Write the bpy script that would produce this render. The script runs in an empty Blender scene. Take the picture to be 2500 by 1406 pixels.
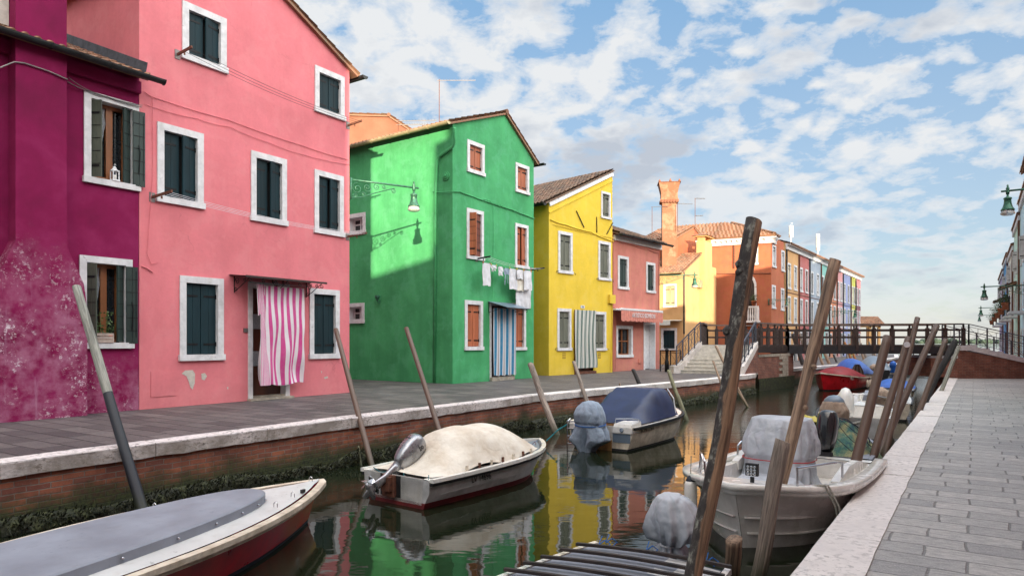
import bpy, bmesh, math, random
from mathutils import Vector, Matrix, noise as mn
random.seed(7)
C = bpy.context.scene.collection
sc = bpy.context.scene
R = math.radians
# ---------------- camera, sky, sun, exposure ----------------
FPX, CX, HY, CAMZ = 1667.0, 1250.0, 835.0, 1.4      # focal length, principal column and horizon row of the 2500 px photograph
cam = bpy.data.cameras.new('camera'); camo = bpy.data.objects.new('camera', cam); C.objects.link(camo)
cam.lens = FPX/2500*36; cam.sensor_width = 36; cam.shift_y = (HY-703)/2500; cam.clip_end = 20000; cam.clip_start = .05
camo.location = (0, 0, CAMZ); camo.rotation_euler = (R(90), 0, 0); sc.camera = camo
SUN_EL = 6.0
SUN_AZ = math.atan2(.11, -.99)                       # direction to the sun: behind the camera, a little right
S = Vector((math.sin(SUN_AZ)*math.cos(R(SUN_EL)), math.cos(SUN_AZ)*math.cos(R(SUN_EL)), math.sin(R(SUN_EL))))
sl = bpy.data.lights.new('sun', 'SUN'); sl.energy = 5.0; sl.angle = R(.5); sl.color = (1, .83, .60)
slo = bpy.data.objects.new('sun', sl); C.objects.link(slo); slo.rotation_euler = S.to_track_quat('Z', 'Y').to_euler(); slo.location = (5, -30, 20)
sc.view_settings.view_transform = 'Standard'; sc.view_settings.look = 'None'; sc.view_settings.gamma = 1
sc.view_settings.exposure = 1.15
sc.cycles.use_denoising = True; sc.cycles.max_bounces = 6; sc.cycles.diffuse_bounces = 3; sc.cycles.glossy_bounces = 3
sc.cycles.transmission_bounces = 4; sc.cycles.transparent_max_bounces = 8; sc.cycles.caustics_reflective = False; sc.cycles.caustics_refractive = False

class NT:
    """small node helper"""
    def __init__(s, tree): s.t = tree; s.n = tree.nodes; s.l = tree.links
    def add(s, typ, _props=None, **ins):
        nd = s.n.new(typ)
        for k, v in (_props or {}).items(): setattr(nd, k, v)
        for k, v in ins.items(): s.set(nd, int(k[1:]) if k[0] == 'i' and k[1:].isdigit() else k.replace('_', ' '), v)
        return nd
    def set(s, nd, k, v):
        if isinstance(v, tuple) and len(v) == 3 and not isinstance(k, int) and nd.inputs[k].type == 'RGBA': v = (*v, 1)
        if isinstance(v, bpy.types.NodeSocket): s.l.new(v, nd.inputs[k])
        elif isinstance(v, bpy.types.Node): s.l.new(v.outputs[0], nd.inputs[k])
        else: nd.inputs[k].default_value = v
    def math(s, op, a, b=None, c=None, clamp=False):
        nd = s.n.new('ShaderNodeMath'); nd.operation = op; nd.use_clamp = clamp
        s.set(nd, 0, a)
        if b is not None: s.set(nd, 1, b)
        if c is not None: s.set(nd, 2, c)
        return nd.outputs[0]
    def mix(s, fac, a, b, mode='MIX'):
        nd = s.n.new('ShaderNodeMix'); nd.data_type = 'RGBA'; nd.blend_type = mode
        for i, v in ((0, fac), (6, a), (7, b)):
            if isinstance(v, tuple) and len(v) == 3: v = (*v, 1)
            s.set(nd, i, v)
        return nd.outputs[2]
    def ramp(s, fac, stops, interp='LINEAR'):
        nd = s.n.new('ShaderNodeValToRGB'); nd.color_ramp.interpolation = interp
        e = nd.color_ramp.elements
        while len(e) < len(stops): e.new(.5)
        for i, (p, c) in enumerate(stops):
            e[i].position = p
            c = (c, c, c) if isinstance(c, (int, float)) else c
            e[i].color = (*c, 1)
        s.set(nd, 0, fac); return nd.outputs[0]
    def noise(s, vec, scale, detail=5, rough=.55, dist=0, dim='3D'):
        nd = s.add('ShaderNodeTexNoise', {'noise_dimensions': dim}, Scale=scale, Detail=detail, Roughness=rough, Distortion=dist)
        if vec is not None: s.set(nd, 'Vector', vec)
        return nd.outputs[0]
    def scaled(s, vec, sx, sy, sz, rot=(0, 0, 0)):
        nd = s.add('ShaderNodeMapping'); s.set(nd, 0, vec)
        nd.inputs['Scale'].default_value = (sx, sy, sz); nd.inputs['Rotation'].default_value = rot
        return nd.outputs[0]

W = bpy.data.worlds.new('World'); sc.world = W; W.use_nodes = True
t = NT(W.node_tree); t.n.clear()
sky = t.add('ShaderNodeTexSky', {'sky_type': 'NISHITA', 'sun_disc': False, 'sun_elevation': R(SUN_EL), 'sun_rotation': SUN_AZ, 'air_density': 1.0, 'dust_density': .4, 'ozone_density': 1.6})
tc = t.add('ShaderNodeTexCoord'); sep = t.add('ShaderNodeSeparateXYZ'); t.set(sep, 0, tc.outputs['Generated'])
zz = t.math('MAXIMUM', sep.outputs[2], 0.0)
den = t.math('ADD', zz, .27)
cmb = t.add('ShaderNodeCombineXYZ'); t.set(cmb, 0, t.math('DIVIDE', sep.outputs[0], den)); t.set(cmb, 1, t.math('DIVIDE', sep.outputs[1], den)); cmb.inputs[2].default_value = 3.3
big = t.noise(cmb, .8, 3, .5)
nf = t.noise(cmb, 8.5, 11, .62, .2); vor = t.add('ShaderNodeTexVoronoi', {'feature': 'SMOOTH_F1'}, Scale=11.5, Smoothness=.7)
wv = t.add('ShaderNodeTexNoise', None, Scale=4.5, Detail=4.0); t.set(wv, 'Vector', cmb); wv2 = t.add('ShaderNodeVectorMath', {'operation': 'MULTIPLY_ADD'}); t.set(wv2, 0, wv.outputs['Color']); wv2.inputs[1].default_value = (.28, .28, 0); t.l.new(cmb.outputs[0], wv2.inputs[2]); t.l.new(wv2.outputs[0], vor.inputs['Vector'])
n1 = t.math('ADD', t.math('MULTIPLY', nf, .78), t.math('MULTIPLY_ADD', vor.outputs['Distance'], -.34, .24))
# more cloud to the left of the view, broken puffs with blue gaps to the right
leftish = t.math('MULTIPLY', sep.outputs[0], -.13)
den1 = t.math('ADD', t.math('ADD', n1, t.math('MULTIPLY', t.math('SUBTRACT', big, .5), .34)), leftish)
den1 = t.math('ADD', den1, t.math('MULTIPLY', t.math('SUBTRACT', .35, zz), .10))
mask = t.ramp(den1, [(.335, 0), (.39, .5), (.49, 1)])
n2 = t.noise(t.scaled(cmb, 1, 1, 1), 2.6, 6, .55, .1)
shade = t.ramp(t.math('SUBTRACT', n2, t.math('MULTIPLY', t.math('SUBTRACT', den1, .5), .35)), [(.36, (.50, .55, .63)), (.50, (.78, .80, .82))])
# out-of-view sky glow, added high right and behind, to lift the shaded fronts
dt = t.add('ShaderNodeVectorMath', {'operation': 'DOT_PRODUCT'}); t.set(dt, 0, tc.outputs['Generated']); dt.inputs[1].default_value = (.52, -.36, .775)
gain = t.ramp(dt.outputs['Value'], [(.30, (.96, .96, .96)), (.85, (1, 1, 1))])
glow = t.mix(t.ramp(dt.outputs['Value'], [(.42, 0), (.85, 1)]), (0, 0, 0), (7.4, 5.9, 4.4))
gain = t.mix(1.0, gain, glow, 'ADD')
bl = t.ramp(zz, [(0, (.80, .83, .87)), (.13, (.54, .67, .84)), (.45, (.29, .52, .82)), (1, (.18, .36, .70))])
skyc = t.mix(.62, t.mix(1.0, sky.outputs[0], (.16, .17, .19), 'MULTIPLY'), bl)
mask2 = t.math('MULTIPLY', mask, t.ramp(zz, [(0, .25), (.09, .62), (.25, 1)]))
col = t.mix(mask2, skyc, shade)
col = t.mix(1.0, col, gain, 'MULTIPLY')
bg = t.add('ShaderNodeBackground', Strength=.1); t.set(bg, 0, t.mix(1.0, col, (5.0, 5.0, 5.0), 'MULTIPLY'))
ow = t.add('ShaderNodeOutputWorld'); t.l.new(bg.outputs[0], ow.inputs[0])

# ---------------- helpers ----------------
def px(x, y, Y):
    """the world point seen at photo pixel x, y when it lies Y metres ahead"""
    return Vector(((x-CX)/FPX*Y, Y, CAMZ+(HY-y)/FPX*Y))
def gy(y, z): return (CAMZ-z)*FPX/(y-HY)
def gp(x, y, z=0.0): return px(x, y, gy(y, z))

def tag(o, label=None, cat=None, group=None, kind=None):
    if label: o['label'] = label
    if cat: o['category'] = cat
    if group: o['group'] = group
    if kind: o['kind'] = kind
    return o
def empty(name, label, cat, loc=(0, 0, 0), rz=0, group=None):
    o = bpy.data.objects.new(name, None); C.objects.link(o); o.location = loc; o.rotation_euler = (0, 0, rz)
    o.empty_display_size = .2
    return tag(o, label, cat, group)
def copy_tree(o, parent=None):
    c = o.copy(); C.objects.link(c)
    if parent is not None: c.parent = parent
    for ch in list(o.children): copy_tree(ch, c)
    return c

class MB:
    def __init__(s, T=None): s.v = []; s.f = []; s.m = []; s.uv = []; s.T = T or Matrix(); s.cur = 0; s.anyuv = False
    def vert(s, p): s.v.append(s.T @ Vector(p)); return len(s.v)-1
    def face(s, idx, uv=None, m=None):
        s.f.append(tuple(idx)); s.m.append(s.cur if m is None else m); s.uv.append(uv)
        if uv: s.anyuv = True
    def poly(s, pts, uv=None, m=None): s.face([s.vert(p) for p in pts], uv, m)
    def box(s, x0, x1, y0, y1, z0, z1, m=None):
        if x0 > x1: x0, x1 = x1, x0
        if y0 > y1: y0, y1 = y1, y0
        if z0 > z1: z0, z1 = z1, z0
        i = [s.vert(p) for p in ((x0,y0,z0),(x1,y0,z0),(x1,y1,z0),(x0,y1,z0),(x0,y0,z1),(x1,y0,z1),(x1,y1,z1),(x0,y1,z1))]
        for q in ((0,3,2,1),(4,5,6,7),(0,1,5,4),(1,2,6,5),(2,3,7,6),(3,0,4,7)): s.face([i[k] for k in q], None, m)
    def beam(s, a, b, w, h, up=(0, 0, 1), m=None):
        """box of width w and height h along a-b"""
        a = Vector(a); b = Vector(b); d = (b-a).normalized(); up = Vector(up)
        sd = d.cross(up)
        if sd.length < 1e-4: sd = d.cross(Vector((1, 0, 0)))
        sd.normalize(); u2 = sd.cross(d)
        o = [a+sd*sx*w/2+u2*sz*h/2 for sx, sz in ((-1,-1),(1,-1),(1,1),(-1,1))]+[b+sd*sx*w/2+u2*sz*h/2 for sx, sz in ((-1,-1),(1,-1),(1,1),(-1,1))]
        i = [s.vert(p) for p in o]
        for q in ((0,1,2,3),(7,6,5,4),(0,4,5,1),(1,5,6,2),(2,6,7,3),(3,7,4,0)): s.face([i[k] for k in q], None, m)
    def tube(s, pts, r, n=8, cap=True, m=None, closed=False):
        pts = [Vector(p) for p in pts]; N = len(pts)
        rs = r if isinstance(r, (list, tuple)) else [r]*N
        rings = []; prev = None
        for k, p in enumerate(pts):
            d = (pts[min(k+1, N-1)]-pts[max(k-1, 0)])
            d = d.normalized() if d.length > 1e-9 else Vector((0, 0, 1))
            if prev is None: a = d.orthogonal().normalized()
            else:
                a = prev-d*prev.dot(d)
                a = a.normalized() if a.length > 1e-6 else d.orthogonal().normalized()
            prev = a; b = d.cross(a)
            rings.append([s.vert(p+(a*math.cos(2*math.pi*j/n)+b*math.sin(2*math.pi*j/n))*rs[k]) for j in range(n)])
        for k in range(N-1):
            for j in range(n): s.face([rings[k][j], rings[k][(j+1) % n], rings[k+1][(j+1) % n], rings[k+1][j]], None, m)
        if cap: s.face(rings[0][::-1], None, m); s.face(rings[-1], None, m)
    def lathe(s, prof, c=(0, 0, 0), n=16, m=None):
        """prof: (r, z) list"""
        c = Vector(c); rings = []
        for r, z in prof: rings.append([s.vert(c+Vector((r*math.cos(2*math.pi*j/n), r*math.sin(2*math.pi*j/n), z))) for j in range(n)])
        for k in range(len(prof)-1):
            for j in range(n): s.face([rings[k][j], rings[k][(j+1) % n], rings[k+1][(j+1) % n], rings[k+1][j]], None, m)
        s.face(rings[0][::-1], None, m); s.face(rings[-1], None, m)
    def rings(s, R_, cap0=True, cap1=True, m=None, closed=True):
        """loft through rings of points"""
        I = [[s.vert(p) for p in r] for r in R_]; n = len(I[0])
        for k in range(len(I)-1):
            for j in range(n if closed else n-1): s.face([I[k][j], I[k][(j+1) % n], I[k+1][(j+1) % n], I[k+1][j]], None, m)
        if cap0: s.face(I[0][::-1], None, m)
        if cap1: s.face(I[-1], None, m)
    def grid(s, fn, nu, nv, uv=True, m=None):
        I = [[s.vert(fn(i/nu, j/nv)) for i in range(nu+1)] for j in range(nv+1)]
        for j in range(nv):
            for i in range(nu):
                q = [(i, j), (i+1, j), (i+1, j+1), (i, j+1)]
                s.face([I[b][a] for a, b in q], [(a/nu, b/nv) for a, b in q] if uv else None, m)
    def build(s, name, mats, parent=None, smooth=False, fix=True):
        me = bpy.data.meshes.new(name); me.from_pydata([tuple(v) for v in s.v], [], s.f)
        if not isinstance(mats, (list, tuple)): mats = [mats]
        for m in mats: me.materials.append(m)
        me.polygons.foreach_set('material_index', s.m)
        if s.anyuv:
            L = me.uv_layers.new(name='UVMap'); k = 0
            for f, u in zip(s.f, s.uv):
                for j in range(len(f)):
                    if u: L.data[k].uv = u[j]
                    k += 1
        if fix:
            bm = bmesh.new(); bm.from_mesh(me); bmesh.ops.recalc_face_normals(bm, faces=bm.faces); bm.to_mesh(me); bm.free()
        if smooth: me.polygons.foreach_set('use_smooth', [True]*len(me.polygons))
        me.update()
        o = bpy.data.objects.new(name, me); C.objects.link(o)
        if parent is not None: o.parent = parent
        return o

# ---------------- materials ----------------
MT = {}
def newmat(name):
    m = bpy.data.materials.new(name); m.use_nodes = True; t = NT(m.node_tree); t.n.clear()
    b = t.add('ShaderNodeBsdfPrincipled'); o = t.add('ShaderNodeOutputMaterial'); t.l.new(b.outputs[0], o.inputs[0])
    tc = t.add('ShaderNodeTexCoord'); MT[name] = m
    return m, t, b, tc
def bump(t, b, h, strength=.3, dist=.01):
    nd = t.add('ShaderNodeBump', Strength=strength, Distance=dist, Height=h); t.l.new(nd.outputs[0], b.inputs['Normal'])
def simple(name, col, rough=.6, metal=0, var=.18, sc_=6, bs=0, bsc=40, col2=None, coat=0, spec=.5, stretch=(1, 1, 1), scuff=0):
    m, t, b, tc = newmat(name)
    v = t.scaled(tc.outputs['Object'], *stretch)
    n = t.noise(v, sc_, 6, .6)
    c2 = col2 or tuple(c*(1-var*2) for c in col)
    c1 = tuple(min(1, c*(1+var*.6)) for c in col)
    bc = t.ramp(n, [(.3, c2), (.68, c1)])
    if scuff:      # chips, scratches and rust-brown specks
        sn = t.noise(t.scaled(v, 1, 1, 1.6), 11, 9, .78, .4); big_ = t.noise(v, 1.7, 4, .6)
        bc = t.mix(t.math('MULTIPLY', t.ramp(sn, [(.60, 0), (.64, scuff)]), t.ramp(big_, [(.40, .1), (.62, 1)])), bc, tuple(x*.28+.02 for x in col))
        bc = t.mix(t.math('MULTIPLY', t.ramp(t.noise(t.scaled(v, 5, 5, .8), 1.5, 5, .6), [(.55, 0), (.75, .35)]), scuff), bc, tuple(x*y for x, y in zip(col, (.62, .55, .45))))
    t.set(b, 'Base Color', bc)
    t.set(b, 'Roughness', t.math('MULTIPLY_ADD', n, .25, rough-.12, clamp=True)); b.inputs['Metallic'].default_value = metal
    b.inputs['Specular IOR Level'].default_value = spec; b.inputs['Coat Weight'].default_value = coat
    if bs: bump(t, b, t.noise(v, bsc, 4, .6), bs, .01)
    return m
def stucco(name, col, var=.14, patch=None, pamt=0, dirt=(.5, .45, .4), dz=.0, streak=.1, bs=.35):
    """painted render: broad fading, vertical streaks, fine grain, worn foot; patch shows old coats through"""
    m, t, b, tc = newmat(name); v = tc.outputs['Object']
    big = t.noise(v, .9, 5, .6); fine = t.noise(v, 14, 6, .65); st = t.noise(t.scaled(v, 2.2, 2.2, .22), 2.0, 5, .6)
    c = t.ramp(big, [(.28, tuple(x*(1-var) for x in col)), (.72, tuple(min(1, x*(1+var*.8)+.01) for x in col))])
    c = t.mix(t.math('MULTIPLY', t.ramp(st, [(.45, 0), (.75, 1)]), streak), c, tuple(x*.55 for x in col))
    c = t.mix(t.math('MULTIPLY', t.ramp(fine, [(.35, 1), (.55, 0)]), .10), c, tuple(x*.6 for x in col))
    se = t.add('ShaderNodeSeparateXYZ'); t.set(se, 0, v)
    foot = t.math('MULTIPLY', t.ramp(t.math('ADD', t.math('MULTIPLY', se.outputs[2], .8), t.math('MULTIPLY_ADD', big, .6, -.3)), [(0.0, 1), (.5+dz, 0)]), t.ramp(fine, [(.35, .15), (.65, .75)]))
    c = t.mix(t.math('MULTIPLY', foot, .35), c, dirt)
    vo = t.add('ShaderNodeTexVoronoi', {'feature': 'DISTANCE_TO_EDGE'}, Scale=.55); wn = t.add('ShaderNodeTexNoise', None, Scale=2.2, Detail=6.0); t.set(wn, 'Vector', v)
    w2 = t.add('ShaderNodeVectorMath', {'operation': 'MULTIPLY_ADD'}); t.set(w2, 0, wn.outputs['Color']); w2.inputs[1].default_value = (.7, .7, .7); t.set(w2, 2, v); t.l.new(w2.outputs[0], vo.inputs['Vector'])
    c = t.mix(t.math('MULTIPLY', t.ramp(vo.outputs['Distance'], [(.0, .30), (.008, 0)]), t.ramp(t.noise(v, .6, 3), [(.54, 0), (.64, 1)])), c, tuple(x*.4 for x in col))
    if patch:
        pn = t.noise(v, 1.7, 8, .68, .3)
        c = t.mix(t.math('MULTIPLY', t.ramp(pn, [(.50, 0), (.60, 1)]), pamt), c, patch)
    t.set(b, 'Base Color', c); b.inputs['Roughness'].default_value = .88; b.inputs['Specular IOR Level'].default_value = .25
    bump(t, b, t.math('ADD', t.noise(v, 60, 5, .7), t.math('MULTIPLY', t.noise(v, 3, 4, .5), 2.2)), bs, .012)
    return m
simple('white_stone', (.66, .65, .66), .7, var=.12, sc_=5, bs=.15, scuff=.7)
simple('white_paint', (.74, .74, .75), .6, var=.08, sc_=8)
simple('shutter_teal', (.008, .028, .036), .6, spec=.25, var=.25, sc_=3, bs=.1, bsc=25, stretch=(1, 1, .2))
simple('shutter_green', (.022, .042, .036), .5, var=.25, sc_=3, bs=.1, stretch=(1, 1, .2))
simple('shutter_olive', (.075, .085, .062), .5, var=.25, sc_=3, stretch=(1, 1, .2))
simple('shutter_orange', (.42, .12, .05), .55, var=.2, sc_=3, stretch=(1, 1, .2))
simple('shutter_brown', (.17, .045, .025), .5, var=.2, sc_=3, stretch=(1, 1, .2))
simple('shutter_grey', (.14, .145, .11), .6, var=.2, sc_=3, stretch=(1, 1, .2))
simple('shutter_cream', (.52, .44, .25), .6, var=.15, sc_=3, stretch=(1, 1, .2))
simple('iron_black', (.012, .012, .013), .5, .5, var=.3, sc_=20)
simple('iron_grey', (.09, .10, .13), .5, .4, var=.2, sc_=12)
simple('lamp_green', (.045, .16, .10), .4, .3, var=.3, sc_=12)
simple('gutter_dark', (.035, .038, .04), .45, .5, var=.3, sc_=4)
simple('gutter_tan', (.42, .36, .22), .5, .2, var=.2, sc_=4)
simple('chrome', (.6, .6, .62), .2, 1, var=.1)
simple('door_wood', (.11, .032, .014), .4, var=.35, sc_=4, bs=.1, stretch=(1, 1, .1))
simple('window_wood', (.30, .10, .03), .45, var=.25, sc_=5, stretch=(1, 1, .1))
simple('dark_inside', (.012, .012, .014), .9, var=.1)
simple('glass_dark', (.02, .025, .03), .08, var=.1, spec=.8)
simple('lace', (.35, .36, .38), .9, var=.15, sc_=30)
simple('cloth_white', (.66, .65, .68), .9, var=.1, sc_=6, bs=.2, bsc=8)
def cloth(name, base, dark, rough=.7, bs=.55, zs=.28):
    m, t, b, tc = newmat(name); v = tc.outputs['Object']
    wn = t.add('ShaderNodeTexNoise', None, Scale=2.5, Detail=3.0); t.set(wn, 'Vector', v); w2 = t.add('ShaderNodeVectorMath', {'operation': 'MULTIPLY_ADD'}); t.set(w2, 0, wn.outputs['Color']); w2.inputs[1].default_value = (.5, .5, .5); t.set(w2, 2, v)
    n = t.noise(t.scaled(w2.outputs[0], 1.6, 1.6, zs*1.6), 2.4, 2, .5); n2 = t.noise(w2.outputs[0], 7, 3, .5); st = t.noise(v, 2.2, 7, .65)
    cr = t.math('ABSOLUTE', t.math('SUBTRACT', n, .5)); cr2 = t.math('ABSOLUTE', t.math('SUBTRACT', n2, .5))
    c = t.ramp(st, [(.35, dark), (.6, base)]); t.set(b, 'Base Color', c); b.inputs['Roughness'].default_value = rough
    bump(t, b, t.math('ADD', t.math('MULTIPLY', cr, 3.0), t.math('MULTIPLY', cr2, .25)), bs, .06)
cloth('cloth_cream', (.74, .69, .60), (.56, .48, .38), .85, .22, .9)
for nm, c1, c2, r_ in (('cloth_silver', (.52, .55, .60), (.34, .37, .41), .42), ('cloth_grey', (.30, .37, .46), (.20, .25, .32), .75), ('cloth_beige', (.42, .32, .25), (.25, .18, .13), .85)): cloth(nm, c1, c2, r_)
simple('vinyl_navy', (.014, .028, .09), .45, var=.2, sc_=3, bs=.35, bsc=5)
simple('cover_blue', (.02, .12, .50), .5, var=.15, sc_=4, bs=.3, bsc=6)
simple('cover_red', (.26, .015, .022), .6, var=.2, sc_=4, bs=.25, bsc=8)
simple('gel_white', (.80, .78, .74), .25, var=.10, sc_=4, coat=.3, col2=(.68, .66, .61), scuff=.7)
simple('gel_cream', (.74, .66, .54), .45, var=.14, sc_=6, col2=(.42, .35, .26), scuff=.7)
simple('gel_deck', (.60, .60, .59), .5, var=.07, sc_=3, scuff=.7)
simple('gel_grey', (.58, .58, .58), .35, var=.12, sc_=3, col2=(.27, .27, .26), coat=.2, scuff=.7)
simple('hull_blue_grey', (.16, .21, .27), .35, var=.12, sc_=3, scuff=.7)
simple('hull_red', (.52, .008, .018), .3, var=.22, sc_=3, coat=.4, scuff=.7)
simple('hull_dark', (.02, .02, .022), .5, var=.3, sc_=5)
simple('antifoul_red', (.15, .012, .016), .65, var=.3, sc_=6)
simple('antifoul_navy', (.012, .02, .035), .6, var=.3, sc_=6)
simple('board_grey', (.25, .27, .32), .6, var=.12, sc_=2.2, bs=.1, scuff=.7)
simple('rubber_black', (.015, .015, .018), .6, var=.2)
simple('motor_silver', (.40, .41, .43), .28, .75, var=.25, sc_=5)
simple('motor_black', (.012, .013, .016), .18, var=.2, coat=.6)
simple('plywood', (.38, .20, .07), .6, var=.3, sc_=8, stretch=(1, 1, .3))
simple('wood_dark', (.035, .022, .018), .6, var=.4, sc_=9, bs=.2, stretch=(1, 1, 1))
simple('rope_pale', (.33, .32, .27), .9, var=.3, sc_=60)
simple('rope_teal', (.01, .20, .24), .8, var=.2)
simple('rope_blue', (.02, .13, .42), .8, var=.2)
simple('rail_wood', (.055, .035, .030), .65, var=.35, sc_=7, bs=.25)
simple('rail_top_wood', (.17, .12, .10), .7, var=.3, sc_=6, bs=.2)
simple('steel_beam', (.018, .018, .022), .5, var=.3, sc_=5)
simple('step_stone', (.58, .54, .48), .8, var=.15, sc_=6, bs=.2)
simple('quoin_stone', (.40, .35, .28), .85, var=.25, sc_=5, bs=.3)
simple('lead_sheet', (.10, .11, .13), .6, .3, var=.3, sc_=6)
simple('leaf_green', (.07, .13, .03), .6, var=.4, sc_=10)
simple('flower_red', (.5, .05, .05), .6, var=.3)
simple('terracotta', (.40, .13, .06), .8, var=.2)
simple('crate_wood', (.42, .33, .28), .8, var=.2, stretch=(1, 1, 1))
simple('old_plaster', (.55, .50, .44), .9, var=.12, sc_=10, bs=.3)
simple('awning_coral', (.56, .20, .15), .8, var=.12)
simple('awning_white', (.55, .57, .52), .8, var=.1)
simple('peg_red', (.5, .03, .03), .5); simple('peg_yellow', (.6, .5, .05), .5); simple('peg_green', (.08, .4, .1), .5)
simple('skin', (.45, .24, .16), .6); simple('jacket', (.05, .02, .04), .8); simple('trousers', (.02, .025, .04), .8)
simple('aerial_metal', (.22, .20, .19), .5, .6); simple('rust', (.16, .06, .035), .8, var=.3, sc_=14)
simple('gull_white', (.62, .60, .58), .8, var=.08); simple('beak_yellow', (.6, .35, .05), .5)
simple('far_foliage', (.045, .075, .05), .9, var=.3, sc_=.2)
def glassmat():
    m, t, b, tc = newmat('lamp_glass'); b.inputs['Base Color'].default_value = (.75, .76, .74, 1); b.inputs['Roughness'].default_value = .12
    b.inputs['Transmission Weight'].default_value = .55; b.inputs['IOR'].default_value = 1.2
    m, t, b, tc = newmat('clear_plastic'); b.inputs['Base Color'].default_value = (.7, .65, .55, 1); b.inputs['Roughness'].default_value = .08
    b.inputs['Transmission Weight'].default_value = .8; b.inputs['IOR'].default_value = 1.1
glassmat()
def tilemat(name, cols, lichen):
    m, t, b, tc = newmat(name)
    fl = t.add('ShaderNodeVectorMath', {'operation': 'FLOOR'}); t.set(fl, 0, tc.outputs['UV'])
    wn = t.add('ShaderNodeTexWhiteNoise', {'noise_dimensions': '2D'}); t.set(wn, 'Vector', fl.outputs[0])
    c = t.ramp(wn.outputs[0], [(0, cols[0]), (.4, cols[1]), (.75, cols[2]), (1, cols[3])])
    n = t.noise(tc.outputs['Object'], 5, 6, .7)
    c = t.mix(t.ramp(n, [(.45, 0), (.68, .8)]), c, lichen)
    t.set(b, 'Base Color', c); b.inputs['Roughness'].default_value = .85
    bump(t, b, t.noise(tc.outputs['Object'], 40, 4), .3, .01)
tilemat('roof_tile', [(.14, .06, .035), (.23, .10, .055), (.30, .14, .08), (.19, .10, .065)], (.20, .16, .10))
tilemat('roof_tile_old', [(.06, .04, .032), (.13, .07, .045), (.20, .11, .07), (.09, .06, .05)], (.16, .13, .09))
def brickmat(name, c1, c2, mortar, moss=False, bw=.26, rh=.075):
    m, t, b, tc = newmat(name); uv = tc.outputs['UV']
    wob = t.add('ShaderNodeVectorMath', {'operation': 'ADD'}); nn = t.add('ShaderNodeTexNoise', None, Scale=3.0, Detail=3.0); t.set(nn, 'Vector', uv)
    vs = t.add('ShaderNodeVectorMath', {'operation': 'SCALE'}); t.set(vs, 0, nn.outputs['Color']); vs.inputs['Scale'].default_value = .035
    t.set(wob, 0, uv); t.l.new(vs.outputs[0], wob.inputs[1])
    br = t.add('ShaderNodeTexBrick', {'offset': .5}, Color1=c1, Color2=c2, Mortar=mortar, Scale=1.0, Mortar_Size=.008, Mortar_Smooth=.3, Bias=0.0, Brick_Width=bw, Row_Height=rh)
    t.l.new(wob.outputs[0], br.inputs['Vector'])
    n = t.noise(uv, 1.6, 7, .65); f = t.noise(uv, 22, 6, .7)
    c = t.mix(t.ramp(n, [(.35, .75), (.6, 0)]), br.outputs[0], tuple(x*.45 for x in c2))
    c = t.mix(t.ramp(f, [(.55, 0), (.8, .5)]), c, mortar)
    if moss:
        se = t.add('ShaderNodeSeparateXYZ'); t.set(se, 0, uv)
        hh = t.math('ADD', se.outputs[1], t.math('MULTIPLY_ADD', n, .5, -.25))
        c = t.mix(t.ramp(t.math('ADD', hh, 1), [(.34, 1), (.60, 0)]), c, (.022, .026, .012))
        c = t.mix(t.math('MULTIPLY', t.ramp(t.math('ADD', hh, 1), [(.44, 1), (.64, 0)]), t.ramp(f, [(.42, 0), (.6, .8)])), c, (.06, .075, .02))
    t.set(b, 'Base Color', c); b.inputs['Roughness'].default_value = .85
    bump(t, b, t.math('MULTIPLY_ADD', f, .5, t.math('SUBTRACT', 1.0, br.outputs['Fac'])), .7, .012)
brickmat('brick_canal', (.38, .12, .06), (.20, .065, .045), (.22, .18, .15), True)
brickmat('brick_bridge', (.30, .10, .06), (.20, .07, .05), (.26, .20, .16), False)
def paving(name, c1, c2, mortar, bw, rh, ang, bs=.5, dark=.5, ms=.014):
    m, t, b, tc = newmat(name); v = t.scaled(tc.outputs['Object'], 1, 1, 1, (0, 0, ang))
    nn = t.add('ShaderNodeTexNoise', None, Scale=1.3, Detail=4.0); t.set(nn, 'Vector', v)
    vs = t.add('ShaderNodeVectorMath', {'operation': 'SCALE'}); t.set(vs, 0, nn.outputs['Color']); vs.inputs['Scale'].default_value = .10
    wob = t.add('ShaderNodeVectorMath', {'operation': 'ADD'}); t.set(wob, 0, v); t.l.new(vs.outputs[0], wob.inputs[1])
    br = t.add('ShaderNodeTexBrick', {'offset': .43, 'squash': .8, 'squash_frequency': 3}, Color1=c1, Color2=c2, Mortar=mortar, Scale=1.0, Mortar_Size=ms, Mortar_Smooth=.7, Bias=0.0, Brick_Width=bw, Row_Height=rh)
    t.l.new(wob.outputs[0], br.inputs['Vector'])
    n = t.noise(v, .8, 6, .6); f = t.noise(t.scaled(v, 1, 3, 1), 9, 8, .7); f2 = t.noise(v, 70, 4, .7)
    c = t.mix(t.ramp(n, [(.3, dark), (.6, 0)]), br.outputs[0], tuple(x*.6 for x in c2))
    c = t.mix(t.ramp(f, [(.40, .55), (.58, 0)]), c, tuple(x*.5 for x in c2))
    c = t.mix(t.ramp(f2, [(.5, 0), (.75, .35)]), c, tuple(min(1, x*1.6) for x in c1))
    t.set(b, 'Base Color', c); t.set(b, 'Roughness', t.math('MULTIPLY_ADD', f, .4, .42))
    bump(t, b, t.math('ADD', t.math('MULTIPLY_ADD', f, .5, t.math('MULTIPLY', t.math('SUBTRACT', 1.0, br.outputs['Fac']), .8)), t.math('MULTIPLY', f2, .25)), bs, .018)
ANG = math.atan2(.828, .561)
paving('paving_right', (.54, .52, .49), (.32, .315, .31), (.17, .165, .16), .72, .33, -(ANG-R(90)), .8, .3)
paving('paving_left', (.175, .155, .148), (.062, .054, .056), (.018, .016, .017), .85, .36, -(ANG-R(90)), .7, .4, .022)
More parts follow.
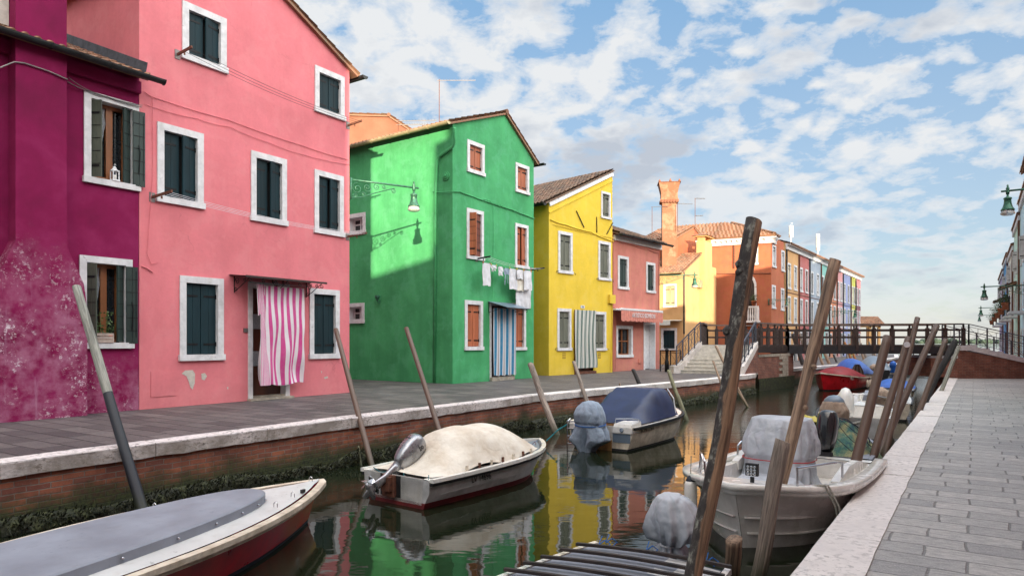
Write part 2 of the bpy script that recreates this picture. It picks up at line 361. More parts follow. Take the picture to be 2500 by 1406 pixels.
def copingmat(name, base, spots, amt):
    m, t, b, tc = newmat(name); v = tc.outputs['Object']
    n = t.noise(v, 2.4, 8, .68); f = t.noise(t.scaled(v, 1, 1, 2), 16, 8, .7); g = t.noise(t.scaled(v, 3, 8, 3, (0, 0, -ANG)), 3.5, 6, .7)
    c = t.ramp(n, [(.3, tuple(x*.80 for x in base)), (.7, base)])
    c = t.mix(t.math('MULTIPLY', t.ramp(f, [(.50, 0), (.60, 1)]), t.math('MULTIPLY', t.ramp(n, [(.40, .15), (.58, 1)]), amt)), c, spots)
    c = t.mix(t.ramp(g, [(.62, 0), (.74, .6*amt)]), c, tuple(x*.6 for x in base))
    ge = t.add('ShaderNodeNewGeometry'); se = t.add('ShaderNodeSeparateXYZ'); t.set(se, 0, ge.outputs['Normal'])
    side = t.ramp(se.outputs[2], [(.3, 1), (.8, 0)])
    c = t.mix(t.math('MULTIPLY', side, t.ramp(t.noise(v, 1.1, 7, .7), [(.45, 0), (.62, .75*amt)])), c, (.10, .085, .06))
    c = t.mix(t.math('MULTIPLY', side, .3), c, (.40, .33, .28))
    t.set(b, 'Base Color', c); b.inputs['Roughness'].default_value = .75
    bump(t, b, t.math('ADD', f, n), .5, .02)
copingmat('coping_old', (.74, .67, .66), (.11, .095, .085), 1.0)
copingmat('coping_new', (.82, .77, .74), (.24, .22, .21), .6)
def watermat():
    m, t, b, tc = newmat('canal_water'); v = tc.outputs['Object']
    b.inputs['Base Color'].default_value = (.010, .014, .007, 1); b.inputs['IOR'].default_value = 1.36; b.inputs['Roughness'].default_value = .015
    b.inputs['Specular IOR Level'].default_value = .6
    calm = t.noise(t.scaled(v, .9, 1.5, 1), 1.3, 3, .5); rip = t.noise(t.scaled(v, 1.2, 3.4, 1), 2.2, 5, .6)
    se = t.add('ShaderNodeSeparateXYZ'); t.set(se, 0, v)
    far = t.ramp(t.math('DIVIDE', se.outputs[1], 60), [(.22, .0), (.42, .30), (.75, 1)])
    h = t.math('ADD', t.math('MULTIPLY', calm, .011), t.math('MULTIPLY', rip, t.math('MULTIPLY_ADD', far, .05, .001)))
    bump(t, b, h, 1.0, .55)
watermat()
def woodpole(name, base, dark, bark=False, paint=None, algae=True):
    m, t, b, tc = newmat(name); v = tc.outputs['Object']
    g = t.noise(t.scaled(v, 9, 9, .55), 3, 7, .65, .6); f = t.noise(t.scaled(v, 40, 40, 2.0), 2, 5, .6)
    c = t.ramp(g, [(.32, dark), (.55, base), (.75, tuple(min(1, x*1.45) for x in base))])
    c = t.mix(t.math('MULTIPLY', t.ramp(f, [(.36, 1), (.5, 0)]), .5), c, tuple(x*.5 for x in dark))
    if bark:
        se = t.add('ShaderNodeSeparateXYZ'); t.set(se, 0, v)
        bn = t.noise(t.scaled(v, 2.2, 2.2, .55), 2.2, 7, .65)
        mk = t.ramp(t.math('ADD', t.math('MULTIPLY', t.math('ADD', se.outputs[0], se.outputs[1]), 5.0), bn), [(.44, 0), (.50, 1)])
        ln = t.noise(t.scaled(v, 6, 6, 3), 3, 8, .7)
        bc = t.ramp(ln, [(.40, (.022, .019, .018)), (.53, (.05, .043, .038)), (.60, (.19, .19, .16)), (.72, (.28, .29, .24))])
        c = t.mix(mk, c, bc)
    if paint: c = t.mix(t.ramp(g, [(.2, .92), (.8, .97)]), c, paint)
    if algae:
        ge = t.add('ShaderNodeNewGeometry'); s2 = t.add('ShaderNodeSeparateXYZ'); t.set(s2, 0, ge.outputs['Position'])
        hz = t.math('ADD', s2.outputs[2], t.math('MULTIPLY_ADD', g, .5, .75))
        c = t.mix(t.ramp(hz, [(.12, 1), (.48, 0)]), c, (.028, .034, .012))
    t.set(b, 'Base Color', c); b.inputs['Roughness'].default_value = .8 if not paint else .5
    bump(t, b, t.math('ADD', g, t.math('MULTIPLY', f, .5)), .12 if paint else .8, .012)
woodpole('pole_grey', (.27, .22, .18), (.08, .065, .055))
woodpole('pole_dark', (.035, .03, .03), (.012, .011, .011))
woodpole('pole_green', (.20, .19, .11), (.08, .075, .045))
woodpole('pole_warm', (.36, .25, .17), (.09, .06, .045))
woodpole('pole_bark', (.24, .14, .08), (.07, .038, .022), bark=True)
woodpole('pole_pale', (.30, .30, .26), (.13, .13, .11), algae=False)
woodpole('pole_blackpaint', (.03, .03, .035), (.015, .015, .017), paint=(.013, .015, .022))
woodpole('pole_brown', (.14, .08, .06), (.05, .03, .02), paint=(.115, .072, .052))
woodpole('pole_orange', (.40, .17, .05), (.2, .08, .03))
def algaemat():
    m, t, b, tc = newmat('algae'); n = t.noise(tc.outputs['Object'], 9, 7, .7); n2 = t.noise(tc.outputs['Object'], 2, 4)
    c = t.ramp(n, [(.35, (.010, .012, .006)), (.52, (.028, .034, .012)), (.64, (.075, .085, .025)), (.78, (.20, .19, .12))])
    c = t.mix(t.ramp(n2, [(.4, 0), (.65, .5)]), c, (.015, .013, .009))
    t.set(b, 'Base Color', c); b.inputs['Roughness'].default_value = .7; bump(t, b, n, .8, .03)
algaemat()
def stripes(name, c1, c2, n, c3=None, w=.5):
    m, t, b, tc = newmat(name); se = t.add('ShaderNodeSeparateXYZ'); t.set(se, 0, tc.outputs['UV'])
    fr = t.math('FRACT', t.math('MULTIPLY', se.outputs[0], n))
    st = [(0, c1), (w, c2)] if c3 is None else [(0, c1), (.16, c2), (.42, c1), (.55, c3), (.66, c1), (.80, c2), (.92, c1)]
    c = t.ramp(fr, st, 'CONSTANT')
    nz = t.noise(tc.outputs['Object'], 7, 4); c = t.mix(t.ramp(nz, [(.3, .18), (.6, 0)]), c, tuple(x*.6 for x in c1))
    t.set(b, 'Base Color', c); b.inputs['Roughness'].default_value = .9
    bump(t, b, t.noise(tc.outputs['Object'], 60, 3), .2, .004)
stripes('stripe_pink', (.76, .70, .72), (.60, .06, .26), 7.5)
stripes('stripe_blue', (.60, .60, .62), (.02, .20, .36), 4, (.22, .14, .11))
stripes('stripe_grey', (.55, .54, .50), (.13, .18, .16), 9)
stripes('stripe_tan', (.55, .52, .47), (.20, .12, .08), 9)
def netmat():
    m, t, b, tc = newmat('fishing_net'); v = tc.outputs['Object']
    n = t.noise(v, 2.6, 4, .6, 1.2); f = t.noise(t.scaled(v, 5, 5, 5), 8, 8, .8, 1.5)
    c = t.ramp(n, [(.34, (.04, .13, .20)), (.42, (.10, .28, .20)), (.52, (.34, .42, .24)), (.62, (.66, .60, .28))])
    c = t.mix(t.ramp(f, [(.46, .6), (.54, 0)]), c, (.03, .07, .10)); t.set(b, 'Base Color', c); b.inputs['Roughness'].default_value = .9; bump(t, b, f, 1.0, .04)
netmat()
def magenta(name, low):
    m, t, b, tc = newmat(name); v = tc.outputs['Object']
    big = t.noise(v, .8, 7, .62, .2); mid = t.noise(v, 3.1, 8, .66); fine = t.noise(v, 15, 9, .8); grain = t.noise(v, 90, 4, .8)
    se = t.add('ShaderNodeSeparateXYZ'); t.set(se, 0, v)
    c = t.ramp(big, [(.33, (.13, .003, .034)), (.5, (.19, .004, .052)), (.68, (.25, .017, .085))])
    c = t.mix(t.ramp(grain, [(.42, .22), (.55, 0)]), c, (.34, .05, .16))
    lowm = t.ramp(t.math('ADD', t.math('DIVIDE', se.outputs[2], 6.0), t.math('MULTIPLY_ADD', big, .5, -.25)), [(.30 if low else .06, 1), (.58 if low else .22, 0)])
    wash = t.math('MULTIPLY', t.ramp(mid, [(.40, 0), (.62, 1)]), lowm)
    c = t.mix(t.math('MULTIPLY', wash, .7), c, (.40, .16, .25))
    strk = t.noise(t.scaled(v, 3.0, 3.0, .28), 1.6, 5, .6)
    c = t.mix(t.math('MULTIPLY', t.ramp(strk, [(.60, 0), (.72, .5)]), lowm), c, (.46, .27, .38))
    sp = t.math('MULTIPLY', t.math('MULTIPLY', t.ramp(fine, [(.55, 0), (.585, 1)]), t.ramp(t.noise(v, 1.3, 6, .65), [(.43, 0), (.56, 1)])), lowm)
    c = t.mix(t.math('MULTIPLY', sp, .8), c, (.74, .66, .70))
    t.set(b, 'Base Color', c); b.inputs['Roughness'].default_value = .9; b.inputs['Specular IOR Level'].default_value = .2
    bump(t, b, t.math('ADD', grain, t.math('MULTIPLY', mid, 1.5)), .4, .012)
magenta('stucco_magenta', False); magenta('stucco_magenta_worn', True)
stucco('stucco_pink', (.68, .19, .215), .12, patch=(.70, .25, .26), pamt=.35, dirt=(.62, .25, .24), streak=.12, bs=.3)
stucco('stucco_green', (.060, .33, .125), .24, patch=(.10, .38, .19), pamt=.4, dirt=(.03, .20, .09), streak=.32)
stucco('stucco_yellow', (.70, .49, .045), .10, patch=(.70, .52, .10), pamt=.4, dirt=(.55, .42, .12), streak=.16)
stucco('stucco_salmon', (.54, .19, .15), .2, patch=(.52, .24, .15), pamt=.4, dirt=(.5, .25, .2), streak=.2)
stucco('stucco_ochre', (.58, .34, .15), .12, dirt=(.5, .3, .1), streak=.15)
stucco('stucco_orange', (.40, .125, .06), .15, dirt=(.3, .08, .05), patch=(.42, .10, .07), pamt=.4, streak=.2)
stucco('stucco_rust', (.24, .10, .06), .2)
stucco('stucco_chimney', (.25, .115, .065), .2, patch=(.5, .3, .2), pamt=.4)
for nm, c in dict(row_red=(0.306, 0.080, 0.064), row_ochre=(0.571, 0.325, 0.144), row_rose=(0.417, 0.130, 0.122), row_grey=(0.332, 0.381, 0.447), row_turquoise=(0.235, 0.497, 0.448), row_orange=(0.545, 0.217, 0.118),
                  row_pink=(0.632, 0.304, 0.304), row_periwinkle=(0.292, 0.333, 0.546), row_yellow=(0.585, 0.568, 0.117), row_maroon=(0.314, 0.125, 0.141), pale_blue=(.55, .78, .88), pale_mint=(.62, .85, .72),
                  pale_cream=(.88, .84, .72), deep_blue=(.12, .36, .66), pale_rose=(.70, .42, .42), house_tan=(.50, .36, .22), lilac=(.6, .5, .75)).items():
    stucco(nm, c, .10, patch=tuple(min(1, x*.7+.12) for x in c), pamt=.35, streak=.15)
# ---------------- ground, quays, water ----------------
WZ = -.85; RZ = -.35                                  # water level, right quay level (left quay is z = 0)
LC = [Vector((-16.9, -8.8)), Vector((-5.91, 7.88)), Vector((-2.94, 12.55)), Vector((.53, 17.8)), Vector((7.6, 25.9)), Vector((10.67, 29.9))]
LC2 = [Vector((14.9, 35.7)), Vector((23.9, 46.0)), Vector((35.7, 63.0)), Vector((43.5, 77))]
RD = Vector((.561, .828)); RN = Vector((.828, -.561)); R0 = Vector((2.07, 5.11))
def rc(Y, off=0): p = R0+RD*((Y-R0.y)/RD.y); return p+RN*off
wm = MB(); wm.poly([(-4000, -300, WZ), (6000, -300, WZ), (6000, 9000, WZ), (-4000, 9000, WZ)])
tag(wm.build('canal_water', MT['canal_water']), kind='structure')
g = MB()
land = LC+[Vector((11.2, 31.3)), Vector((12.0, 33.5)), Vector((14.6, 36.0))]+LC2[1:]+[Vector((41, 90)), Vector((-80, 90)), Vector((-80, -8.8))]
g.poly([(p.x, p.y, -.004) for p in land])
tag(g.build('pavement', MT['paving_left']), kind='structure')
g = MB(); a = rc(-14, .3); b_ = rc(80, .3); g.poly([(a.x, a.y, RZ-.004), (b_.x, b_.y, RZ-.004), (b_.x+60, b_.y-5, RZ-.004), (a.x+60, a.y-40, RZ-.004)])
tag(g.build('pavement', MT['paving_right']), kind='structure')

def quay(path, ztop, name, inner, th=.17, wid=.36, ol=.04, coping='coping_old', wall='brick_canal', block=2.1):
    """brick wall down into the water and a coping of separate stones along path; inner = +1 when land is on the left of the path"""
    w = MB(); k = MB(); dist = 0
    for a, b in zip(path, path[1:]):
        d = (b-a); L = d.length; d = d/L; n = Vector((-d.y, d.x))*inner
        p, q = a+n*ol, b+n*ol
        w.poly([(p.x, p.y, -2.2), (q.x, q.y, -2.2), (q.x, q.y, ztop-th+.01), (p.x, p.y, ztop-th+.01)], [(dist, -2.2), (dist+L, -2.2), (dist+L, ztop-th), (dist, ztop-th)])
        nb = max(1, round(L/block)); 
        for i in range(nb):
            s0 = L*i/nb+.004; s1 = L*(i+1)/nb-.004; ns = 9
            rg = []
            jit = random.uniform(-.006, .006)
            for j in range(ns+1):
                s = s0+(s1-s0)*j/ns; c = a+d*s
                e1 = mn.noise(Vector((c.x*2.3, c.y*2.3, 1)))*.016; e2 = mn.noise(Vector((c.x*5, c.y*5, 7)))*.03
                zt = ztop+jit+e1*.3
                prof = [(e1, ztop-th+e2*.6), (e1*.6, zt-.022), (.02, zt), (wid+e1, zt), (wid, ztop-th)]
                rg.append([(c.x+n.x*o, c.y+n.y*o, z) for o, z in prof])
            k.rings(rg)
        dist += L
    tag(w.build('quay_wall', MT[wall], fix=False), kind='structure'); tag(k.build(name, MT[coping]), kind='structure')
quay(LC[:4], 0.012, 'coping_stone', 1, th=.19)
quay(LC[3:], 0.012, 'coping_stone', 1, th=.18, coping='coping_new')
quay([LC[-1], Vector((11.2, 31.3)), Vector((12.0, 33.5))], .012, 'coping_stone', 1, coping='coping_new')
quay([Vector((14.6, 36.0))]+LC2[1:], .012, 'coping_stone', 1, coping='coping_new')
quay([rc(y) for y in (-14, 12, 33.2, 60, 80)][::1], RZ+.012, 'coping_stone', -1, wid=.47, coping='coping_new', block=1.75)

def algae_strip(path, inner, z0, z1, nper, name, top=.12):
    """lumps and blades of weed growing on the wall between the tide lines"""
    m = MB(); rnd = random.Random(5)
    for a, b in zip(path, path[1:]):
        d = b-a; L = d.length; d = d/L; n = Vector((-d.y, d.x))*inner
        N = int(L*8)
        for j in range(N):      # lumpy skin
            pass
        rows = 7; cols = max(4, int(L*9)); P = []
        for r in range(rows+1):
            row = []
            for cidx in range(cols+1):
                s = L*cidx/cols; c = a+d*s; zz_ = z0+(z1-z0)*r/rows
                amp = math.sin(math.pi*min(1, (r+.6)/(rows+.6)))
                hgt = mn.noise(Vector((c.x*1.2, c.y*1.2, 3)))*.16
                off = .01+amp*(.06+.11*abs(mn.noise(Vector((c.x*5, c.y*5, zz_*6)))))
                if r == rows: off = -.03
                q = c+n*.04-n*off; row.append((q.x, q.y, zz_+hgt*(r/rows)))
            P.append(row)
        m.rings(P, False, False, closed=False)
        for k in range(int(L*nper)):
            s = rnd.random()*L; c = a+d*s; zz_ = z0+(z1-z0+mn.noise(Vector((c.x*1.2, c.y*1.2, 3)))*.16)*rnd.random()**.8
            q = c+n*.04-n*rnd.uniform(.03, .16); h = rnd.uniform(.015, .06); w_ = rnd.uniform(.006, .016); th = rnd.random()*6.28
            dx, dy = math.cos(th)*w_, math.sin(th)*w_
            e = -n*rnd.uniform(.0, .07); sgn = rnd.choice((1, 1, -1))
            m.poly([(q.x-dx, q.y-dy, zz_), (q.x+dx, q.y+dy, zz_), (q.x+e.x+dx*.3, q.y+e.y+dy*.3, zz_+sgn*h), (q.x+e.x-dx*.6, q.y+e.y-dy*.6, zz_+sgn*h*.8)])
    return tag(m.build(name, MT['algae'], fix=False), 'dark green and brown weed growing on the canal wall at the waterline', kind='stuff')
algae_strip(LC[1:4], 1, -1.0, -.66, 700, 'algae')
algae_strip(LC[3:], 1, -1.0, -.60, 260, 'algae')
algae_strip([rc(4), rc(33)], -1, -1.0, -.62, 60, 'algae')

# far shore: low islands and woods on the horizon
m = MB(); rnd = random.Random(3)
for k in range(420):
    x = 900+k*1.9+rnd.uniform(-2, 2); Y = 1500+rnd.uniform(-30, 30); h = 5+4*abs(mn.noise(Vector((k*.05, 0, 0))))*2+rnd.uniform(0, 2)
    m.lathe([(6, -1), (7, h*.4), (5, h*.75), (1.6, h)], (x, Y, WZ), 7)
tag(m.build('far_wood', MT['far_foliage'], smooth=True), 'low dark line of woods on the horizon across the lagoon', kind='stuff')

# ---------------- houses ----------------
class Fac:
    """a wall plane standing on A-B; local x runs along it, local y goes into the house, z up"""
    def __init__(s, A, B, base=0.0, root=None):
        s.A = Vector(A); s.B = Vector(B); s.u = (s.B-s.A); s.W = s.u.length; s.u = s.u/s.W; s.base = base
        s.ang = math.atan2(s.u.y, s.u.x)
        s.M = Matrix.Translation((s.A.x, s.A.y, base)) @ Matrix.Rotation(s.ang, 4, 'Z')
        s.root = root or s; s.T = s.root.M.inverted() @ s.M
        s.holes = []
    def s_(s, x, off=0.0):
        k = (x-CX)/FPX; n = Vector((-s.u.y, s.u.x))*off; a = s.A+n
        return (k*a.y-a.x)/(s.u.x-k*s.u.y)
    def z_(s, x, y, off=0.0):
        n = Vector((-s.u.y, s.u.x))*off
        Y = s.A.y+n.y+s.u.y*s.s_(x, off); return CAMZ+(HY-y)/FPX*Y-s.base
    def world(s, u, y, z): return s.M @ Vector((u, y, z))

def wallface(m, top, holes, T=None, mi=0):
    """wall in x-z at y=0: polyline top [(x,z)...], rectangular holes (x0,x1,z0,z1)"""
    old = m.T
    if T is not None: m.T = old @ T
    def zt(x):
        for (a, za), (b, zb) in zip(top, top[1:]):
            if a-1e-6 <= x <= b+1e-6: return za+(zb-za)*(x-a)/(b-a)
        return top[-1][1]
    xs = sorted(set([round(p[0], 5) for p in top]+[round(h[i], 5) for h in holes for i in (0, 1)]))
    for a, b in zip(xs, xs[1:]):
        if b-a < 1e-4: continue
        hs = sorted([(h[2], h[3]) for h in holes if h[0]-1e-4 <= a and h[1]+1e-4 >= b]); z = 0
        for h0, h1 in hs:
            if h0 > z+1e-4: m.poly([(a, 0, z), (b, 0, z), (b, 0, h0), (a, 0, h0)])
            z = h1
        m.poly([(a, 0, z), (b, 0, z), (b, 0, zt(b)), (a, 0, zt(a))])
    m.T = old

def shutter(F, par, u0, u1, z0, z1, y, mat_, ang=0.0, hinge='L', boards=True, straps=True, name='shutter', th=.035):
    """one leaf hinged at u0 (L) or u1 (R), swung by ang outwards"""
    w = u1-u0
    H = Matrix.Translation((u0 if hinge == 'L' else u1, y, z0)) @ Matrix.Rotation(-ang if hinge == 'L' else ang, 4, 'Z')
    m = MB(F.T @ H); h = z1-z0; s = 1 if hinge == 'L' else -1
    nb = 2 if w < .7 else 3
    for i in range(nb):
        a = w*i/nb+.003; b = w*(i+1)/nb-.003
        m.box(s*a, s*b, 0, th, 0, h)
    if straps:
        for zf in (.14, .83): m.box(s*.0, s*w*.82, -.008, -.001, h*zf-.022, h*zf+.022, 1)
        m.box(s*-.015, s*.02, -.02, 0, h*.14-.05, h*.14+.05, 1); m.box(s*-.015, s*.02, -.02, 0, h*.83-.05, h*.83+.05, 1)
    if boards == 'panel':
        for i in range(1, 6): m.box(s*.01, s*(w-.01), -.006, -.001, h*i/6-.006, h*i/6+.006, 1)
    return m.build(name, [MT[mat_], MT['iron_black']], par)

def window(F, root, u0, u1, z0, z1, shut='shutter_teal', style='closed', fw=None, sh=None, frame='white_stone', ajar=.12, depth=.17, sy=.06, label=None):
    w = u1-u0; fw = fw or min(.15, w*.14); sh = sh or fw*.9
    o = (u0+fw, u1-fw, z0+sh, z1-fw); F.holes.append(o)
    m = MB(F.T)
    for a, b in ((u0, o[0]), (o[1], u1)): m.box(a, b, -.03, depth, o[2], o[3])
    m.box(u0, u1, -.032, depth, o[3], z1)
    m.box(u0-.025, u1+.025, -.065, depth, z0, o[2])
    wn = m.build('window', MT[frame], root)
    if label: wn['label'] = label
    mid = (o[0]+o[1])/2
    m = MB(F.T); m.box(o[0]-.01, o[1]+.01, depth-.012, depth+.01, o[2]-.01, o[3]+.01)
    m.build('pane', MT['glass_dark' if style in ('glass', 'open', 'openleft') else 'dark_inside'], wn)
    if style == 'closed':
        shutter(F, wn, o[0]+.004, mid-.003, o[2]+.012, o[3]-.012, sy, shut, 0)
        shutter(F, wn, mid+.003, o[1]-.004, o[2]+.012, o[3]-.012, sy, shut, ajar, 'R')
    elif style == 'glass':
        m = MB(F.T); t_ = .05
        for a, b in ((o[0], o[0]+t_), (mid-t_/2, mid+t_/2), (o[1]-t_, o[1])): m.box(a, b, depth-.07, depth-.02, o[2], o[3])
        for z in (o[2], (o[2]+o[3])/2, o[3]-t_): m.box(o[0]+t_, o[1]-t_, depth-.065, depth-.025, z, z+t_)
        m.build('sash', MT[shut], wn)
    return wn, o

def tiles(m, o, e, s, Wd, L, pitch=.2, row=.34, q=4, amp=.036, th=.07):
    """wavy courses of clay tiles: o eave corner, e along the eave, s up the slope"""
    o = Vector(o); e = Vector(e).normalized(); s = Vector(s).normalized(); n = e.cross(s)
    if n.z < 0: n = -n
    nc = max(2, round(Wd/pitch)); p = Wd/nc; nr = max(1, round(L/row)); r = L/nr
    for j in range(nr):
        rows = []
        for kk in (0, 1):
            rw = []
            for i in range(nc*q+1):
                x = i*p/q; w_ = mn.noise(Vector((round(x/p)*3.1, j*2.7, o.x)))*.012
                h = amp*(1+math.cos(2*math.pi*i/q))+(.028 if kk == 0 else 0)+w_
                rw.append(o+e*x+s*(r*(j+kk)+(-.03+w_*2 if kk == 0 else 0))+n*h)
            rows.append([m.vert(v) for v in rw])
        base = [m.vert(o+e*(i*p/q)+s*(r*j-.03)-n*.0) for i in range(nc*q+1)]
        for i in range(nc*q):
            ui = (i+q/2)/q; uj = j+.5; U = [(ui, uj)]*4; ui2 = int((i+q/2)//q)+.5; U = [(ui2, uj)]*4
            m.face([rows[0][i], rows[0][i+1], rows[1][i+1], rows[1][i]], U)
            m.face([base[i], base[i+1], rows[0][i+1], rows[0][i]], U)
    a = o; b = o+e*Wd; c = b+s*L; d = o+s*L
    # boards under the tiles
    I = [m.vert(v) for v in (a-n*.004, b-n*.004, c-n*.004, d-n*.004, a-n*th, b-n*th, c-n*th, d-n*th)]
    for qd in ((0,1,2,3),(7,6,5,4),(0,4,5,1),(1,5,6,2),(2,6,7,3),(3,7,4,0)): m.face([I[k] for k in qd], [(.5, .5)]*4)
def ridge(m, a, b, r=.09):
    a = Vector(a); b = Vector(b); L = (b-a).length; n = max(1, round(L/.38))
    for i in range(n):
        p = a.lerp(b, i/n); q = a.lerp(b, (i+1)/n+.02)
        k0 = len(m.f); m.tube([p, q], [r, r*.86], 8)
        for k in range(k0, len(m.f)): m.uv[k] = [(i+.5, 77.5)]*len(m.f[k])
        m.anyuv = True

class House:
    def __init__(s, name, label, A, B, D, wall, group=None, base=0.0):
        s.F = Fac(A, B, base); s.D = D; s.wallmat = wall
        s.root = empty(name, label, 'house', (s.F.A.x, s.F.A.y, base), s.F.ang, group); s.F.root = s.F; s.F.T = Matrix()
        inw = Vector((-s.F.u.y, s.F.u.x)); s.inw = inw
        s.FL = Fac(s.F.A+inw*D, s.F.A, base, s.F)      # the side wall seen on the left
        s.roofm = None
    def win(s, xL, yT, yB, xR, *a, F=None, **k):
        F = F or s.F
        return window(F, s.root, F.s_(xL), F.s_(xR), F.z_(xL, yB), F.z_(xL, yT), *a, **k)
    def finish(s, ftop, stop=None, extra=None, wall_mats=None):
        W_, D = s.F.W, s.D; stop = stop or [(0, ftop[0][1]), (D, ftop[0][1])]
        m = MB()
        wallface(m, ftop, s.F.holes); wallface(m, stop, s.FL.holes, s.FL.T)
        rt = [(x, z) for x, z in ([(D-a, z) for a, z in stop][::-1])]
        zr = ftop[-1][1]; rs = rt if len(stop) > 2 else [(0, zr), (D, zr)]
        wallface(m, rs, [], Matrix.Translation((W_, 0, 0)) @ Matrix.Rotation(R(90), 4, 'Z'))
        wallface(m, [(W_-a, z) for a, z in ftop][::-1], [], Matrix.Translation((W_, D, 0)) @ Matrix.Rotation(R(180), 4, 'Z'))
        return m.build('wall', MT[s.wallmat], s.root, fix=False)
    def gable_roof(s, top, tile='roof_tile', ov=.12, ovs=.30, q=4, pitch=.2, name='roof'):
        """ridge runs into the house; top = front polyline of 2 or 3 points"""
        m = MB(); D = s.D
        for (x0, z0), (x1, z1) in zip(top, top[1:]):
            if z1 >= z0:
                d = Vector((x1-x0, 0, z1-z0)); d.normalize(); lo = Vector((x0, 0, z0))-d*ovs; L = math.hypot(x1-x0, z1-z0)+ovs
                if z1 == z0: L = (x1-x0)+ovs*2
                tiles(m, (lo.x, D+ov, lo.z+.075), (0, -1, 0), (d.x, 0, d.z), D+2*ov, L, pitch, q=q)
            else:
                d = Vector((x0-x1, 0, z0-z1)); d.normalize(); lo = Vector((x1, 0, z1))-d*ovs; L = math.hypot(x1-x0, z1-z0)+ovs
                tiles(m, (lo.x, -ov, lo.z+.075), (0, 1, 0), (d.x, 0, d.z), D+2*ov, L, pitch, q=q)
        if len(top) == 3: ridge(m, (top[1][0], -ov-.03, top[1][1]+.10), (top[1][0], D+ov, top[1][1]+.10), .10)
        return m.build(name, MT[tile], s.root, fix=False)
    def eave_roof(s, ze, zr, tile='roof_tile', ov=.35, q=4, pitch=.2, side=.08):
        m = MB(); D = s.D; h = D/2; d = Vector((0, h, zr-ze)).normalized(); L = math.hypot(h, zr-ze)+ov
        tiles(m, (-side, -d.y*ov, ze-d.z*ov+.07), (1, 0, 0), d, s.F.W+2*side, L, pitch, q=q)
        tiles(m, (s.F.W+side, D+d.y*ov, ze-d.z*ov+.07), (-1, 0, 0), (0, -d.y, d.z), s.F.W+2*side, L, pitch, q=q)
        ridge(m, (-side, h, zr+.1), (s.F.W+side, h, zr+.1), .1)
        return m.build('roof', MT[tile], s.root, fix=False)
    def part(s, name, mats, fn, F=None, par=None, smooth=False, label=None):
        m = MB((F or s.F).T); fn(m)
        if isinstance(mats, str): mats = [mats]
        o = m.build(name, [MT[k] for k in mats], par or s.root, smooth)
        if label: o['label'] = label
        return o
def gutter(m, x0, x1, y, z, r=.075, slope=0):
    """half-round gutter along x with brackets"""
    n = 8
    for rr, flip in ((r, 1), (r*.86, -1)):
        A_ = [(x0, y+math.cos(math.pi*(1+j/n))*rr, z+math.sin(math.pi*(1+j/n))*rr) for j in range(n+1)]
        B_ = [(x1, p[1], p[2]+slope) for p in A_]
        m.rings([A_, B_], False, False, closed=False)
    for xx in (x0, x1):
        c = [(xx, y+math.cos(math.pi*(1+j/n))*r, z+math.sin(math.pi*(1+j/n))*r+(slope if xx == x1 else 0)) for j in range(n+1)]; m.poly(c)
    k = max(1, int(abs(x1-x0)/.9))
    for i in range(k+1):
        x = x0+(x1-x0)*i/k; zz_ = z+slope*i/k
        m.tube([(x, y+math.cos(math.pi*(1+j/6))*r*1.08, zz_+math.sin(math.pi*(1+j/6))*r*1.08) for j in range(7)], .010, 4)
def cable(m, pts, r=.006, sag=.0, n=8):
    out = []
    for a, b in zip(pts, pts[1:]):
        for i in range(n): 
            t_ = i/n; p = Vector(a).lerp(Vector(b), t_); p.z -= sag*4*t_*(1-t_); out.append(p)
    out.append(Vector(pts[-1])); m.tube(out, r, 5)
def scroll(m, c, r0, turns, a0, r=.008, e1=(1, 0, 0), e2=(0, 0, 1), sgn=1, shrink=.12):
    """flat iron spiral starting at radius r0"""
    c = Vector(c); e1 = Vector(e1); e2 = Vector(e2); N = int(14*turns); P = []
    for i in range(N+1):
        a = a0+sgn*2*math.pi*turns*i/N; rr = r0*(1-(1-shrink)*i/N); P.append(c+e1*math.cos(a)*rr+e2*math.sin(a)*rr)
    m.tube(P, r, 5)
def brackets_and_lines(name, label, P, Q, n, reach, up, mats=('rust', 'cloth_white'), group=None):
    """two wall arms P and Q (wall points) and n lines between their ends; out = direction away from the wall"""
    pass

PA, PB = gp(340, 1000).xy, gp(853, 958).xy
# ---- pink house
h = House('pink_house', 'tall pink gabled house with dark teal shutters and a striped curtain in its doorway', PA, PB, 8.5, 'stucco_pink')
F = h.F
for sp in ((444, 1, 143, 552, .25), (768, 159, 272, 840, 0.03), (383, 297, 492, 496, .32), (612, 367, 538, 699, .32), (767, 413, 568, 838, .3), (438, 672, 881, 545, .03), (755, 703, 876, 828, .03)):
    h.win(*sp[:4], 'shutter_teal', ajar=sp[4])
zE = F.z_(866, 180); W_ = F.W
s1 = F.s_(690); z1 = F.z_(690, -2); sl_ = (z1-zE)/(W_-s1); ap = (W_*.42, zE+sl_*(W_*.58)); top = [(0, ap[1]-sl_*ap[0]), ap, (W_, zE)]
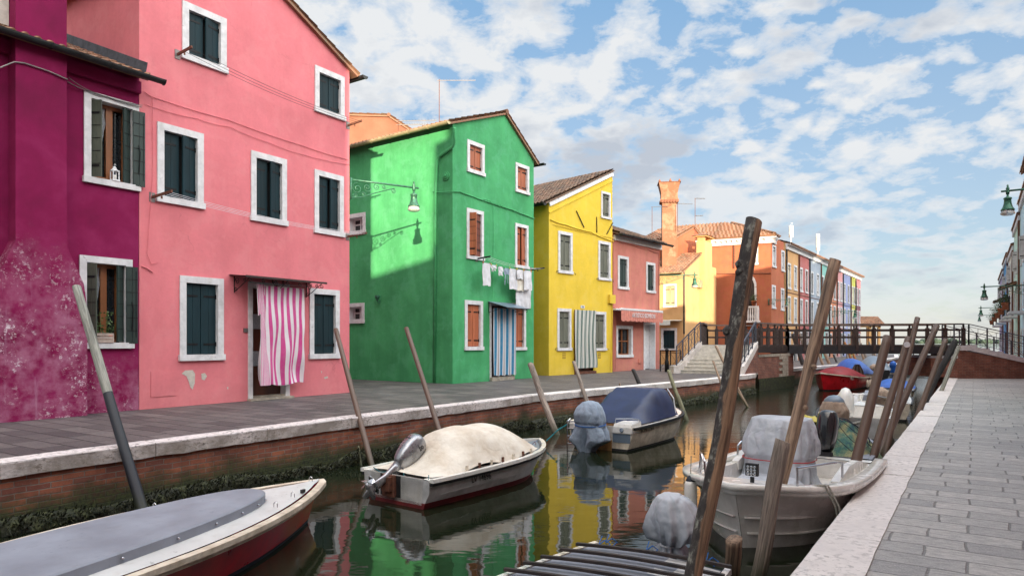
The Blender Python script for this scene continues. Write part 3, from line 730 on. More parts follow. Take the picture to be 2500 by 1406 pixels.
# door opening
du0, du1 = F.s_(605), F.s_(706); dz1 = F.z_(640, 690); F.holes.append((du0+.12, du1-.13, 0, dz1-.14))
h.finish(top)
h.gable_roof(top, ov=.10, ovs=.28)
h.part('gutter', 'gutter_dark', lambda m: (setattr(m, 'T', m.T @ Matrix.Rotation(R(90), 4, 'Z')), gutter(m, -.25, 8.6, -W_-.36, zE-.06, .09)))
def pk_frame(m):
    m.box(du0, du0+.12, -.03, .22, 0, dz1-.14); m.box(du1-.13, du1, -.03, .22, 0, dz1-.14); m.box(du0, du1, -.032, .22, dz1-.14, dz1)
fr = h.part('door_frame', 'white_stone', pk_frame)
def pk_step(m): m.box(du0-.02, du1+.03, -.16, -.001, 0, .05); m.box(du0+.121, du1-.131, 0, .3, 0, .10)
h.part('door_step', 'quoin_stone', pk_step, label='worn cream stone door step')
def pk_door(m):
    a, b = du0+.125, du1-.135; m.box(a, b, .17, .21, .1, dz1-.15); w = b-a
    for z in (.25, .85, 1.35, 1.75):
        for k in (0, 1): m.box(a+.06+k*w*.5, a+w*.5-.06+k*w*.5, .155, .169, z, z+.38)
def pk_glass(m):
    a, b = du0+.125, du1-.135; w = b-a
    for z in (.82, 1.72): m.box(a+.08, a+w*.5-.08, .145, .154, z, z+.36)
d = h.part('door', 'door_wood', pk_door); h.part('pane', 'lace', pk_glass, par=d)
def pk_handle(m): m.tube([(du0+.62, .165, 1.05), (du0+.62, .11, 1.05), (du0+.50, .11, 1.05)], .012, 6); m.box(du0+.60, du0+.64, .145, .16, .97, 1.14)
h.part('handle', 'gutter_tan', pk_handle, par=d)
# wrought iron canopy
cu0, cu1 = F.s_(592, -.5), F.s_(790, -.5); cz = F.z_(690, 682, -.5)
def pk_canopy(m):
    m.poly([(cu0, -.62, cz), (cu1, -.62, cz), (cu1, 0, cz+.06), (cu0, 0, cz+.06)]); m.poly([(cu0, -.62, cz-.012), (cu1, -.62, cz-.012), (cu1, 0, cz+.045), (cu0, 0, cz+.045)])
    m.box(cu0, cu1, -.635, -.621, cz-.035, cz+.012)
h.part('canopy', 'wood_dark', pk_canopy)
def pk_scrolls(m):
    for u in (cu0+.12, (cu0+cu1)/2, cu1-.15):
        m.tube([(u, -.02, cz+.02), (u, -.02, cz-.36)], .012, 6); m.tube([(u, -.02, cz-.34), (u, -.30, cz-.20), (u, -.60, cz-.03)], .010, 5)
        scroll(m, (u, -.13, cz-.1), .09, 1.4, 0, .008, (0, 1, 0)); scroll(m, (u, -.40, cz-.07), .05, 1.3, 2, .008, (0, 1, 0)); scroll(m, (u, -.08, cz-.27), .06, 1.2, 3, .008, (0, 1, 0))
    n = 7
    for i in range(n):
        u = cu0+.15+(cu1-cu0-.3)*i/(n-1); scroll(m, (u, -.60, cz-.09), .055, 1.3, 1.5*(i % 2), .007, sgn=1 if i % 2 else -1)
    m.tube([(cu0+.1, -.6, cz-.14), (cu1-.1, -.6, cz-.14)], .007, 5)
h.part('canopy_ironwork', 'iron_black', pk_scrolls)
def pk_rail(m): m.tube([(F.s_(622, -.3), -.30, cz-.17), (F.s_(742, -.3), -.30, cz-.17)], .011, 6)
h.part('curtain_rail', 'white_paint', pk_rail)
h.part('plaster_patch', 'old_plaster', lambda m: [m.poly([(F.s_(x), -.006, F.z_(x, y)) for x, y in P]) for P in (
    [(443, 912), (452, 904), (470, 903), (476, 912), (475, 935), (470, 951), (464, 944), (460, 930), (455, 918)], [(491, 912), (500, 910), (505, 918), (499, 928), (492, 926)], [(554, 944), (557, 944), (557, 950), (554, 949)], [(783, 905), (786, 906), (785, 912)], [(790, 921), (799, 918), (801, 922), (793, 925)])], label='bare cream plaster where the pink paint has flaked off')
h.part('meter_door', 'stucco_pink', lambda m: m.box(F.s_(368), F.s_(430), -.012, .01, F.z_(368, 969), F.z_(368, 907)))
h.part('doorbell', 'aerial_metal', lambda m: m.box(F.s_(594), F.s_(603), -.03, 0, F.z_(598, 811), F.z_(598, 801)))
def pk_cables(m):
    P = lambda x, y, o=-.02: (F.s_(x), o, F.z_(x, y))
    cable(m, [P(352, 225), P(380, 240), P(555, 293), P(740, 357), P(848, 390)], .008, .02, 5)
    cable(m, [P(352, 255), P(480, 290), P(560, 310), P(660, 350), P(740, 378), P(852, 402)], .006, .03, 5)
    cable(m, [P(371, 240), P(372, 420), P(362, 560), P(358, 620), P(368, 645), P(386, 640)], .006, .0, 4); m.tube([P(345, 650), P(358, 655), P(372, 665)], .012, 5)
h.part('cable', 'stucco_pink', pk_cables)
m = MB(); c0 = Vector((W_*.30, 3.4, 0))
pinkF = F
# striped door curtain
def pk_curtain(m):
    z1_, z0_ = F.z_(680, 700, -.3), F.z_(690, 938, -.32); u0, u1 = F.s_(629, -.3), F.s_(741, -.3)
    def fn(a, b):
        d = 1-b; u = u0+(u1-u0)*a
        y = -.31+.045*math.sin(a*15+2.2*math.sin(d*3.0))*(.4+d)+.05*mn.noise(Vector((a*3, d*4, 2)))-.03*math.sin(d*5)
        x = u+.10*math.sin(d*3.3+a*2.2)*d*(1-d)*1.4+.03*math.sin(a*15+d*6)+(.10*d if a < .2 else .02*d)*(1-a*4 if a < .2 else 1)
        return (x, y, z0_+(z1_-z0_)*b+(.03*math.sin(a*9) if b == 0 else 0))
    m.grid(fn, 70, 46)
    m.uv = [[(u_+.05*math.sin((1-v)*3.5+u_*3)*(1-v)+.012*math.sin(v*11), v) for u_, v in q] if q else q for q in m.uv]
    def fold(a, b): return (F.s_(626, -.33)+(.22-.12*(1-b)*0)*a+.04*(1-b), -.34-.03*math.sin(a*6), z1_-.75*(1-b)*(1-.3*a)+.02)
    m.grid(fold, 8, 14)
    def side(a, b): return (u0+.02+a*.30*(1-b*.75)+.02, -.36-.02*math.sin(a*5), z0_+(z1_-z0_)*b*.98)
    m.grid(side, 8, 20)
m = MB(h.F.M); pk_curtain(m); 
tag(m.build('door_curtain', MT['stripe_pink'], None, True), 'pink and white striped curtain hanging before the brown door of the pink house', 'curtain')

# ---- magenta house, beside the pink one, nearer the camera
d = (PB-PA).normalized(); MA = PA-d*6.0
h = House('magenta_house', 'dark magenta house with peeling paint, a flared chimney breast and open green shutters', MA, PA-d*.01, 7.5, 'stucco_magenta')
F = h.F; mW = F.W
ze = F.z_(385, 195, -.35)+.06; zr = ze+7.5/2*.42
def open_window(u0, u1, z0, z1, bif=True):
    wn, o = window(F, h.root, u0, u1, z0, z1, style='open', depth=.26, fw=.13)
    mm = MB(F.T)
    for a, b in ((o[0], o[0]+.06), (o[0]+(o[1]-o[0])*.46, o[0]+(o[1]-o[0])*.62), (o[1]-.1, o[1])): mm.box(a, b, .17, .24, o[2]+.02, o[3])
    mm.box(o[0]+.06, o[1]-.1, .172, .238, o[3]-.07, o[3]); mm.box(o[0]+.06, o[1]-.1, .172, .238, o[2], o[2]+.08)
    mm.build('sash', MT['window_wood'], wn)
    mm = MB(F.T); mm.grid(lambda a, b: (o[0]+.04+(o[1]-o[0])*.5*a*(.55+.45*b*b), .21+.015*math.sin(a*30), o[2]+.05+(o[3]-o[2]-.1)*b), 24, 6); mm.build('lace_curtain', MT['lace'], wn, True)
    w = (o[1]-o[0])/4
    shutter(F, wn, o[0]+.01, o[0]+.01+w*1.05, o[2]+.02, o[3]-.02, .02, 'shutter_olive', R(58), 'L', 'panel', straps=True)
    shutter(F, wn, o[1]-w*1.0, o[1]-.01, o[2]+.02, o[3]-.02, .05, 'shutter_green', R(28), 'R', 'panel', straps=False)
    shutter(F, wn, o[1]-.01, o[1]+w*1.15, o[2]-.02, o[3]-.02, -.06, 'shutter_green', R(6), 'L', 'panel', straps=False)
    mm = MB(F.T); mm.tube([(o[1]+w*.5, -.085, o[2]+.25), (o[1]+w*.55, -.11, (o[2]+o[3])/2-.1), (o[1]+w*.5, -.085, (o[2]+o[3])/2+.05)], .010, 6); mm.tube([(o[1]+w*.95, -.08, o[2]+.1), (o[1]+w*.95, -.08, o[3]-.1)], .008, 6)
    mm.build('latch', MT['iron_black'], wn)
    return wn, o
wnU, oU = open_window(F.s_(204), F.s_(338), F.z_(204, 444), F.z_(204, 219))
wnL, oL = open_window(F.s_(193), F.s_(322), F.z_(322, 850), F.z_(193, 622))
h.finish([(0, ze), (mW, ze)], [(0, ze), (3.75, zr), (7.5, ze)])
h.eave_roof(ze, zr, 'roof_tile', ov=.42, side=.0)
h.part('gutter', 'gutter_dark', lambda m: gutter(m, 0, mW+.25, -.50, ze-.10, .085))
# chimney breast
cu = [F.s_(x, -.3) for x in (38, 163)]; zf1 = F.z_(160, 600, -.3); cs = [F.s_(-8, -.3), F.s_(213, -.3)]; zf0 = F.z_(190, 692, -.3)
def breast(m):
    prof = [(0, cs[0], cs[1]), (zf0-.45, cs[0], cs[1]-.0), (zf0, cs[0], cs[1]-.06), (zf1, cu[0], cu[1]), (ze+.05, cu[0], cu[1]), (ze+.05, cu[0]-.0, cu[1]), (ze+4.5, cu[0], cu[1])]
    prof = [prof[0]]+[(z, a, b) for z, a, b in prof[1:] ]
    R_ = [[(a, -.30, z), (b, -.30, z), (b, .02 if z < ze else .45, z), (a, .02 if z < ze else .45, z)] for z, a, b in prof]
    m.rings(R_)
h.part('chimney_breast', 'stucco_magenta_worn', breast, label='chimney breast with a flared worn foot blotched white and rose')
h.part('parapet', 'old_plaster', lambda m: m.box(cu[0]-.75, cu[0]-.01, -.05, .45, ze+.15, ze+4.2), label='peeling whitish stub wall left of the chimney breast above the gutter')
h.part('roof_flashing', 'lead_sheet', lambda m: (m.beam((mW-.02, -.3, ze+.12), (mW-.02, 3.4, ze+.12+3.7*.42), .05, .22), m.box(cu[1]+.0, cu[1]+.05, .0, .5, ze+.05, ze+.45)))
h.part('cornice_band', 'stucco_magenta', lambda m: m.box(0, mW, -.10, .0, ze-.36, ze-.12))
def mg_cables(m):
    P = lambda x, y, o=-.03: (F.s_(x, o), o, F.z_(x, y, o))
    cable(m, [P(0, 166, -.33), P(14, 160, -.33), P(35, 152, -.33), P(60, 155, -.33), P(120, 175, -.33), P(165, 195, -.33)], .013, 0, 3)
    cable(m, [P(165, 200, -.10), P(215, 222, -.06), P(260, 236, -.06), P(345, 262, -.06)], .010, .02, 5); cable(m, [P(168, 190, -.1), P(230, 226, -.05), P(348, 258, -.05)], .007, .03, 6)
h.part('cable', 'aerial_metal', mg_cables)
magF = F
# things on its sills
def on(F, u, y, z): return F.world(u, y, z)
p = on(F, (oU[0]+oU[1])/2+.05, -.01, oU[2]+.002); r_ = empty('lantern', 'small white metal candle lantern standing on the upper window sill of the magenta house', 'lantern', p, F.ang)
m = MB(); m.box(-.07, .07, -.07, .07, 0, .03); [m.box(a-.008, a+.008, b-.008, b+.008, .03, .2) for a in (-.055, .055) for b in (-.055, .055)]; m.box(-.065, .065, -.065, .065, .2, .215)
m.lathe([(.08, .215), (.035, .26), (.04, .27), (.012, .30)], n=4); scroll(m, (0, 0, .325), .025, 1, 0, .004); m.build('frame', MT['white_paint'], r_)
m = MB(); m.lathe([(.03, .03), (.03, .12), (.028, .125)], n=12); m.build('candle', MT['gel_white'], r_, True)
def plant(name, label, p, s, kind='leaf', group=None, pot='terracotta', n=60, rnd=random.Random(9), cat='potted plant', h=1.0):
    r_ = empty(name, label, cat, p, 0, group)
    m = MB(); m.lathe([(.045*s, 0), (.065*s, .11*s), (.072*s, .11*s), (.072*s, .13*s), (.05*s, .128*s)], n=12); m.build('pot', MT[pot], r_, True)
    m = MB()
    for k in range(n):
        a = rnd.random()*6.28; rr = rnd.uniform(0, .13)*s; z = .12*s+rnd.uniform(0, .22)*s*h; c = Vector((math.cos(a)*rr, math.sin(a)*rr, z)); d_ = Vector((math.cos(a), math.sin(a), rnd.uniform(-.3, .8))).normalized()*.045*s
        sd = d_.cross(Vector((0, 0, 1))).normalized()*.016*s
        m.poly([c, c+d_*.5+sd, c+d_, c+d_*.5-sd])
        if k % 5 == 0: m.tube([(0, 0, .1*s), c*.6+Vector((0, 0, .05*s)), c], .0025*s, 4)
    m.build('foliage', MT['leaf_green'], r_); return r_
plant('potted_plant', 'leafy green plant in a small red pot on the magenta house lower sill', on(F, oL[0]+(oL[1]-oL[0])*.56, -.015, oL[2]+.003), 1.1, pot='awning_coral')
u = oL[0]+.28; r_ = empty('plant_crate', 'pale wooden crate with a straggly plant on the magenta house lower sill', 'plant crate', on(F, u, -.01, oL[2]+.002), F.ang)
m = MB(); [m.box(-.19, .19, sy_-.006, sy_+.006, z, z+.055) for sy_ in (-.07, .07) for z in (.0, .065, .13)]; [m.box(a-.008, a+.008, -.075, .075, 0, .185) for a in (-.19, .19)]; m.build('crate', MT['crate_wood'], r_)
m = MB(); rnd = random.Random(4)
for k in range(90):
    x = rnd.uniform(-.15, .15); z = .12+rnd.random()**1.5*.5; c = Vector((x*(1+z), rnd.uniform(-.05, .05), z)); d_ = Vector((rnd.uniform(-1, 1), rnd.uniform(-1, 1), rnd.uniform(0, 1))).normalized()*.06; sd = d_.cross(Vector((0, 1, .1))).normalized()*.018
    m.poly([c, c+d_*.5+sd, c+d_, c+d_*.5-sd])
for x in (-.1, -.02, .08): m.tube([(x, 0, .05), (x*1.2, 0, .35), (x*1.5, .01, .6)], .005, 4)
m.build('foliage', MT['leaf_green'], r_)

# ---- green house
GC = gp(1105, 937).xy; GB = gp(1303, 922).xy
h = House('green_house', 'emerald green gabled house with orange shutters and laundry hung across its front', GC, GB, 9.0, 'stucco_green')
F = h.F; W_ = F.W; gF = F; gH = h
h.win(1140, 340, 419, 1182, 'shutter_orange', ajar=.02); h.win(1258, 396, 468, 1291, 'shutter_orange', ajar=.02)
wo, oo = h.win(1139, 507, 631, 1180, 'shutter_brown', style='openleft', depth=.22)
shutter(F, wo, oo[0]+.005, oo[0]+.28, oo[2]+.02, oo[3]-.02, .0, 'shutter_orange', R(75), 'L', 'panel')
shutter(F, wo, oo[1]-.42, oo[1]-.005, oo[2]+.02, oo[3]-.02, .04, 'shutter_brown', R(14), 'R', 'panel')
h.win(1257, 544, 653, 1289, 'shutter_orange', ajar=.25); h.win(1134, 732, 855, 1178, 'shutter_orange', ajar=.02); h.win(1249, 740, 855, 1283, 'shutter_orange', ajar=.02)
z0 = F.z_(1111, 305); zap = F.z_(1232, 281); zr = F.z_(1308, 396); sap = F.s_(1232); top = [(0, z0), (sap, zap), (W_, zr)]
gu0, gu1 = F.s_(1195), F.s_(1250); gz = F.z_(1195, 738); F.holes.append((gu0+.1, gu1-.1, .0, gz-.1))
window(h.FL, h.root, h.FL.s_(846), h.FL.s_(893), h.FL.z_(893, 570), h.FL.z_(893, 518), 'white_paint', 'glass', depth=.3, label='small square white window high on the shaded side wall')
window(h.FL, h.root, h.FL.s_(846), h.FL.s_(890), h.FL.z_(890, 789), h.FL.z_(890, 739), 'white_paint', 'glass', depth=.3, label='small square white window low on the side wall')
h.finish(top); h.gable_roof(top, ov=.10, ovs=.25)
def gside(m): m.T = m.T @ Matrix.Rotation(R(90), 4, 'Z')
h.part('gutter', 'gutter_tan', lambda m: (gside(m), gutter(m, -.12, 9.1, .33, z0-.02, .085)))
h.part('gutter', 'gutter_dark', lambda m: (gside(m), gutter(m, -.3, 9.1, -W_-.33, zr-.05, .085)))
G = h.FL; P = lambda x, y, o=-.07: (G.s_(x, o), o, G.z_(x, y, o))
h.part('downpipe', 'stucco_green', lambda m: m.tube([P(1109, 312, -.3), P(1109, 350, -.07), P(1105, 358), P(1072, 382), P(1067, 395), P(1063, 480), P(1060, 934)], .05, 10), G, smooth=True)
h.part('wall_ornament', 'stucco_green', lambda m: (setattr(m, 'T', m.T @ Matrix.Translation((G.s_(1089), 0, G.z_(1089, 430))) @ Matrix.Rotation(R(90), 4, 'X')), m.lathe([(.16, 0), (.16, .03), (.11, .035), (.11, .06), (.05, .065), (.04, .10)])), G)
def glamp(m):
    u, z = G.s_(928), G.z_(928, 728); m.lathe([(.09, .10), (.09, .03), (.05, -.03), (.03, -.10)], (u, -.14, z)); m.tube([(u, -.14, z-.10), (u, -.05, z-.16), (u, 0, z-.10)], .018, 6)
h.part('wall_light', 'lamp_green', glamp, G)
def gcab(m):
    Q = lambda x, y, o=-.03: (F.s_(x), o, F.z_(x, y))
    m2 = m; cable(m, [Q(1106, 468), Q(1120, 468), Q(1150, 479), Q(1200, 497), Q(1250, 513), Q(1303, 534)], .02, .01, 4); cable(m, [Q(1202, 500), Q(1203, 560), Q(1202, 640), Q(1200, 728)], .007)
    for k in range(14):
        x = 1180+k*8; m.tube([Q(x, 488+(x-1180)*.38), Q(x+5, 486+(x-1180)*.38)], .028, 5)
h.part('cable', 'stucco_green', gcab)
h.part('cable', 'stucco_green', lambda m: cable(m, [P(1057, 466), P(1062, 470), P(1106, 468)], .02), G)
h.part('door_frame', 'white_stone', lambda m: (m.box(gu0, gu0+.1, -.03, .2, 0, gz-.1), m.box(gu1-.1, gu1, -.03, .2, 0, gz-.1), m.box(gu0, gu1, -.032, .2, gz-.1, gz)))
h.part('door', 'door_wood', lambda m: m.box(gu0+.1, gu1-.1, .16, .2, .0, gz-.1))
h.part('door_step', 'quoin_stone', lambda m: m.box(gu0+.0, gu1+.02, -.12, -.001, 0, .14))
a0, a1 = F.s_(1196, -.1), F.s_(1283, -.6)
def gcan(m):
    zc = F.z_(1196, 737); m.poly([(a0, 0, zc+.02), (a1-.15, 0, zc+.02), (a1-.05, -.85, zc-.22), (a0+.05, -.85, zc-.22)]); m.poly([(a0, 0, zc), (a1-.15, 0, zc), (a1-.05, -.85, zc-.245), (a0+.05, -.85, zc-.245)])
    m.cur = 1
    for u in (a0+.05, a1-.1): m.tube([(u, 0, zc), (u, -.85, zc-.24)], .014, 5); m.tube([(u, -.02, zc), (u, -.02, zc-.4)], .012, 5); m.tube([(u, -.02, zc-.38), (u, -.4, zc-.28), (u, -.8, zc-.24)], .010, 5); scroll(m, (u, -.72, zc-.31), .06, 1.2, 0, .008, (0, 1, 0))
    m.tube([(a0+.05, -.85, zc-.24), (a1-.05, -.85, zc-.24)], .014, 5)
h.part('canopy', ['hull_blue_grey', 'iron_black'], gcan, label='thin grey sheet canopy on scrolled iron brackets over the green house door')
m = MB(F.M); zt_, zb_ = F.z_(1210, 752, -.15), F.z_(1210, 917, -.15)
m.grid(lambda a, b: (gu0+.06+(gu1-gu0+.02)*a, -.16+.035*math.sin(a*26+1.2*math.sin(b*2)), zb_+(zt_-zb_)*b+(.02*math.sin(a*26) if b == 0 else 0)), 64, 12)
tag(m.build('door_curtain', MT['stripe_blue'], None, True), 'blue, white and brown striped curtain hanging over the doorway of the green house', 'curtain')

def aerial(p, label, hgt=2.2, arms=((1.0, 1.6, 0),), r=.016, ang=None):
    r_ = empty('rooftop_aerial', label, 'aerial', p, F.ang if ang is None else ang); m = MB(); m.tube([(0, 0, -.5), (0, 0, hgt)], r, 6); m.build('mast', MT['rust'], r_)
    m = MB()
    for zf, L, rot in arms:
        c, s_2 = math.cos(rot), math.sin(rot); z = hgt*zf; m.tube([(-L*.06*c, -L*.06*s_2, z), (L*c, L*s_2, z)], r*.8, 5)
        for k in range(12):
            t_ = L*(k+.5)/12; m.tube([(t_*c-.10*s_2, t_*s_2+.10*c, z+.03), (t_*c+.10*s_2, t_*s_2-.10*c, z+.03)], r*.35, 4)
    m.build('antenna', MT['aerial_metal'], r_); return r_
rp = F.world(sap, 3.0, zap+.15); aerial(rp+Vector((-.3, 1.2, 0)), 'tall television aerial with one long arm on the ridge of the green house', 2.3, ((.98, 1.5, -.95),))
aerial(F.world(sap-1.3, 4.2, zap-.45), 'low double-mast television aerial on the left slope of the green house roof', .75, ((.9, 1.5, -1.0), (.7, 1.2, -1.0)))

# small terracotta-walled attic behind the green house
A_ = Vector((-9.5, 33.5)); hb = House('terracotta_house', 'plain terracotta house end with a tiled roof showing behind the green house', A_, A_+Vector((5.0, 1.0)), 5, 'stucco_rust')
zz1 = CAMZ+(HY-290)/FPX*34; top = [(0, zz1), (3.4, zz1+.12), (5.1, zz1-.9)]; hb.finish(top); hb.gable_roof(top, ov=.08, ovs=.12)
# ---- yellow house
YC = gp(1340, 917).xy; YB = gp(1495, 908.5).xy
h = House('yellow_house', 'bright yellow house with a lopsided roof, grey shutters and three black tie bars', YC, YB, 8.0, 'stucco_yellow')
F = h.F; W_ = F.W; yF = F
for sp in ((1467, 466, 532, 1490), (1362, 563, 666, 1397), (1460, 587, 683, 1490), (1360, 752, 856, 1394), (1449, 760, 856, 1479)): h.win(*sp, 'shutter_grey', ajar=.03)
z0 = F.z_(1348, 495); zr = F.z_(1500, 421); top = [(0, z0), (W_, zr)]
yu0, yu1 = F.s_(1402), F.s_(1452); yz = F.z_(1402, 756); F.holes.append((yu0+.06, yu1-.1, 0, yz-.08)); h.finish(top)
h.gable_roof(top, 'roof_tile_old', ov=.10, ovs=.35)
def ytrim(m):
    d_ = Vector((W_, 0, zr-z0)).normalized(); m.beam((0, -.03, z0-.1), (W_, -.03, zr-.1), .06, .17)
h.part('verge_trim', 'white_paint', ytrim)
h.part('gutter', 'gutter_dark', lambda m: (gside(m), gutter(m, -.15, 8.1, .42, z0-.12, .09)))
h.part('door', 'door_wood', lambda m: m.box(yu0+.06, yu1-.1, .14, .18, 0, yz-.08)); h.part('door_step', 'rust', lambda m: m.box(yu0, yu1, -.10, -.001, 0, .12))
h.part('door_frame', 'shutter_brown', lambda m: (m.box(yu0, yu0+.06, -.02, .18, 0, yz-.08), m.box(yu0, yu1, -.022, .18, yz-.08, yz)))
h.part('tie_bar', 'iron_black', lambda m: m.beam((F.s_(1406), -.03, F.z_(1406, 515)), (F.s_(1425), -.03, F.z_(1425, 556)), .03, .03)); h.part('tie_bar', 'iron_black', lambda m: m.beam((F.s_(1455.7), -.03, F.z_(1456, 530)), (F.s_(1456), -.03, F.z_(1456, 568)), .03, .03)); h.part('tie_bar', 'iron_black', lambda m: m.beam((F.s_(1495), -.03, F.z_(1495, 544)), (F.s_(1480), -.03, F.z_(1480, 572)), .03, .03))
def text(body, size, T, mat_, parent=None, name='lettering', ext=.002, align='CENTER', shear=0, sx=1):
    cu = bpy.data.curves.new(name, 'FONT'); cu.body = body; cu.size = size; cu.extrude = ext; cu.align_x = align; cu.align_y = 'CENTER'; cu.shear = shear
    cu.materials.append(MT[mat_]); o = bpy.data.objects.new(name, cu); C.objects.link(o); o.matrix_basis = T @ Matrix.Diagonal((sx, 1, 1, 1))
    bpy.context.view_layer.update(); me = bpy.data.meshes.new_from_object(o.evaluated_get(bpy.context.evaluated_depsgraph_get())); o2 = bpy.data.objects.new(name, me); C.objects.link(o2); o2.matrix_basis = o.matrix_basis.copy(); bpy.data.objects.remove(o)
    if parent is not None: o2.parent = parent
    return o2
pl = h.part('number_plate', 'white_paint', lambda m: m.box(F.s_(1417.5), F.s_(1426.5), -.02, 0, F.z_(1422, 752.5), F.z_(1422, 745.5)))
text('208', .11, Matrix.Translation((F.s_(1422), -.023, F.z_(1422, 749))) @ Matrix.Rotation(R(90), 4, 'X'), 'iron_black', pl)
def ycab(m):
    Q = lambda x, y, o=-.03: (F.s_(x), o, F.z_(x, y)); cable(m, [Q(1342, 536), Q(1380, 549), Q(1440, 566), Q(1497, 590)], .022, .03); cable(m, [Q(1348, 548), Q(1420, 566), Q(1497, 582)], .012, .0)
    m.box(F.s_(1484), F.s_(1497), -.14, 0, F.z_(1490, 741), F.z_(1490, 720)); m.tube([Q(1492, 741, -.05), Q(1493, 760, -.05), Q(1490, 905, -.05)], .02, 6); m.beam((0, -.02, z0-.45), (W_, -.02, zr-.42), .04, .05)
h.part('cable', 'stucco_yellow', ycab)
def hooks(m):
    for x, y in ((1362, 662), (1397, 667), (1460, 680), (1490, 684), (1360, 850), (1394, 851), (1449, 851), (1479, 851)):
        u, z = F.s_(x), F.z_(x, y); s_2 = -1 if x in (1362, 1460, 1360, 1449) else 1; m.tube([(u+s_2*.03, 0, z), (u+s_2*.03, -.06, z), (u+s_2*.16, -.06, z), (u+s_2*.16, -.06, z-.08)], .010, 5)
h.part('shutter_hooks', 'iron_black', hooks)
def vents(m):
    for x in (1377, 1463):
        u, z = F.s_(x), F.z_(x, 868)
        for i in range(3):
            for j in range(4): m.box(u-.10+i*.075, u-.055+i*.075, -.006, .001, z-.13+j*.07, z-.09+j*.07)
h.part('air_vent', 'rust', vents)
m = MB(F.M); zt_, zb_ = F.z_(1425, 757, -.12), F.z_(1425, 898, -.12); uu0 = F.s_(1403, -.12)
m.grid(lambda a, b: (uu0+.05+(yu1-yu0)*(1.02-.22*math.sin(math.pi*min(1, (1-b)*1.1))*.5)*a+.14*(1-b)*b*4*a*.5-.05*(1-b), -.14+.04*math.sin(a*24+b*2)-.05*(1-b), zb_+(zt_-zb_)*b), 56, 16)
tag(m.build('door_curtain', MT['stripe_grey'], None, True), 'grey-green and white striped curtain over the doorway of the yellow house', 'curtain')
# seagull on the yellow roof
gpn = F.world(1.6, 2.6, z0+(zr-z0)*1.6/W_+.20); r_ = empty('seagull', 'white gull standing on the tiled roof of the yellow house', 'bird', gpn, R(20))
m = MB(); m.rings([[(x, math.cos(a)*w_, z+math.sin(a)*w_*1.0) for a in [2*math.pi*j/10 for j in range(10)]] for x, z, w_ in ((-.34, .16, .008), (-.22, .18, .05), (-.06, .21, .095), (.10, .25, .085), (.17, .33, .045), (.20, .40, .042), (.235, .44, .045), (.27, .445, .03), (.29, .44, .012))]); m.build('body', MT['gull_white'], r_, True)
m = MB(); m.tube([(.28, 0, .44), (.33, 0, .435), (.345, 0, .42)], [.014, .010, .003], 6); m.build('beak', MT['beak_yellow'], r_)
for sy_ in (-.03, .03): m = MB(); m.tube([(.0, sy_, .15), (.01, sy_, .07), (0, sy_, -.02)], .007, 5); m.build('leg', MT['beak_yellow'], r_)
# ---- salmon shop
SC = gp(1497.5, 907).xy; SB = gp(1610, 900).xy
h = House('salmon_shop', 'two-storey faded salmon shop with a scalloped awning and a white door', SC, SB, 7.0, 'stucco_salmon')
F = h.F; W_ = F.W; sF = F
h.win(1508, 623, 705, 1534, 'shutter_green', ajar=.06); h.win(1577, 639, 714, 1599, 'shutter_green', ajar=.06)
h.win(1504, 794, 873, 1544, 'window_wood', style='glass', depth=.2)
z0 = F.z_(1501, 568); su0, su1 = F.s_(1571), F.s_(1599); szt = F.z_(1571, 786); F.holes.append((su0+.12, su1-.06, 0, szt-.12)); h.finish([(0, z0), (W_, z0-.1)], [(0, z0), (3.5, z0+1.3), (7, z0)])
h.eave_roof(z0-.02, z0+1.3, 'roof_tile_old', ov=.38)
h.part('gutter', 'gutter_dark', lambda m: gutter(m, -.1, W_+.5, -.48, z0-.12, .09)); h.part('cornice_band', 'white_paint', lambda m: m.box(0, W_+.1, -.09, 0, z0-.36, z0-.12))
h.part('door_frame', 'white_paint', lambda m: (m.box(su0, su0+.12, -.03, .5, 0, szt-.12), m.box(su1-.06, su1, -.03, .5, 0, szt-.12), m.box(su0, su1, -.032, .5, szt-.12, szt)))
h.part('door', 'white_paint', lambda m: (m.box(su0+.12, su1-.06, .3, .34, .02, szt-.12), m.box(su0+.2, su0+.5, .28, .3, .3, 1.0), m.box(su0+.2, su0+.5, .28, .3, 1.2, 2.1)))
def scab(m): Q = lambda x, y, o=-.03: (F.s_(x), o, F.z_(x, y)); cable(m, [Q(1501, 585), Q(1540, 597), Q(1580, 608), Q(1608, 618)], .022, .04); cable(m, [Q(1608, 618), Q(1608, 760)], .02); cable(m, [Q(1502, 760), Q(1501, 903)], .02); m.box(F.s_(1558), F.s_(1564), -.05, 0, F.z_(1560, 886), F.z_(1560, 876)); m.box(0, .35, -.10, 0, F.z_(1501, 758), F.z_(1501, 752))
h.part('cable', 'stucco_salmon', scab)
wu0, wu1 = F.s_(1516, -.5), F.s_(1618, -.5); wz = F.z_(1516, 757, -.5); wb = F.z_(1516, 781, -.5)
aw = h.part('awning', 'awning_coral', lambda m: ([m.poly([(wu0+(wu1-wu0)*i/40, -.5-.012*(i % 2), wz), (wu0+(wu1-wu0)*(i+1)/40, -.5-.012*((i+1) % 2), wz), (wu0+(wu1-wu0)*(i+1)/40, -.52-.012*((i+1) % 2), wb-.07*abs(math.sin(math.pi*(i+1)/40*10))), (wu0+(wu1-wu0)*i/40, -.52-.012*(i % 2), wb-.07*abs(math.sin(math.pi*i/40*10)))]) for i in range(40)],), label='coral awning valance with scalloped edge and white capitals')
h.part('awning_box', 'white_paint', lambda m: (m.box(F.s_(1499, -.4), wu1+.05, -.5, -.02, wz+.002, wz+.07), m.beam((wu0, -.47, wz+.07), (wu1, -.47, wz+.07), .1, .08)), par=aw)
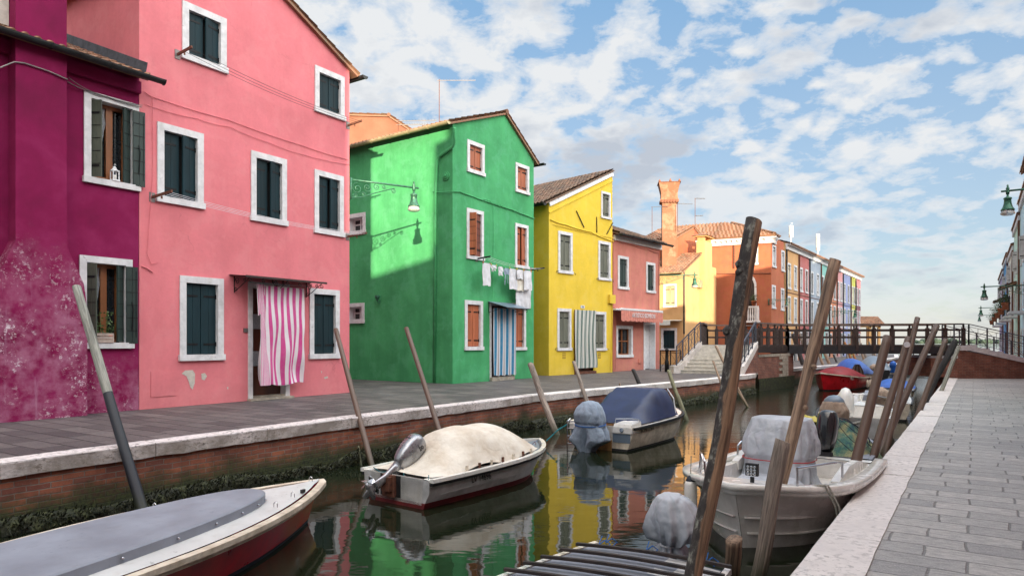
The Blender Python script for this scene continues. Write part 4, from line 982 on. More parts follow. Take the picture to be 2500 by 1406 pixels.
text('ARTISTICO·BOMBONI', .30, Matrix.Translation(((wu0+wu1)/2+.05, -.545, (wz+wb)/2+.02)) @ Matrix.Rotation(R(90), 4, 'X'), 'white_paint', aw, sx=.78)
# ---- narrow ochre house behind the shop
YD = Vector((.56, .83)).normalized(); OA = Vector((10.6, 42.4))
h = House('ochre_house', 'narrow ochre house with a sunlit side wall, a stepped chimney breast and cream shutters', OA, OA+YD*6.9, 5.2, 'stucco_ochre')
F = h.F; G = h.FL; W_ = F.W; z0 = F.z_(1668, 664); sap = F.s_(1710); zap = F.z_(1710, 622); top = [(0, z0), (sap, zap), (W_, z0)]
window(G, h.root, G.s_(1620), G.s_(1652), G.z_(1650, 750), G.z_(1620, 694), 'shutter_cream', ajar=.0); window(G, h.root, G.s_(1614), G.s_(1653), G.z_(1650, 856), G.z_(1614, 801), 'shutter_teal', ajar=.0)
h.finish(top); h.gable_roof(top, ov=.1, ovs=.3)
h.part('gutter', 'gutter_tan', lambda m: (gside(m), gutter(m, -.1, 5.3, .36, z0-.03, .08)))
h.part('downpipe', 'gutter_dark', lambda m: m.tube([(.1, -.05, z0), (.1, -.05, 1.9)], .05, 8)); h.part('downpipe', 'stucco_ochre', lambda m: m.tube([(.1, -.05, 1.9), (.1, -.05, 0)], .05, 8))
c0, c1 = F.s_(1709), F.s_(1727)
h.part('chimney', 'stucco_ochre', lambda m: (m.box(c0, c1+.9, -.32, .0, 0, F.z_(1718, 650)), m.box(c0, c1, -.32, .25, F.z_(1718, 650)+.001, F.z_(1718, 592)), m.box(c0+.05, c0+.25, -.28, .2, F.z_(1718, 592), F.z_(1718, 582)), m.box(c1-.25, c1-.05, -.28, .2, F.z_(1718, 592), F.z_(1718, 582)), m.box(c0-.12, c1+.12, -.45, .4, F.z_(1718, 582), F.z_(1718, 579))))
h.part('chimney_cap', 'roof_tile', lambda m: m.rings([[(c0-.25, -.55, F.z_(1718, 579)), (c1+.25, -.55, F.z_(1718, 579)), (c1+.25, .5, F.z_(1718, 579)), (c0-.25, .5, F.z_(1718, 579))], [(c0+.2, -.2, F.z_(1718, 573)), (c1-.2, -.2, F.z_(1718, 573)), (c1-.2, .1, F.z_(1718, 573)), (c0+.2, .1, F.z_(1718, 573))]]))
h.part('meter_box', 'gutter_tan', lambda m: m.box(F.s_(1701), F.s_(1709), -.18, 0, F.z_(1705, 703), F.z_(1705, 684)))
h.part('string_course', 'stucco_ochre', lambda m: m.box(0, W_, -.035, 0, F.z_(1690, 676), F.z_(1690, 672)))
h.part('awning', ['awning_white', 'iron_black'], lambda m: (m.poly([(G.s_(1613), -.02, G.z_(1613, 781)), (G.s_(1666), -.02, G.z_(1666, 781)), (G.s_(1666), -.6, G.z_(1666, 783)), (G.s_(1613), -.6, G.z_(1613, 783))]), m.poly([(G.s_(1613), -.6, G.z_(1613, 783)), (G.s_(1645), -.6, G.z_(1645, 783)), (G.s_(1645), -.62, G.z_(1645, 794)), (G.s_(1613), -.62, G.z_(1613, 794))])), G)

# ---- terracotta corner building with arched window and its tall flared chimney
CO = gp(1883, 885.7).xy; side = Vector((-.85, .40)).normalized(); CL = CO+side*8.2
roww = gp(2100, 866.5).xy; rd = (roww-CO).normalized()
inw = Vector((-rd.y, rd.x))
r_ = empty('corner_building', 'large terracotta corner building with hipped tiled roof, white cornice and arched window', 'building', (CO.x, CO.y, 0), math.atan2(rd.y, rd.x))
F = Fac(CO, CO+rd*((gp(1918, 886).xy-CO).length)); F.root = F; F.T = Matrix()
G = Fac(CL, CO, 0, F); W_ = F.W; zt_ = F.z_(1883, 578)
def rwin(F, root, xL, yT, yB, xR, shut='white_paint', **k): return window(F, root, F.s_(xL), F.s_(xR), F.z_(xL, yB), F.z_(xL, yT), shut, **k)
for a in ((1885, 597, 652, 1894), (1907, 610, 662, 1915), (1884, 695, 753, 1893), (1906, 703, 758, 1914)): rwin(F, r_, *a, 'gel_grey', frame='white_stone', ajar=0)
rwin(G, r_, 1812, 594, 648, 1851, 'shutter_cream', ajar=0)
ax0, ax1 = G.s_(1811), G.s_(1847); az0, az1 = G.z_(1830, 783), G.z_(1830, 700); G.holes.append((ax0+.15, ax1-.15, az0, az1))
m = MB(); wallface(m, [(0, zt_), (W_, zt_)], F.holes); wallface(m, [(0, zt_), (G.W, zt_)], G.holes, G.T); m.poly([G.T @ Vector(p) for p in ((0, 0, 0), (0, 7, 0), (0, 7, zt_), (0, 0, zt_))]); m.poly([(0, 8, 0), (W_, 8, 0), (W_, 8, zt_), (0, 8, zt_)])
m.build('wall', MT['stucco_orange'], r_, fix=False)
def arch(m):
    cx, w = (ax0+ax1)/2, (ax1-ax0)/2; zt2 = az1
    O = [(-w, 0), (-w*.97, .25), (-w*.75, .55), (-w*.42, .74), (-w*.2, .9), (0, 1.25)]; O = O+[(-a, b) for a, b in O[-2::-1]]
    I = [(a*.72, b*.80-.05) for a, b in O]
    for (a, b), (c, d) in zip(zip(O, I), zip(O[1:], I[1:])):
        m.rings([[(cx+p[0], y, zt2+p[1]) for p in (a, c, d, b)] for y in (-.05, .1)])
    for s_2 in (-1, 1): m.box(cx+s_2*w, cx+s_2*w*.72, -.05, .1, az0, zt2-.05)
aw = [None]
m = MB(G.T); arch(m); wn = m.build('window', MT['white_stone'], r_); wn['label'] = 'tall pointed arch window with white stone surround'
m = MB(G.T); cx = (ax0+ax1)/2; w = (ax1-ax0)/2*.76; m.rings([[(cx-w, y, az0), (cx+w, y, az0), (cx+w, y, az1), (cx+w*.6, y, az1+.5), (cx, y, az1+.9), (cx-w*.6, y, az1+.5), (cx-w, y, az1)] for y in (-.015, .05)]); m.build('shutter', MT['wood_dark'], wn)
bz = G.z_(1830, 783)
m = MB(G.T); m.box(ax0-.25, ax1+.25, -.75, 0, bz-.14, bz); m.box(ax0-.2, ax1+.2, -.72, -.55, bz+.85, bz+.97)
for k in range(9): u = ax0-.1+(ax1-ax0+.2)*k/8; m.lathe([(.05, 0), (.035, .06), (.06, .25), (.035, .5), (.05, .85)], (u, -.63, bz), 8)
for u in (ax0-.2, ax1+.08): m.box(u, u+.14, -.73, -.54, bz, bz+.85)
m.build('balcony', MT['white_stone'], r_)
m = MB(G.T)
z9 = zt_
for fac, L in ((G, G.W), (F, W_)):
    m.T = fac.T; m.box(-.0, L+(.30 if fac is G else 0), -.12, 0, z9-.42, z9-.12); m.box(0, L+(.35 if fac is G else 0), -.30, .05, z9-.12, z9+.02)
    for k in range(int(L/.35)): m.box(.1+k*.35, .22+k*.35, -.26, -.12, z9-.24, z9-.12)
m.build('cornice', MT['white_stone'], r_)
# hipped roof: fan of tiled slopes
m = MB(G.T); pk = 1.75
Lg = G.W
def hipslope(m, T, L, d, h, cut0, cut1, z):
    """tiled slope whose rows shorten towards the ridge"""
    rows = 12; m.T = T
    for j in range(rows):
        a = cut0*j/rows; b = L-cut1*j/rows; y = d*j/rows; zz_ = z+h*j/rows
        if b-a > .4: tiles(m, (a, y, zz_+.06), (1, 0, 0), (0, d, h), b-a, math.hypot(d, h)/rows, .26, 1.0, 4, .045)
hipslope(m, G.T @ Matrix.Translation((0, -.35, 0)), Lg+.35, 4.2, pk, 0, 4.2*.95, zt_)
hipslope(m, Matrix.Translation((-.35, -.35, 0)), W_+.35, 4.2, pk, 4.2, 0, zt_)
m.T = Matrix(); ap_ = F.T @ Vector((3.9, 3.9, zt_+pk+.12)); ridge(m, (-.3, -.3, zt_+.15), ap_, .12)
m.build('roof', MT['roof_tile'], r_, fix=False)
m = MB(G.T); m.tube([(G.s_(1792), -.06, zt_-.4), (G.s_(1792), -.06, G.z_(1792, 655))], .06, 8); m.tube([(G.s_(1650)+.3, -.02, G.z_(1700, 668)), (Lg, -.02, G.z_(1870, 668))], .03, 5); m.build('downpipe', MT['rust'], r_)
for k, (x, lab) in enumerate(((1818, 'trailing green plant in a planter on the left of the arched balcony'), (1843, 'bushy yellow-green plant spilling over the right end of the arched balcony'))):
    u = G.s_(x); p = G.world(u, -.63, bz+.975); plant('balcony_plant', lab, p, 2.6, n=110, rnd=random.Random(k), h=.7, group='plants on the arched balcony')
# lower wing and the chimney
cl0 = px(1565, 560, 47).xy; cl1 = px(1652, 560, 45.4).xy
hw = House('terracotta_wing', 'low terracotta wing with a tiled roof behind the salmon shop', cl0, cl1, 5.5, 'stucco_orange'); zw = hw.F.z_(1600, 585); hw.finish([(0, zw), (hw.F.W, zw)], [(0, zw), (2.75, zw+1), (5.5, zw)]); hw.eave_roof(zw, zw+1.0, pitch=.26)
cc = px(1633, 500, 44.2); r_ = empty('tall_chimney', 'tall terracotta chimney with a flared crenellated top rising behind the salmon shop', 'chimney', (cc.x, cc.y, 0), R(-8)); q = 44.2/FPX
zc = lambda y: CAMZ+(HY-y)*q
m = MB(); sq = lambda a, z: [(-a, -a*.8, z), (a, -a*.8, z), (a, a*.8, z), (-a, a*.8, z)]
m.rings([sq(.45, 0), sq(.45, zc(498))]); m.rings([sq(.56, zc(490)), sq(.52, zc(484)), sq(.52, zc(474)), sq(.66, zc(450)), sq(.65, zc(449))])
m.build('shaft', MT['stucco_chimney'], r_)
m = MB(); m.rings([sq(.48, zc(498)+.001), sq(.58, zc(496)), sq(.58, zc(490)-.001)]); [m.box(x-.05, x+.05, -.52, -.44, zc(498), zc(491)) for x in (-.45, -.27, -.09, .09, .27, .45)]; m.rings([sq(.72, zc(449)+.001), sq(.66, zc(447.5))])
for sx in (-1, 1):
    for sy_ in (-1, 1): m.lathe([(.08, 0), (.08, .06), (.04, .10), (.015, .16)], (sx*.62, sy_*.48, zc(447.5)), 8)
m.lathe([(.08, 0), (.08, .07), (.04, .12), (.015, .20)], (.05, -.5, zc(447.5)), 8); m.build('crown', MT['stucco_rust'], r_)
A0 = math.atan2(rd.y, rd.x)
for x, yt, yb, Y, lab, arms, hh in ((1592, 505, 580, 44, 'thin aerial with one arm left of the tall chimney', ((.99, 1.0, -.2),), None), (1654, 497, 545, 43.4, 'aerial with a long arm just right of the tall chimney', ((.98, 1.0, 0.1),), None), (1697, 484, 612, 42.8, 'tallest aerial with two crossing arms in front of the hipped roof', ((.99, .65, .1), (.66, .5, .0)), None)):
    p = px(x, yb, Y); aerial(p, lab, (yb-yt)/FPX*Y, arms, ang=0.0)

# ---- the terraced row along the far left bank
names = [('row_ochre', 1918, 1949, 'ochre', 'shutter_cream', 'gel_grey'), ('row_rose', 1949, 1975, 'rose red', 'gel_grey', 'shutter_brown'), ('row_grey', 1975, 2003, 'blue-grey', 'shutter_teal', 'gel_grey'), ('row_turquoise', 2003, 2023, 'turquoise', 'shutter_teal', 'shutter_teal'),
         ('row_orange', 2023, 2042, 'bright orange', 'gel_grey', 'shutter_green'), ('row_pink', 2042, 2057, 'pale pink', 'gel_grey', 'gel_grey'), ('row_periwinkle', 2057, 2076, 'periwinkle blue', 'gel_grey', 'shutter_teal'), ('row_yellow', 2076, 2088, 'lemon yellow', 'gel_grey', 'shutter_green'), ('row_maroon', 2088, 2101, 'maroon', 'gel_grey', 'gel_grey')]
RF = Fac(CO, CO+rd*60); zrow = zt_
for i, (mt, x0, x1, nm, s0, s1_) in enumerate(names):
    a, b = RF.s_(x0), RF.s_(x1); A_, B_ = CO+rd*(a+.01), CO+rd*(b-.0)
    h = House('terraced_house', f'{nm} terraced house in the row beyond the wooden bridge', A_, B_, 8, mt, 'terraced houses in the row beyond the bridge'); F = h.F; W_ = F.W
    nw = 3 if W_ > 6.2 else 2
    for j in range(nw):
        uc = W_*(j+.5)/nw; w = .95
        window(F, h.root, uc-w/2, uc+w/2, 5.25, 7.15, s0 if j % 2 == 0 else s1_, ajar=0); window(F, h.root, uc-w/2, uc+w/2, 2.75, 4.75, s1_ if j % 2 else s0, ajar=0)
        if j == nw-1:
            F.holes.append((uc-.5, uc+.5, 0, 2.2)); h.part('door', 'door_wood' if i % 2 else 'shutter_green', lambda m: m.box(uc-.5, uc+.5, .12, .16, 0, 2.2)); h.part('door_frame', 'white_stone', lambda m: (m.box(uc-.6, uc-.5, -.03, .16, 0, 2.2), m.box(uc+.5, uc+.6, -.03, .16, 0, 2.2), m.box(uc-.6, uc+.6, -.032, .16, 2.2, 2.3)))
        else: window(F, h.root, uc-.45, uc+.45, .9, 2.2, s1_, ajar=0)
    h.finish([(0, zrow), (W_, zrow)], [(0, zrow), (4, zrow+1.3), (8, zrow)]); h.eave_roof(zrow, zrow+1.3, ov=.4, pitch=.3, q=3, side=0)
    h.part('cornice', 'white_stone', lambda m: (m.box(0, W_, -.12, 0, zrow-.42, zrow-.12), m.box(0, W_, -.35, .05, zrow-.12, zrow-.02)))
    h.part('downpipe', 'gutter_dark' if i % 2 == 0 else 'rust', lambda m: m.tube([(.06, -.07, zrow-.4), (.06, -.07, .1)], .055, 8))
    h.part('string_course', 'rust' if i < 3 else 'gutter_dark', lambda m: m.box(0, W_, -.03, 0, 4.98, 5.03))
    if i in (2, 5): 
        u = W_*.6; rr = F.world(u, 2.0, zrow+.5)
        m = MB(); m.tube([(0, 0, 0), (0, 0, 1.6)], .05, 6); [m.box(math.cos(a_)*.14-.05, math.cos(a_)*.14+.05, math.sin(a_)*.14-.03, math.sin(a_)*.14+.03, 1.3, 2.3 if i == 2 else 2.9) for a_ in (0, 2.1, 4.2)]; [m.tube([(0, 0, z), (.16, 0, z)], .02, 4) for z in (1.4, 2.5)]
        e_ = empty('antenna_mast', 'white panel antenna mast above the blue-grey house roof' if i == 2 else 'taller white antenna mast above the pale pink house roof', 'antenna', rr, 0); m.build('panels', MT['gel_white'], e_)
# loggia at the end of the bank
lg = gp(2112, 858).xy+Vector((.3, 2.5)); r_ = empty('loggia', 'small open loggia with an orange tiled roof at the far end of the left bank', 'pavilion', (lg.x, lg.y, 0), R(0))
q = lg.y/FPX; ztop = CAMZ+(HY-793)*q
m = MB(); tiles(m, (-.8, -.5, ztop), (1, 0, 0), (0, 2.2, 1.3), 4.6, 2.6, .3, q=3); tiles(m, (3.8, 4.2, ztop), (-1, 0, 0), (0, -2.2, 1.3), 4.6, 2.6, .3, q=3); m.build('roof', MT['roof_tile'], r_, fix=False)
m = MB(); [m.box(x, x+.35, y, y+.35, 0, ztop) for x in (0, 1.6, 3.0) for y in (0, 3.2)]; m.box(-.2, 3.4, 0, .35, ztop-.35, ztop-.01); m.build('column', MT['stucco_ochre'], r_)
m = MB(); m.box(0, .2, .4, 3.2, 0, ztop-.4); m.build('wall', MT['row_red'], r_)

# ---------------- bridge ----------------
DZ = 1.27; SL = gp(1657, 911).xy; SR = gp(1800, 914).xy   # foot of the stair, left and right
sd = Vector((.50, .866)).normalized()
sdir = Vector((.30, 1)).normalized()
TL = px(1715, 843, 31.3).xy; TR = px(1838, 843, 30.9).xy  # top of the stair
# keep both stringers parallel
K1 = px(1922, 843, 34.2).xy; K2 = px(2352, 843, 33.2).xy  # near edge of the span
K3 = K2+Vector((-.15, 2.2)); K4 = K1+Vector((-.6, 2.3)); LF = px(1725, 843, 35.5).xy
r_ = empty('wooden_bridge', 'wooden footbridge with brown rails, brick abutments and stone stairs with grey iron railings', 'bridge', (TR.x, TR.y, 0))
Tb = Matrix.Translation((-TR.x, -TR.y, 0))
v3 = lambda p, z=0: Vector((p.x, p.y, z))
def bp(name, mats, fn, smooth=False, label=None, par=None, fix=True):
    m = MB(Tb); fn(m); o = m.build(name, [MT[k] for k in ([mats] if isinstance(mats, str) else mats)], par or r_, smooth, fix)
    if label: o['label'] = label
    return o
def stairs(m):
    N = 8
    for i in range(N):
        t0 = i/N; z1 = DZ*(i+1)/N
        a, b = SL.lerp(TL, t0), SR.lerp(TR, t0); c, d_ = SR.lerp(TR, 1.0), SL.lerp(TL, 1.0)
        m.rings([[v3(p, z) for p in (a, b, c, d_)] for z in (DZ*i/N+(.0005 if i else 0), z1-.035)])
        f = (a-SL.lerp(TL, .5)).normalized()*.03
        m.rings([[v3(p, z) for p in (a+f, b+f, c, d_)] for z in (z1-.0345, z1)])
bp('stairs', 'step_stone', stairs)
def stringer(m, a, b, w=.28, lift=.20, foot=True):
    d_ = (b-a).normalized(); n = Vector((d_.y, -d_.x))*w/2; f = a-d_*.25
    m.rings([[v3(p-n, z0_), v3(p+n, z0_), v3(p+n, z1_), v3(p-n, z1_)] for p, z0_, z1_ in ((f, 0, .34), (a+d_*.12, 0, .36), (b, DZ-.12, DZ+.16))])
bp('stringer', 'coping_new', lambda m: stringer(m, SL+Vector((-.12, 0)), TL+Vector((-.12, 0)))); bp('stringer', 'coping_new', lambda m: stringer(m, SR+Vector((.12, 0)), TR+Vector((.10, 0))))
def sidewall(m):
    a, b = SR+Vector((.27, -.1)), TR+Vector((.24, 0)); L = (b-a).length
    m.poly([v3(a, 0), v3(b, 0), v3(b, DZ-.10), v3(a, .0)], [(0, 0), (L, 0), (L, DZ), (0, 0)])
    c = K1; L2 = (c-b).length
    cc_ = c+Vector((.15, -.1)); inn = b+Vector((.1, .35))
    # pier under the landing
    p0, p1, p2 = b+Vector((.12, .35)), px(1937, 900, 34.6).xy, K4+Vector((.7, .2))
    L3 = (p1-p0).length; zt3 = DZ-.42
    m.poly([v3(p0, -.28), v3(p1, -.28), v3(p1, zt3), v3(p0, zt3)], [(0, 0), (L3, 0), (L3, zt3+.28), (0, zt3+.28)])
    L4 = (p2-p1).length; m.poly([v3(p1, -.28), v3(p2, -.28), v3(p2, zt3), v3(p1, zt3)], [(0, 0), (L4, 0), (L4, zt3+.28), (0, zt3+.28)])
    m.poly([v3(a, 0), v3(p0, 0), v3(p0, DZ-.1), v3(b, DZ-.1)], [(0, 0), (1, 0), (1, 1), (0, 1)])
bp('abutment', 'brick_bridge', sidewall, fix=False)
def pierfoot(m):
    b = TR+Vector((.24, 0)); p0, p1, p2 = b+Vector((.12, .35)), px(1937, 900, 34.6).xy, K4+Vector((.7, .2)); o = Vector((.04, -.05)); 
    m.rings([[v3(p, z) for p in (p0+o, p1+o, p2+o, p0+Vector((-1, 2)))] for z in (-2.2, -.281)])
bp('pier_foot', 'algae', pierfoot)
def quoins(m):
    b = TR+Vector((.24, 0)); p0, p1 = b+Vector((.12, .35)), px(1937, 900, 34.6).xy; d_ = (p1-p0).normalized(); n = Vector((d_.y, -d_.x))*.03; L = (p1-p0).length; zt3 = DZ-.42; N = 8; hgt = (zt3+.28)/N
    for i in range(N):
        a = L*.66+(.0 if i % 2 else -.42); e = L*.66+.75
        if i == 7: a = -.0; e = L
        A_, B_ = p0+d_*a, p0+d_*e; z0_ = -.28+hgt*i
        m.rings([[v3(p, z) for p in (A_+n, B_+n, B_-n, A_-n)] for z in (z0_+.006, z0_+hgt-.006)])
bp('quoins', 'quoin_stone', quoins)
def deck(m):
    m.rings([[v3(p, z) for p in (TL, TR, K1, K4, LF)] for z in (DZ-.07, DZ)]); m.rings([[v3(p, z) for p in (K1, K2, K3, K4)] for z in (DZ-.0705, DZ-.0005)])
bp('deck', 'rail_wood', deck)
def beams(m):
    for a, b, z in ((K1, K2, .30), (K4, K3, .30)): m.beam(v3(a, DZ-.26), v3(b, DZ-.26), .12, .37)
bp('span_beam', 'steel_beam', beams); bp('landing_beam', 'wood_dark', lambda m: (m.beam(v3(TR+Vector((.15, 0)), DZ-.22), v3(K1, DZ-.22), .10, .30), m.beam(v3(TL, DZ+.05), v3(TR, DZ+.05), .001, .001)))
RH = 1.04
def woodrail(a, b, n, label=None, lower=(.36, .70), drop=0.0):
    a, b = Vector(a), Vector(b); d_ = b-a
    for i in range(n+1):
        q = a+d_*(i/n); bp('rail_post', 'rail_wood', lambda m: (m.box(q.x-.07, q.x+.07, q.y-.07, q.y+.07, DZ-.30, DZ+RH-.22), m.box(q.x-.035, q.x+.035, q.y-.035, q.y+.035, DZ+RH-.2199, DZ+RH-.07)))
    bp('handrail', 'rail_top_wood', lambda m: m.beam(v3(a, DZ+RH-.035), v3(b, DZ+RH-.035), .16, .07))
    for f in lower: bp('side_rail', 'rail_wood', lambda m: m.beam(v3(a, DZ+RH*f), v3(b, DZ+RH*f), .05, .09))
woodrail(K1, K2, 10); woodrail(K4, K3, 9); woodrail(TR+Vector((.06, .05)), K1, 5); woodrail(TL+Vector((.0, .05)), LF, 3); woodrail(LF, px(1845, 843, 36.2).xy, 5)
def ironrail(m, a, b, za, zb, H_=.95, n=4, mid=True):
    a, b = v3(a, za), v3(b, zb); up = Vector((0, 0, 1))
    m.beam(a+up*H_, b+up*H_, .06, .035); m.beam(a+up*(H_-.12), b+up*(H_-.12), .02, .02); m.beam(a+up*.12, b+up*.12, .02, .02)
    for i in range(n+1):
        p = a.lerp(b, i/n); m.beam(p, p+up*H_, .05, .05, (1, 0, 0))
        if i < n:
            q_ = a.lerp(b, (i+1)/n); mid_ = p.lerp(q_, .5)
            m.beam(p+up*.13, q_+up*(H_-.13), .012, .012); m.beam(p+up*(H_-.13), q_+up*.13, .012, .012); m.beam(mid_+up*.12, mid_+up*(H_-.12), .014, .014, (1, 0, 0))
for a, b in ((SL+Vector((-.12, -.1)), TL+Vector((-.12, -.1))), (SR+Vector((.12, -.1)), TR+Vector((.10, -.1)))): bp('iron_railing', 'iron_grey', lambda m: ironrail(m, a, b, .28, DZ+.12, .93, 4))
# right ramp
RA = px(2337, 925, 33.0).xy; RB = RA+Vector((5.2, -.35)); RC = K2+Vector((0, 0))
zr0, zr1 = DZ-.14, RZ+.25
rampl = 6.5; RE = RA+Vector((rampl, -.45)); n2 = Vector((.06, 2.2))
def ramp(m):
    L = (RE-RA).length
    m.poly([v3(RA, RZ), v3(RE, RZ), v3(RE, RZ+.1), v3(RA, DZ-.22)], [(0, 0), (L, 0), (L, .1), (0, DZ-.22-RZ)])
    m.poly([v3(RA, -2), v3(RA+n2, -2), v3(RA+n2, DZ-.22), v3(RA, DZ-.22)], [(0, 0), (2.2, 0), (2.2, 3.1), (0, 3.1)])
    m.poly([v3(RA-Vector((.9, -.6)), -.3), v3(RA, -.3), v3(RA, .62), v3(RA-Vector((.9, -.6)), .62)], [(0, 0), (1, 0), (1, .9), (0, .9)])
    m.poly([v3(RA-Vector((.9, -.6)), -.3), v3(RA-Vector((.9, -.6))+n2, -.3), v3(RA-Vector((.9, -.6))+n2, .62), v3(RA-Vector((.9, -.6)), .62)], [(0, 0), (2, 0), (2, .9), (0, .9)])
bp('abutment', 'brick_bridge', ramp, fix=False)
def rstr(m):
    o = Vector((0, -.06)); m.rings([[v3(p+o, z-.21), v3(p+n2*.12, z-.21), v3(p+n2*.12, z+.03), v3(p+o, z+.03)] for p, z in ((RA+Vector((-.15, 0)), DZ-.06), (RA+Vector((.55, -.02)), DZ-.06), (RE, RZ+.16))])
    m.rings([[v3(p, z) for p in (RA+n2*.12, RE+n2*.12, RE+n2, RA+n2)] for z in (RZ, RZ+.05)])
    m.rings([[v3(p, z) for p in (RA-Vector((.95, -.6)), RA+Vector((.02, -.02)), RA+n2, RA-Vector((.95, -.6))+n2)] for z in (.621, .74)])
    for i in range(10):
        t0, t1 = i/10, (i+1)/10; a, b = RA+Vector((.5, 0)), RE; p, q_ = a.lerp(b, t0), a.lerp(b, t1); z = DZ+(RZ-DZ)*t0
        m.rings([[v3(p+n2*.12, zz_), v3(q_+n2*.12, zz_), v3(q_+n2, zz_), v3(p+n2, zz_)] for zz_ in (z-.3, z)])
bp('ramp_coping', 'white_stone', rstr)
bp('iron_railing', 'iron_grey', lambda m: (ironrail(m, RA+Vector((-.1, .08)), RA+Vector((.6, .06)), DZ, DZ, 1.0, 1), ironrail(m, RA+Vector((.6, .06)), RE+Vector((0, .06)), DZ, RZ+.2, 1.0, 7)))
bp('iron_railing', 'iron_grey', lambda m: (ironrail(m, RA+n2+Vector((.6, .0)), RE+n2, DZ, RZ+.2, 1.0, 7),))
# iron fence at the ochre house
fa, fb = px(1612, 900, 33.0).xy, px(1662, 900, 32.6).xy; r_ = empty('iron_fence', 'low black iron railing between the shop corner and the bridge stairs', 'railing', (fa.x, fa.y, 0))
m = MB(Matrix.Translation((-fa.x, -fa.y, 0))); ironrail(m, fa, fb, 0, 0, 1.0, 2); m.build('panel', MT['iron_black'], r_)
m = MB(Matrix.Translation((-fa.x, -fa.y, 0))); pm = px(1628, 900, 32.2).xy; m.lathe([(.10, 0), (.10, .5), (.07, .55), (.07, .95), (.10, 1.0), (.09, 1.05), (.03, 1.12)], (pm.x, pm.y, 0), 10); m.build('bollard_post', MT['iron_black'], r_, True)

# ---------------- right bank houses ----------------
def rline(Y): return Vector((2.8+.678*Y, Y))
RH_ = [(-34, -15, 13.5, 'stucco_rust', 'house out of view behind the camera with rust-red walls'), (-15, -6.6, 12.8, 'row_red', 'tall red house out of view behind the camera'), (-6.75, -3.6, 6.35, 'pale_cream', 'low cream house out of view just behind the camera'), (-3.6, -3.0, 10.2, 'row_ochre', 'ochre house out of view beside the camera'), (-3.0, 11.5, 12.6, 'pale_rose', 'pale rose house out of view carrying the nearest lamp'),  # heights of the out-of-view houses are set to shape the shade opposite
       (11.5, 16.3, 5.7, 'row_grey', 'low grey house out of view on the right bank'), (16.3, 20.5, 4.7, 'row_turquoise', 'turquoise house out of view on the right bank'), (20.5, 25.2, 7.9, 'row_ochre', 'ochre house out of view on the right bank'), (25.2, 35.5, 10.3, 'row_pink', 'pink house out of view next to the ramp'),
       (35.5, 42, 9.8, 'pale_blue', 'pale blue house nearest beyond the ramp on the right bank'), (42, 49, 9.3, 'pale_mint', 'pale mint house second beyond the ramp on the right bank'), (49, 57, 8.4, 'pale_cream', 'cream house third beyond the ramp on the right bank'), (57, 66, 8.8, 'deep_blue', 'deep blue house fourth beyond the ramp on the right bank'), (66, 78, 8.4, 'lilac', 'lilac house farthest on the right bank')]
rh = {}
for y0, y1, hh, mt, lab in RH_:
    B_, A_ = rline(y0), rline(y1); A_ = A_-(A_-B_).normalized()*.01
    h = House('canal_house', lab, A_, B_, 6.0, mt, 'houses along the right bank', base=RZ); F = h.F; W_ = F.W; rh[y0] = h
    n = max(1, int(W_/2.3))
    vis = y0 > 30
    for j in range(n):
        uc = W_*(j+.5)/n
        for z0_ in ((.95, 3.7, 6.3) if hh > 8 else (.95, 3.7)):
            if y0 < 30 and j % 2: continue
            window(F, h.root, uc-.5, uc+.5, z0_, z0_+1.6, ('gel_grey' if vis else 'shutter_green') if (j+int(z0_)) % 2 else ('shutter_cream' if vis else 'shutter_teal'), ajar=1.2 if vis and z0_ > 6 and j == 1 else 0)
    ridge_ = 1.1
    h.finish([(0, hh-RZ), (W_, hh-RZ)], [(0, hh-RZ), (3, hh-RZ+ridge_), (6, hh-RZ)]); h.eave_roof(hh-RZ, hh-RZ+ridge_, ov=.15 if y0 > 30 else .35, pitch=.3, q=3, side=0)
    h.part('cornice', 'white_stone', lambda m: m.box(0, W_, -.12, 0, hh-RZ-.4, hh-RZ-.1))
    if y0 < 35:      # these unseen houses are sheared along the sunlight to shape where their shade falls
        sk = Matrix(((1, 1.18, 0, 0), (0, 1, 0, 0), (0, 0, 1, 0), (0, 0, 0, 1)))
        for o_ in h.root.children_recursive:
            if o_.type == 'MESH': o_.data.transform(sk)
    if vis:
        k = [v for v in rh].index(y0)
        h.part('balcony', ['white_stone', 'iron_black'], lambda m: (m.box(W_*.3, W_*.7, -.75, 0, 3.35, 3.47), setattr(m, 'cur', 1), [m.tube([(W_*.3+i*(W_*.4)/10, -.72, 3.47), (W_*.3+i*(W_*.4)/10, -.72, 4.3)], .012, 4) for i in range(11)], m.beam((W_*.3, -.72, 4.32), (W_*.7, -.72, 4.32), .04, .04)))
        h.part('downpipe', 'rust', lambda m: m.tube([(W_-.1, -.08, hh-RZ-.4), (W_-.1, -.08, .1)], .06, 8))
        p = F.world(W_*.5, -.85, 3.6); 
        plant('balcony_planter', f'flowering planter hanging from the balcony of the {lab.split(" house")[0]} house', p, 3.2, n=120, rnd=random.Random(k), cat='plant', group='planters on the right bank balconies')
        h.part('canopy', 'roof_tile', lambda m: tiles(m, (W_*.25, -.9, 5.4), (1, 0, 0), (0, .9, .35), W_*.3, .95, .25, q=3)) if y0 in (42, 57) else None
        h.part('sunshade', 'flower_red' if y0 == 49 else 'row_ochre', lambda m: m.poly([(W_*.2, 0, 2.75), (W_*.5, 0, 2.75), (W_*.5, -1.0, 2.45), (W_*.2, -1.0, 2.45)])) if y0 in (49, 66) else None

